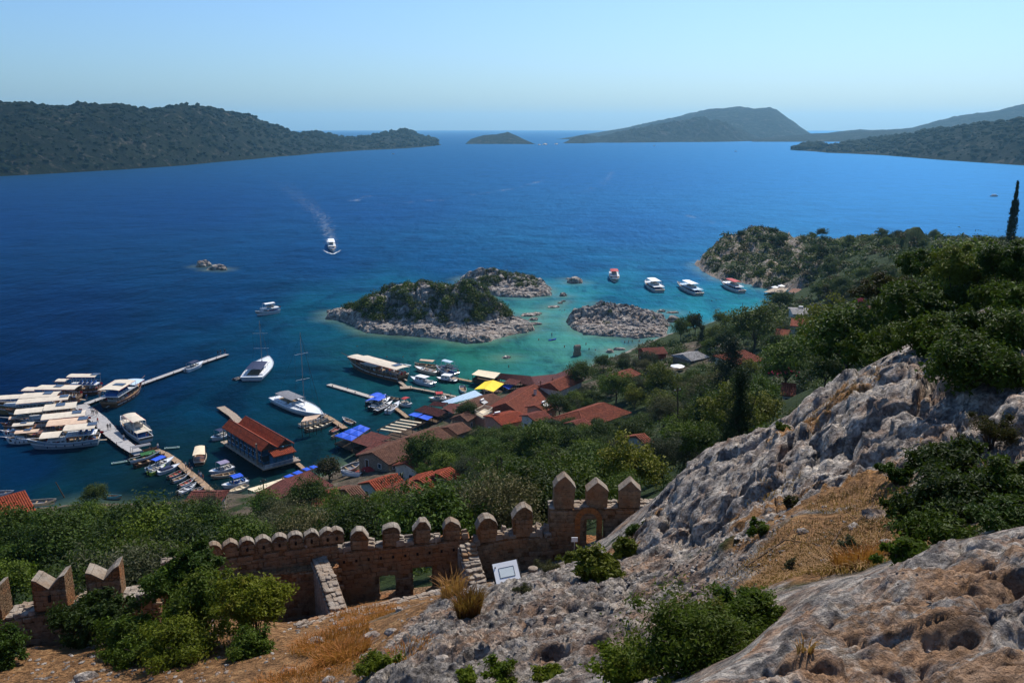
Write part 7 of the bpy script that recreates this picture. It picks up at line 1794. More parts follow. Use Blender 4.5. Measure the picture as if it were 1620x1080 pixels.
HERO = [
 (1603, 345, 216, 16, 'cypress', 'tall dark cypress standing against the sea at the right edge', .88), (612, 812, 78, 22, 'bougainvillea', 'magenta blossom, larger patch behind the rough battlements', .8), (640, 806, 78, 15, 'bougainvillea', 'magenta blossom, smaller patch behind the rough battlements', .8), (668, 718, 118, 66, 'leafy', 'broad green tree covering the brown tiled roofs in the middle', 1), (610, 800, 92, 64, 'leafy', 'rounded green tree in front of the orange tiled house', .9), (740, 652, 190, 38, 'carob', 'round very dark tree rising among the waterfront roofs', 1),
 (925, 725, 98, 62, 'citrus', 'bright rounded green tree, most vivid on the slope', 1), (850, 705, 108, 80, 'leafy', 'wide green tree left of the most vivid one', 1), (800, 730, 98, 60, 'leafy', 'green tree above the lattice mast', 1), (740, 745, 98, 54, 'olive', 'grey olive tree over the small orange gables', 1), (760, 775, 82, 70, 'olive', 'larger grey olive tree just beyond the wall', 1),
 (1005, 628, 170, 34, 'yellow', 'umbrella topped tree on the orange terrace', 1), (1052, 655, 140, 66, 'olive', 'big pale grey olive tree right of the orange terrace', 1), (1045, 605, 185, 60, 'yellow', 'yellowish green rounded tree above the big olive', 1), (955, 690, 118, 50, 'carob', 'dark tree beneath the broad hipped house', 1), (885, 640, 170, 44, 'carob', 'dark small leaved tree left of the broad hipped house', 1),
 (920, 590, 235, 46, 'carob', 'bushy tree at the lagoon edge beside stepped roofs', 1), (975, 610, 200, 50, 'leafy', 'leafy tree between hipped house and pale orange house', 1), (1078, 520, 265, 30, 'yellow', 'left feathery tree of three against the turquoise cove', 1.2), (1100, 512, 268, 24, 'brown', 'brownish feathery tree of three against the cove', 1.6), (1092, 510, 280, 18, 'leafy', 'thin feathery tree between two others at the cove', 1.7), (1146, 512, 270, 14, 'pine', 'single small cone of a tree at the cove', .7),
 (1195, 515, 225, 76, 'yellow', 'big domed olive green tree below the cove', .9), (1235, 476, 300, 36, 'carob', 'dark round tree standing beside the cove water', 1), (1155, 590, 150, 92, 'pine', 'huge dark conifer mass left of the hipped orange roof', .8), (1170, 650, 95, 84, 'pine', 'tall dark conifer with pointed top in the middle distance', 1.1), (1120, 620, 135, 80, 'olive', 'dull dark olive tree before the huge conifer', 1),
 (1310, 530, 120, 84, 'yellow', 'tall yellow green tree right of the orange roofs', 1.3), (1245, 575, 130, 88, 'leafy', 'dense green tree between hipped roof and tall yellow green tree', 1), (1205, 625, 100, 54, 'citrus', 'fresh green tree beside the red gable', 1.2), (1240, 588, 118, 34, 'bougainvillea', 'magenta bougainvillea blooming over the red gable', .8), (1362, 478, 195, 14, 'bougainvillea', 'magenta bougainvillea beside the white hillside house', 1.3), (1365, 500, 150, 34, 'pine', 'dark conifer before the white hillside house', .8),
 (1110, 700, 78, 70, 'leafy', 'green tree at the left foot of the grey ridge', 1), (1050, 720, 80, 80, 'olive', 'grey green tree between vivid tree and ridge', .9), (985, 775, 62, 60, 'leafy', 'green tree right behind the pointed battlements', 1), (1075, 690, 95, 60, 'citrus', 'lighter green shrub tree up from the ridge foot', 1), (1000, 690, 100, 60, 'carob', 'dark tree in the shaded gully', 1),
 (520, 742, 160, 42, 'brown', 'palm like reddish tuft of a tree at the quay', .9), (420, 800, 90, 60, 'citrus', 'green tree left of the long wall beside the hut', .9), (330, 800, 118, 46, 'olive', 'grey olive tree before the brown hut', 1), (420, 850, 60, 90, 'olive', 'silvery olive tree behind the scalloped battlements', .9), (490, 790, 95, 70, 'leafy', 'green tree hiding the quay sheds', 1), (540, 800, 85, 50, 'citrus', 'fresh green tree left of the cottage', 1),
 (640, 810, 70, 80, 'leafy', 'wide green tree behind the rough battlements', .9), (700, 800, 66, 80, 'carob', 'dark tree behind the rough battlements, right of the magenta blossom', .9), (150, 782, 150, 44, 'carob', 'dark bush on the rocky spit near the slipway', .8), (100, 860, 68, 130, 'carob', 'broad dark tree in the left thicket', .9), (220, 850, 64, 140, 'carob', 'broadest dark tree of the left thicket', .9), (30, 850, 75, 110, 'leafy', 'green tree at the left edge below the orange house', .9),
 (250, 900, 36, 110, 'leafy', 'leafy tree rising between the two wall lengths', 1.0), (180, 880, 44, 110, 'carob', 'dark tree just over the swallow-tailed battlements', .9), (320, 835, 70, 90, 'leafy', 'green tree left of the scalloped wall', .9), (880, 770, 70, 60, 'brown', 'brownish bush beyond the pointed battlements', .8), (460, 830, 64, 60, 'leafy', 'green tree hugging the back of the scalloped wall', .8), (560, 825, 58, 50, 'citrus', 'bright sapling over the square wall block', .9),
]
for (u, v, Y, w_, kd, lb, sz) in HERO: put_tree(u, v, Y, w_, kd, lb, sz, cat='shrub' if kd == 'bougainvillea' else 'tree')
# ---- free growing trees on the slopes, kept clear of roofs, boats and water as the photograph shows them
SKY_ = [(-50, 800), (0, 826), (70, 822), (120, 795), (190, 792), (260, 795), (330, 808), (400, 800), (440, 786), (490, 786), (520, 775), (560, 792), (600, 790), (640, 745), (655, 705), (700, 690), (725, 690), (760, 672), (800, 668), (850, 652), (880, 655), (900, 600), (915, 580), (940, 556), (985, 545), (1010, 536), (1050, 512), (1075, 492), (1110, 503), (1150, 510), (1180, 497), (1220, 488), (1260, 486), (1290, 470), (1330, 440), (1380, 425), (1440, 405), (1500, 388), (1560, 380), (1700, 360)]
su, sv = np.array([a for a, b in SKY_], float), np.array([b for a, b in SKY_], float)
KEEP[:] = [(a, b, c, b + (e - b) * .5, Y) for (a, b, c, e, Y) in KEEP]
def clear(x, y, z0, z1, r):
    d = y * CP + (EYE - z0) * SP; u, vt = project(x, y, z1); _, vb = project(x, y, z0); ru = FOC * r / d
    if vt < np.interp([u - ru * .7, u, u + ru * .7], su, sv).max() and y < 300: return False
    for (a, b, c, e, Y) in KEEP:
        if y < Y + 1 and u + ru > a and u - ru < c and vt < e and vb > b: return False
        if abs(y - Y) < 3 and u + ru * .5 > a and u - ru * .5 < c and vb > b - 4 and vt < e: return False
    return True
rt_ = random.Random(91); cnt = 0; placed = list(TREES)
ADJ = {'carob': 'dark green bushy tree', 'leafy': 'mid green leafy tree', 'citrus': 'bright green small tree', 'olive': 'grey green olive tree', 'yellow': 'yellowish green tree', 'pine': 'dark pointed conifer', 'brown': 'brownish parched tree'}
MARKS = [(28, 790, 'orange house at the left edge'), (60, 930, 'leftmost swallow-tailed battlements'), (180, 905, 'last swallow-tailed battlement'), (150, 775, 'rocky spit'), (320, 790, 'brown roofed hut'), (360, 850, 'start of the scalloped battlements'), (480, 845, 'end of the scalloped battlements'), (435, 775, 'wide maroon quay roof'), (515, 788, 'red roofed cottage'), (605, 760, 'bright orange tiled house'), (670, 752, 'small orange gable'), (620, 705, 'long brown tiled house'),
  (600, 840, 'first rough battlements'), (700, 830, 'last rough battlements'), (800, 820, 'two broad battlements'), (788, 750, 'lattice mast'), (740, 640, 'round waterfront tree'), (825, 640, 'large red tiled house'), (888, 775, 'first pointed battlement'), (975, 770, 'last pointed battlement'), (935, 645, 'broad hipped house'), (1000, 655, 'earthen orange terrace'), (985, 588, 'pale orange house'), (1035, 552, 'dark red lagoon house'), (1090, 560, 'grey roofed cabin'), (925, 725, 'most vivid tree'),
  (1060, 720, 'foot of the grey ridge'), (1170, 560, 'hipped orange roof'), (1170, 650, 'tall dark conifer'), (1248, 612, 'red gable'), (1265, 505, 'upper orange roof'), (1235, 470, 'round cove tree'), (1310, 530, 'tall yellow green tree'), (1365, 485, 'white hillside house'), (1330, 610, 'crest of the grey ridge'), (1440, 480, 'bushy yellow tipped tree'), (1603, 350, 'tall cypress'), (1540, 560, 'thick ridge shrub'), (1245, 455, 'bathing platform'), (1200, 370, 'summit of the rocky point'), (1130, 420, 'tip of the rocky point'), (1300, 405, 'low saddle of the point'), (1440, 390, 'small crag on the skyline'), (1520, 400, 'skyline left of the cypress')]
_seen = {}
def tree_label(kd, s, x, y):
    u, v = project(x, y, gz(x, y) + 3); sz_ = 'large ' if s > .98 else ('small ' if s < .76 else '')
    for (mu, mv, mn) in sorted(MARKS, key=lambda m: (m[0] - u) ** 2 + ((m[1] - v) * 1.3) ** 2):
        du, dv = u - mu, v - mv
        far_ = 'just ' if math.hypot(du, dv) < 28 else ''
        h_ = 'left of' if du < 0 else 'right of'; w_ = ('up-slope' if dv > 0 else 'down-slope')
        dr = (h_ if abs(du) > 2.2 * abs(dv) else ('above' if dv < 0 else 'below') if abs(dv) > 2.2 * abs(du) else ('above and ' if dv < 0 else 'below and ') + h_)
        l = sz_ + ADJ[kd] + ' ' + far_ + dr + ' the ' + mn
        if l not in _seen and len(l.split()) <= 15: _seen[l] = 1; return l
    return l
def try_tree(lo, hi, amin, amax, kinds, smin, smax, dens, grp, n, tries=6000):
    global cnt; k = 0
    for _ in range(tries):
        if k >= n: break
        y = math.sqrt(rt_.uniform(lo * lo, hi * hi)); a = R(rt_.uniform(amin, amax)); x = y * math.tan(a); kd = rt_.choice(kinds); s = rt_.uniform(smin, smax); r = KINDS_[kd][0] * s
        if land_sd(x, y) < r * .6 + 1: continue
        if any((x - p[0]) ** 2 + (y - p[1]) ** 2 < (dens * (r + p[2])) ** 2 for p in placed): continue
        g = gz(x, y); top = g + (KINDS_[kd][2] + KINDS_[kd][1] * 1.5) * s
        if not clear(x, y, g, top, r): continue
        tree(x, y, kd, s, label=tree_label(kd, s, x, y), group=grp); placed.append((x, y, r)); k += 1
    return k
n0 = try_tree(105, 215, -15, 9, ['carob', 'leafy', 'leafy', 'olive', 'citrus'], .5, .95, .48, 'trees on the slope between castle and village', 75, 9000)
n1 = try_tree(44, 165, -33, 6, ['carob', 'carob', 'leafy', 'leafy', 'citrus', 'olive', 'olive'], .62, 1.05, .52, 'trees on the slope between castle and village', 120)
n2 = try_tree(46, 270, 6, 24, ['carob', 'leafy', 'leafy', 'citrus', 'olive', 'yellow', 'pine'], .65, 1.15, .55, 'trees on the slope between castle and village', 70)
n3 = try_tree(60, 330, 20, 31, ['carob', 'carob', 'leafy', 'yellow', 'olive', 'brown'], .7, 1.2, .6, 'trees on the right hillside', 60)
n4 = try_tree(300, 520, 12, 31, ['carob', 'carob', 'yellow', 'leafy'], .7, 1.15, .8, 'trees on the rocky point', 40)
print('TREES', n1, n2, n3, n4)
# ---- undergrowth nobody could count
bl_ = []
def bush_base(seed, n, leaf):
    rg = np.random.default_rng(seed); d = rg.normal(size=(n, 3)); d /= np.linalg.norm(d, axis=1, keepdims=True); d[:, 2] = np.abs(d[:, 2]); p = d * (.55 + .45 * rg.random((n, 1))) * (1 + .25 * np.sin(d[:, :1] * 5 + seed))
    nr_ = d + rg.normal(size=(n, 3)) * .7; nr_ /= np.linalg.norm(nr_, axis=1, keepdims=True); a = rg.normal(size=(n, 3)); a -= nr_ * (a * nr_).sum(1, keepdims=True); a /= np.linalg.norm(a, axis=1, keepdims=True); b = np.cross(nr_, a); s = leaf * rg.uniform(.6, 1.3, (n, 1))
    return np.stack([p - a * s, p + b * s * .55, p + a * s, p - b * s * .55], 1).reshape(-1, 3), np.arange(n * 4).reshape(-1, 4)
BB = {'fine': [bush_base(i, 260, .115) for i in range(4)], 'coarse': [bush_base(9 + i, 140, .165) for i in range(4)]}
def undergrowth(name, spots, base, mat, label, seed=3):
    if not spots: return
    rg = np.random.default_rng(seed); vs = []; fs = []; tn = []; b = 0
    for (x, y, z, r, h) in spots:
        v, f = base[rg.integers(len(base))]; a = rg.random() * 6.28; ca, sa = math.cos(a), math.sin(a)
        q = np.stack([v[:, 0] * ca - v[:, 1] * sa, v[:, 0] * sa + v[:, 1] * ca, v[:, 2]], 1) * (r, r, h) + (x, y, z - .15 * h); vs.append(q); fs.append(f + b); b += len(v); tn.append(np.clip(rg.random() * .8 + rg.random(len(v) // 4).repeat(4) * .3, 0, 1))
    me = np_mesh(name, np.concatenate(vs), np.concatenate(fs), mat); float_attr(me, 'tone', np.concatenate(tn)); return tag(link(name, me), label, 'undergrowth', kind='stuff')
sp = {'a': [], 'b': [], 'c': [], 'd': []}
for _ in range(9000):
    y = math.sqrt(rt_.uniform(42 ** 2, 300 ** 2)); a = R(rt_.uniform(-33, 31)); x = y * math.tan(a)
    r = rt_.uniform(.6, 1.5) * (1 + y / 260); h = r * rt_.uniform(.5, .8)
    if land_sd(x, y) < r + .5: continue
    g = gz(x, y)
    if not clear(x, y, g, g + h, r) or (y < 95 and rt_.random() < .45): continue
    k = rt_.choice('aabbc'); sp[k].append((x, y, g, r, h))
    if sum(len(v) for v in sp.values()) > 1150: break
undergrowth('undergrowth', sp['a'], BB['fine'], LM['dark'], 'dark shrubs filling the slope between trees'); undergrowth('undergrowth', sp['b'], BB['fine'], LM['carpet'], 'green shrubs filling the slope between trees'); undergrowth('undergrowth', sp['c'], BB['fine'], LM['olive'], 'grey green shrubs filling the slope between trees')
pn_ = {'a': [], 'b': [], 'c': []}
for _ in range(30000):
    y = rt_.uniform(400, 560); a = R(rt_.uniform(10, 28)); x = y * math.tan(a); r = rt_.uniform(1.8, 4.2); h = r * rt_.uniform(.55, .85)
    if land_sd(x, y) < 4 or fbm(np.array([x / 14.]), np.array([y / 14.]), 2, 7)[0] < -.3: continue
    pn_[rt_.choice('aabc')].append((x, y, gz(x, y), r, h))
    if sum(len(v) for v in pn_.values()) > 950: break
for _ in range(12000):
    y = rt_.uniform(285, 470); a = R(rt_.uniform(16, 29)); x = y * math.tan(a); r = rt_.uniform(1.2, 3.6); h = r * rt_.uniform(.6, .9)
    if land_sd(x, y) < 3.5: continue
    g = gz(x, y)
    if not clear(x, y, g, g + h, r): continue
    pn_[rt_.choice('aabc')].append((x, y, g, r, h))
    if sum(len(v) for v in pn_.values()) > 1500: break
print('SCRUB', {k: len(v) for k, v in pn_.items()}, {k: len(v) for k, v in sp.items()}, n1, n2, n3, n4)
undergrowth('scrub', pn_['a'], BB['coarse'], LM['dark'], 'dark scrub covering the rocky point'); undergrowth('scrub', pn_['b'], BB['coarse'], LM['yellow'], 'yellow green scrub covering the rocky point'); undergrowth('scrub', pn_['c'], BB['coarse'], LM['brown'], 'parched scrub covering the rocky point')
# ---- scrub on the islands
def isle_scrub(key, n, rmin, rmax, zmin, label, seed, sdmin=3.0):
    XX, YY, z, sd, x, y, cell = ISLES[key]; rg = np.random.default_rng(seed); sps = []; t = 0
    while len(sps) < n and t < 40000:
        t += 1; i, j = rg.integers(len(y)), rg.integers(len(x))
        if sd[i, j] < sdmin or z[i, j] < zmin: continue
        if fbm(np.array([x[j] / 9.]), np.array([y[i] / 9.]), 2, seed)[0] < -.2: continue
        r = rg.uniform(rmin, rmax); sps.append((x[j], y[i], z[i, j] - .25 * r, r, r * rg.uniform(.65, .95)))
    half = len(sps) // 3
    undergrowth('scrub', sps[half:], BB['fine'], LM['dark'], label + ', darker clumps', seed); undergrowth('scrub', sps[:half], BB['fine'], LM['leaf'] if 'leaf' in LM else LM['mid'], label + ', greener clumps', seed + 1)
ks = list(ISLES.keys())
isle_scrub(isA.name, 620, 1.3, 3.2, 4.2, 'low scrub over the top of the largest island', 71, 4.0); isle_scrub(isB.name, 150, 1.2, 2.6, 3.4, 'low scrub on the second island', 72, 5.0); isle_scrub(isC.name, 16, .8, 1.6, 2.4, 'sparse scrub on the boulder island', 73, 4.0)

# ---------------------------------------------------------------- near shrubs with real leaves and twigs
def near_shrub(u, v, Y, w_px, label, mat='near', hz=.8, leaf=.045, n_c=150, per=70, seed=1, name='shrub', stems=14, flat=1.0, aspect=.42):
    best = None
    for k in range(70):            # the distance near the given one at which the shrub sits on the ground
        for Yk in (Y * (1 + .004 * k), Y * (1 - .004 * k)):
            q = P(u, v, Yk); h_ = w_px / 2 / (FOC / (Yk * CP + (EYE - q.z) * SP)) * .8 * hz; e_ = abs(q.z - gz(q.x, q.y) - .6 * h_)
            if best is None or e_ < best[0] - .02: best = (e_, Yk)
        if best[0] < .05: break
    Y = best[1]; p = P(u, v, Y); R_ = w_px / 2 / (FOC / (Y * CP + (EYE - p.z) * SP)) * .8; g = gz(p.x, p.y)
    root = empty(name, (p.x, p.y, g), 0, label, 'shrub'); H_ = max(R_ * hz, .15); zc = max(p.z - g, H_ * .45)
    cm = crown_mesh(seed, R_, H_, max(14, int(n_c * .42)), int(per * 2.3), leaf * .92, LM[mat], 'round', spread=.135, core=.12, aspect=aspect, rag=.32); c = link('foliage', cm, root); c.location = (0, 0, zc)
    rg = random.Random(seed); m = MB()
    for i in range(stems):
        a = rg.uniform(0, 6.28); e = Vector((math.cos(a) * R_ * rg.uniform(.3, .95), math.sin(a) * R_ * rg.uniform(.3, .95), zc + H_ * rg.uniform(-.2, .9))); md = e * .5 + Vector((rg.uniform(-.1, .1), rg.uniform(-.1, .1), .1 * R_))
        m.tube([(0, 0, -.1), md, e], [.03 * R_ + .01, .016 * R_ + .005, .004], 4)
    m.build('stems', M_bark, root)
near_shrub(1110, 1035, 9.8, 230, 'dense green bush filling the hollow before the near outcrop, main mound', 'sunlit', seed=3, hz=.62, n_c=260, per=75, leaf=.034)
near_shrub(1200, 990, 10.8, 120, 'right shoulder of green bush touching the near outcrop', seed=4, hz=.6, n_c=130, per=70, leaf=.034)
near_shrub(1000, 1062, 10.0, 140, 'left lobe of the green bush at the bottom of the picture', seed=5, hz=.6, n_c=150, per=70, leaf=.034)
near_shrub(1160, 975, 11.6, 110, 'upper fringe of the green bush against pale rock', seed=6, hz=.5, n_c=110, per=60, leaf=.036)
near_shrub(800, 1068, 13.6, 70, 'small dark sprig bush at the bottom edge', seed=7, hz=.6, n_c=50, per=50, leaf=.045)
near_shrub(870, 1070, 13.4, 60, 'second small bush at the bottom edge beside the sprig bush', seed=8, hz=.6, n_c=50, per=50, leaf=.045)
near_shrub(740, 1078, 14.5, 60, 'third small bush at the bottom edge, farthest left', seed=9, hz=.5, n_c=40, per=50, leaf=.045)
near_shrub(945, 905, 27.0, 78, 'yellow green bush between the highest wall and the ridge', 'yellow', seed=10, hz=.8, n_c=120, per=50, leaf=.09)
near_shrub(990, 872, 28.5, 44, 'upper arm of yellow green bush climbing to the wall', 'yellow', seed=11, hz=1.0, n_c=70, per=50, leaf=.09)
near_shrub(1012, 842, 30.5, 46, 'small green bush in the corner of highest wall and ridge', 'mid', seed=42, hz=.8, n_c=70, per=50, leaf=.07)
near_shrub(905, 885, 29.5, 40, 'little bush beneath the white notice board', 'yellow', seed=43, hz=.7, n_c=50, per=50, leaf=.07)
near_shrub(564, 928, 31.5, 66, 'round green bush standing inside the wall by the square openings', 'mid', seed=12, hz=.8, n_c=120, per=60, leaf=.09)
near_shrub(866, 905, 25.4, 48, 'grey dry shrub right of the information panel', 'olive', seed=13, hz=.6, n_c=60, per=60, leaf=.045, aspect=.2)
near_shrub(830, 935, 22.0, 36, 'low grey tuft before the information panel', 'olive', seed=14, hz=.5, n_c=40, per=50, leaf=.035, aspect=.2)
near_shrub(1250, 905, 13.8, 22, 'tiny grey green plant in the straw', 'olive', seed=15, hz=.8, n_c=20, per=40, leaf=.02)
near_shrub(400, 958, 19.2, 120, 'nearest leafy bush before the scalloped wall, right lobe over the dirt', 'sunlit', seed=16, hz=.7, n_c=190, per=60, leaf=.07)
near_shrub(320, 955, 20.0, 120, 'nearest leafy bush before the scalloped wall, middle lobe', 'sunlit', seed=17, hz=.75, n_c=190, per=60, leaf=.075)
near_shrub(275, 925, 22.0, 92, 'nearest leafy bush before the scalloped wall, upper left lobe', 'mid', seed=37, hz=.8, n_c=180, per=60, leaf=.08)
near_shrub(300, 1020, 18.4, 130, 'lower skirt of the nearest bush spreading over dirt', 'sunlit', seed=18, hz=.5, n_c=170, per=60, leaf=.065)
near_shrub(395, 1025, 17.6, 90, 'low right skirt of the nearest bush over rusty grass', seed=38, hz=.5, n_c=100, per=60, leaf=.06)
near_shrub(225, 1030, 19.4, 90, 'low left skirt of the nearest bush in shade', 'mid', seed=39, hz=.6, n_c=110, per=60, leaf=.07)
near_shrub(310, 895, 27.0, 70, 'dark leaves touching the start of the scalloped wall', 'dark', seed=40, hz=.8, n_c=110, per=60, leaf=.09)
near_shrub(130, 985, 25.0, 100, 'dark bush before the narrow doorway of the swallow-tailed wall', 'dark', seed=41, hz=.7, n_c=130, per=60, leaf=.08)
near_shrub(165, 985, 25.5, 90, 'dark bush pressed against the swallow-tailed wall', 'dark', seed=19, hz=.8, n_c=170, per=60, leaf=.09)
near_shrub(210, 1010, 21.5, 110, 'shaded bush at the foot of the nearest leafy bush', 'mid', seed=20, hz=.6, n_c=130, per=60, leaf=.08)
near_shrub(10, 1030, 22.0, 80, 'green bush cut by the bottom left corner', 'mid', seed=21, hz=1.1, n_c=110, per=60, leaf=.07)
near_shrub(1540, 585, 21.8, 170, 'thick dark green shrub on top of the grey ridge', 'dark', seed=22, hz=.62, n_c=260, per=60, leaf=.07)
near_shrub(1600, 540, 26, 120, 'taller shrub behind the one on the ridge', 'dark', seed=23, hz=.8, n_c=260, per=60, leaf=.07)
near_shrub(1490, 545, 30, 110, 'leafy shrub left of the taller ridge shrub', 'mid', seed=24, hz=.8, n_c=260, per=60, leaf=.08)
near_shrub(1395, 565, 38, 100, 'shrub just over the crest of the grey ridge', 'mid', seed=25, hz=.7, n_c=220, per=60, leaf=.09)
near_shrub(1600, 478, 33, 90, 'green bush hiding most of the pale far right rock', 'mid', seed=53, hz=.6, n_c=140, per=60, leaf=.08)
near_shrub(1545, 520, 30, 80, 'dark bush just left of the pale far right rock', 'dark', seed=54, hz=.7, n_c=120, per=60, leaf=.08)
near_shrub(1595, 425, 52, 96, 'leafy tree on the skyline slope right below the cypress', 'mid', seed=26, hz=.75, n_c=200, per=60, leaf=.10)
near_shrub(1525, 432, 56, 90, 'yellowish tree on the skyline slope left of the cypress', 'yellow', seed=49, hz=.7, n_c=180, per=60, leaf=.10)
near_shrub(1560, 480, 40, 110, 'dark tree in the middle of the right hand thicket', 'dark', seed=50, hz=.7, n_c=200, per=60, leaf=.09)
near_shrub(1465, 425, 75, 80, 'small leafy tree low on the skyline slope', 'mid', seed=51, hz=.7, n_c=130, per=60, leaf=.12)
near_shrub(1400, 460, 80, 80, 'brownish shrubby tree left of the yellow tipped tree', 'brown', seed=52, hz=.7, n_c=130, per=60, leaf=.12)
near_shrub(1450, 490, 55, 110, 'bushy tree with yellowish tips on the right slope', 'mid', seed=27, hz=.7, n_c=300, per=60, leaf=.12)
near_shrub(1500, 850, 11.6, 130, 'green ivy like growth in the ravine behind the near outcrop', 'mid', seed=28, hz=.35, n_c=120, per=60, leaf=.04)
near_shrub(1530, 800, 13.2, 170, 'broad dark shrub filling the upper ravine', 'dark', seed=44, hz=.5, n_c=240, per=60, leaf=.05)
near_shrub(1450, 815, 14.2, 90, 'dark leafy mound at the left of the upper ravine', 'dark', seed=45, hz=.6, n_c=120, per=60, leaf=.05)
near_shrub(1600, 770, 13.6, 120, 'dark shrub at the right edge of the upper ravine', 'mid', seed=46, hz=.6, n_c=150, per=60, leaf=.05)
near_shrub(1345, 868, 13.0, 40, 'little olive weed in the middle of the straw', 'olive', seed=47, hz=.6, n_c=30, per=40, leaf=.03)
near_shrub(1250, 800, 18.4, 40, 'small brown tuft under the ridge face', 'brown', seed=48, hz=.7, n_c=30, per=40, leaf=.04)
near_shrub(1600, 830, 11.8, 130, 'shaded green growth at the right end of the ravine', 'mid', seed=29, hz=.3, n_c=120, per=60, leaf=.04)
near_shrub(1430, 888, 10.6, 90, 'green plant hanging at the left end of the ravine', seed=30, hz=.4, n_c=70, per=60, leaf=.035)
near_shrub(1500, 740, 15.4, 110, 'dark bush in the cleft of the right ridge', 'dark', seed=31, hz=.8, n_c=130, per=60, leaf=.055)
near_shrub(1420, 755, 16.5, 60, 'leafy plant at the left of the cleft bush', 'mid', seed=32, hz=.8, n_c=60, per=60, leaf=.05)
near_shrub(1570, 690, 15.8, 90, 'brown dry shrub above the cleft bush', 'brown', seed=33, hz=.9, n_c=60, per=50, leaf=.05, aspect=.2)
near_shrub(1205, 840, 17.2, 46, 'small green tuft below the ridge face', 'near', seed=34, hz=.8, n_c=40, per=50, leaf=.045)
near_shrub(1240, 678, 25.8, 30, 'tuft on the crest of the grey ridge', 'mid', seed=35, hz=.7, n_c=30, per=40, leaf=.06)
near_shrub(600, 1055, 16.8, 80, 'green weeds low on the slope left of the pale rock', 'near', seed=36, hz=.4, n_c=60, per=50, leaf=.05)

# ---- dry grass
def grass(name, spots, mat, label, kind_='stuff', cat='dry grass'):
    rg = np.random.default_rng(5); vs = []; 
    for (u, v, Y, r, n, h, lean) in spots:
        c = P(u, v, Y)
        ang = rg.random(n) * 6.283; rd = r * np.sqrt(rg.random(n)); x = c.x + np.cos(ang) * rd; y = c.y + np.sin(ang) * rd
        for i in range(n):
            z = gz(x[i], y[i]) - .02; hh = h * rg.uniform(.5, 1.25); a2 = ang[i] + rg.normal() * .8; ln = lean * rg.uniform(.3, 1.4) * hh; w_ = .006 + h * .006
            dx, dy = math.cos(a2), math.sin(a2); b0 = np.array([x[i], y[i], z]); m_ = b0 + (dx * ln * .35, dy * ln * .35, hh * .6); t_ = b0 + (dx * ln, dy * ln, hh * (.95 - lean * .35)); s_ = np.array([-dy, dx, 0]) * w_ if rg.random() < .5 else np.array([1, 0, 0]) * w_
            vs += [b0 - s_, b0 + s_, m_ + s_ * .7, m_ - s_ * .7, m_ - s_ * .7, m_ + s_ * .7, t_ + s_ * .2, t_ - s_ * .2]
    v = np.array(vs); me = np_mesh(name, v, np.arange(len(v)).reshape(-1, 4), mat); float_attr(me, 'tone', np.repeat(rg.random(len(v) // 8), 8)); o = link(name, me); return tag(o, label, cat, kind=kind_)
M_straw = leaf_mat('straw', (.22, .11, .035), (.52, .32, .13), .3); M_rust = leaf_mat('rusty_straw', (.20, .075, .018), (.45, .20, .055), .3)
grass('dry_grass', [(1300, 895, 12.8, 1.2, 1500, .16, 1.1), (1370, 855, 13.8, 1.1, 900, .16, 1.1), (1290, 860, 14.6, 1.2, 1000, .14, 1.1), (1240, 920, 12.8, .9, 900, .12, 1.1), (1330, 800, 16.6, .7, 350, .18, .9), (1190, 905, 14.2, .9, 600, .10, 1.0), (1370, 905, 11.6, .8, 900, .22, .9), (1390, 805, 15.5, .6, 200, .2, 1), (1220, 770, 21, .7, 350, .15, .8), (1340, 620, 24.2, 1.0, 500, .15, .8), (1260, 675, 25.5, .7, 300, .15, .8)], M_straw, 'matted straw coloured grass lying in the saddle')
grass('dry_grass', [(480, 1065, 18.3, 1.3, 700, .3, .8), (540, 1020, 19.8, .7, 900, .45, .5), (520, 1000, 22, 1.1, 900, .4, .6), (580, 975, 26, 1.2, 600, .3, .7), (440, 1075, 18.4, 1.0, 300, .25, .8), (640, 1045, 17.4, .7, 400, .2, .8), (575, 960, 29, 1.2, 500, .3, .7), (1360, 905, 11.5, .35, 500, .34, .4)], M_rust, 'rusty orange grass on the dirt bank below the wall')
o = grass('grass_tuft', [(742, 978, 19.6, .28, 700, .75, .35)], M_rust, 'tall rusty grass tuft on pale rock left of the panel', None, 'grass tuft'); grass('grass_tuft', [(715, 925, 22.4, .3, 160, .8, .5)], M_straw, 'thin pale seed heads leaning beside the low wall', None, 'grass tuft'); grass('grass_tuft', [(1590, 750, 13.8, .25, 200, .5, .5)], M_straw, 'straw tuft beside the dry brown shrub on the right', None, 'grass tuft'); grass('grass_tuft', [(1270, 1062, 5.3, .05, 30, .14, .6)], M_straw, 'wisp of grass in the dark hollow of the near outcrop', None, 'grass tuft')
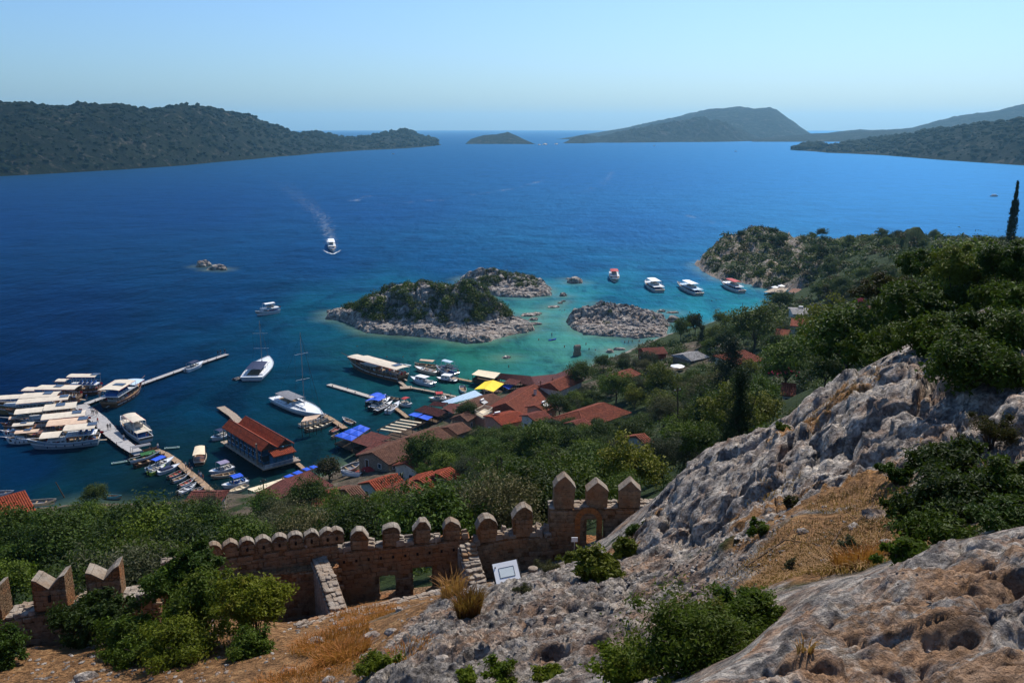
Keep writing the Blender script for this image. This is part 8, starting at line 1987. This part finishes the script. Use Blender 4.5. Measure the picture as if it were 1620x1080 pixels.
# ---- loose stones, each lying on the ground
for _i, (u, v, Y, s_, lb) in enumerate([(1180, 880, 15.8, .16, 'grey block where the rock slope meets the straw'), (1100, 940, 14.9, .14, 'pale block on the rock slope above the bush'), (1060, 900, 19.0, .2, 'flat pale block high on the rock slope'), (950, 960, 17.2, .16, 'grey block in the middle of the rock slope'), (840, 985, 17.2, .14, 'chunky stone below the information panel'), (700, 1045, 16.4, .15, 'grey stone right of the rusty grass'), (1400, 870, 12.4, .1, 'pale chip among straw near the ravine'), (1270, 845, 15.2, .12, 'stone at the top left of the straw'), (500, 1010, 22.5, .3, 'pale boulder below the sloping cross wall'), (455, 1040, 19.5, .24, 'grey boulder beside the nearest bush'), (590, 1000, 21, .26, 'flat pale boulder in the rusty grass'), (520, 1060, 17.8, .18, 'small boulder in the rusty grass'), (620, 1000, 20, .2, 'angular boulder at the edge of the rock slope')]):
    p = P(u, v, Y); o = link('rock_block', boulder_mesh('rock_block', 700 + _i, M_rock, .7, 2)); o.location = (p.x, p.y, gz(p.x, p.y) + s_ * .15); o.scale = (s_, s_ * .8, s_ * .8); tag(o, lb, 'stone')
SB = [boulder_mesh('stone', 600 + i, M_rock, .65, 2) for i in range(4)]
for i, (u, v, Y, s, lb) in enumerate([(1306, 880, 12.9, .085, 'small white stone lying in the straw'), (1220, 890, 13.6, .05, 'reddish pebble at the edge of the straw'), (1385, 822, 14.9, .22, 'half buried grey boulder at the top of the saddle'), (1350, 846, 14.6, .13, 'flat stone in the upper straw'), (950, 1002, 15.3, .07, 'cream coloured stone on the brown ledge'), (130, 1053, 22.6, .34, 'large flat slab of rubble on the dirt'), (112, 1062, 22.4, .14, 'loose stone left of the large slab'), (95, 1068, 22.2, .12, 'darker loose stone near the large slab'), (160, 1046, 23.2, .10, 'pebble right of the large slab'), (70, 1055, 23.0, .08, 'pebble far left on the dirt'),
                                      (545, 990, 24.0, .20, 'fallen block below the low wall'), (632, 962, 25.0, .17, 'pale fallen block left of the grass tuft'), (890, 905, 24.8, .28, 'block of rubble right of the grey shrub'), (915, 900, 25.6, .2, 'second block of rubble beneath the yellow green bush'), (905, 875, 29, .25, 'rubble block at the foot of the highest wall'), (875, 870, 30, .3, 'larger rubble block at the foot of the highest wall'), (762, 905, 31, .35, 'tumbled block between rounded battlements'), (752, 880, 33, .3, 'tumbled block higher in the wall gap'), (1240, 668, 26.1, .4, 'rounded grey boulder sitting on the ridge crest'), (1030, 1078, 8.6, .16, 'smooth yellowish stone at the bottom edge'), (540, 1068, 17.2, .09, 'orange stone in the grass at the bottom'), (600, 1030, 18.0, .11, 'grey stone on the slope beside rusty grass')]):
    p = P(u, v, Y); o = link('loose_stone', SB[i % 4]); o.location = (p.x, p.y, gz(p.x, p.y) + s * .1); o.scale = (s, s * .8, s * .8); o.rotation_euler = (0, 0, i * 1.3); tag(o, lb, 'stone')
rg = np.random.default_rng(12); its = []
_bb = [arrays_ for arrays_ in [None]]
def tri_arrays(me):
    v = np.zeros(len(me.vertices) * 3); me.vertices.foreach_get('co', v); f = np.zeros(len(me.loops), np.int32); me.loops.foreach_get('vertex_index', f); return v.reshape(-1, 3), f.reshape(-1, 3)
PB = [boulder_mesh('pebble', 640 + i, M_rock, .6, 1) for i in range(3)]; pa = [tri_arrays(m) for m in PB]
for (u, v, Y, r, n, s) in [(120, 1060, 23, 4.5, 260, .06), (300, 1070, 21, 3, 80, .05), (900, 1010, 15.5, 2.2, 220, .035), (800, 960, 20, 3, 200, .04), (1080, 910, 17.5, 2.5, 260, .04), (1000, 920, 19.5, 2.2, 160, .045), (1250, 880, 14, 2, 80, .03), (1150, 880, 17.5, 1.8, 120, .035), (640, 1000, 19.5, 2, 90, .05), (890, 890, 27, 2.5, 120, .10), (760, 900, 31, 1.8, 80, .13), (560, 960, 29, 3, 90, .07), (1500, 940, 6.2, 1, 50, .015)]:
    c = P(u, v, Y)
    for _ in range(n):
        x = c.x + rg.normal() * r * .5; y = c.y + rg.normal() * r * .5; ss = s * rg.uniform(.4, 1.8); its.append((int(rg.integers(3)), Matrix.Translation((x, y, gz(x, y) + ss * .1)) @ Matrix.Rotation(rg.random() * 6.28, 4, 'Z') @ Matrix.Diagonal((ss, ss * .75, ss * .8, 1))))
o = merge_parts('gravel', its, M_rock, None, pa); tag(o, 'loose chips and gravel strewn on rock and dirt', 'gravel')
# dark dead branches on the saddle
for i, (pts, lb) in enumerate([([(1305, 872, 13.6), (1330, 840, 14.6), (1370, 820, 15.2), (1400, 780, 16.4)], 'long dead branch lying across the straw'), ([(1180, 905, 14.4), (1240, 880, 15), (1290, 880, 14.4)], 'thin dead stem at the lower edge of the straw')]):
    m = MB(); q = [P(*a) for a in pts]; m.tube([Vector((p.x, p.y, gz(p.x, p.y) + .03 + .03 * math.sin(k * 2))) for k, p in enumerate(q)], [.018, .015, .012, .006][:len(q)], 5)
    for k in range(3): a = q[1].lerp(q[-1], k / 3); z = gz(a.x, a.y) + .04; m.tube([(a.x, a.y, z), (a.x + .15 * (-1) ** k, a.y + .2, z + .06)], [.008, .003], 4)
    tag(m.build('dead_branch', M_timber), lb, 'branch')
# ---------------------------------------------------------------- summer haze over the water
hz = MB().box((0, 9000, 178), (46000, 24000, 364))
hzo = hz.build('haze', plain('haze_tmp', (1, 1, 1)))
th = NT('summer_haze'); hzo.data.materials.clear(); hzo.data.materials.append(th.m)
vn = th.n('ShaderNodeVolumePrincipled', {'Color': (0.34, 0.72, 1.0, 1), 'Density': 5.0e-5, 'Anisotropy': 0.35})
th.t.links.new(vn.outputs[0], th.out.inputs['Volume'])
tag(hzo, kind='stuff')
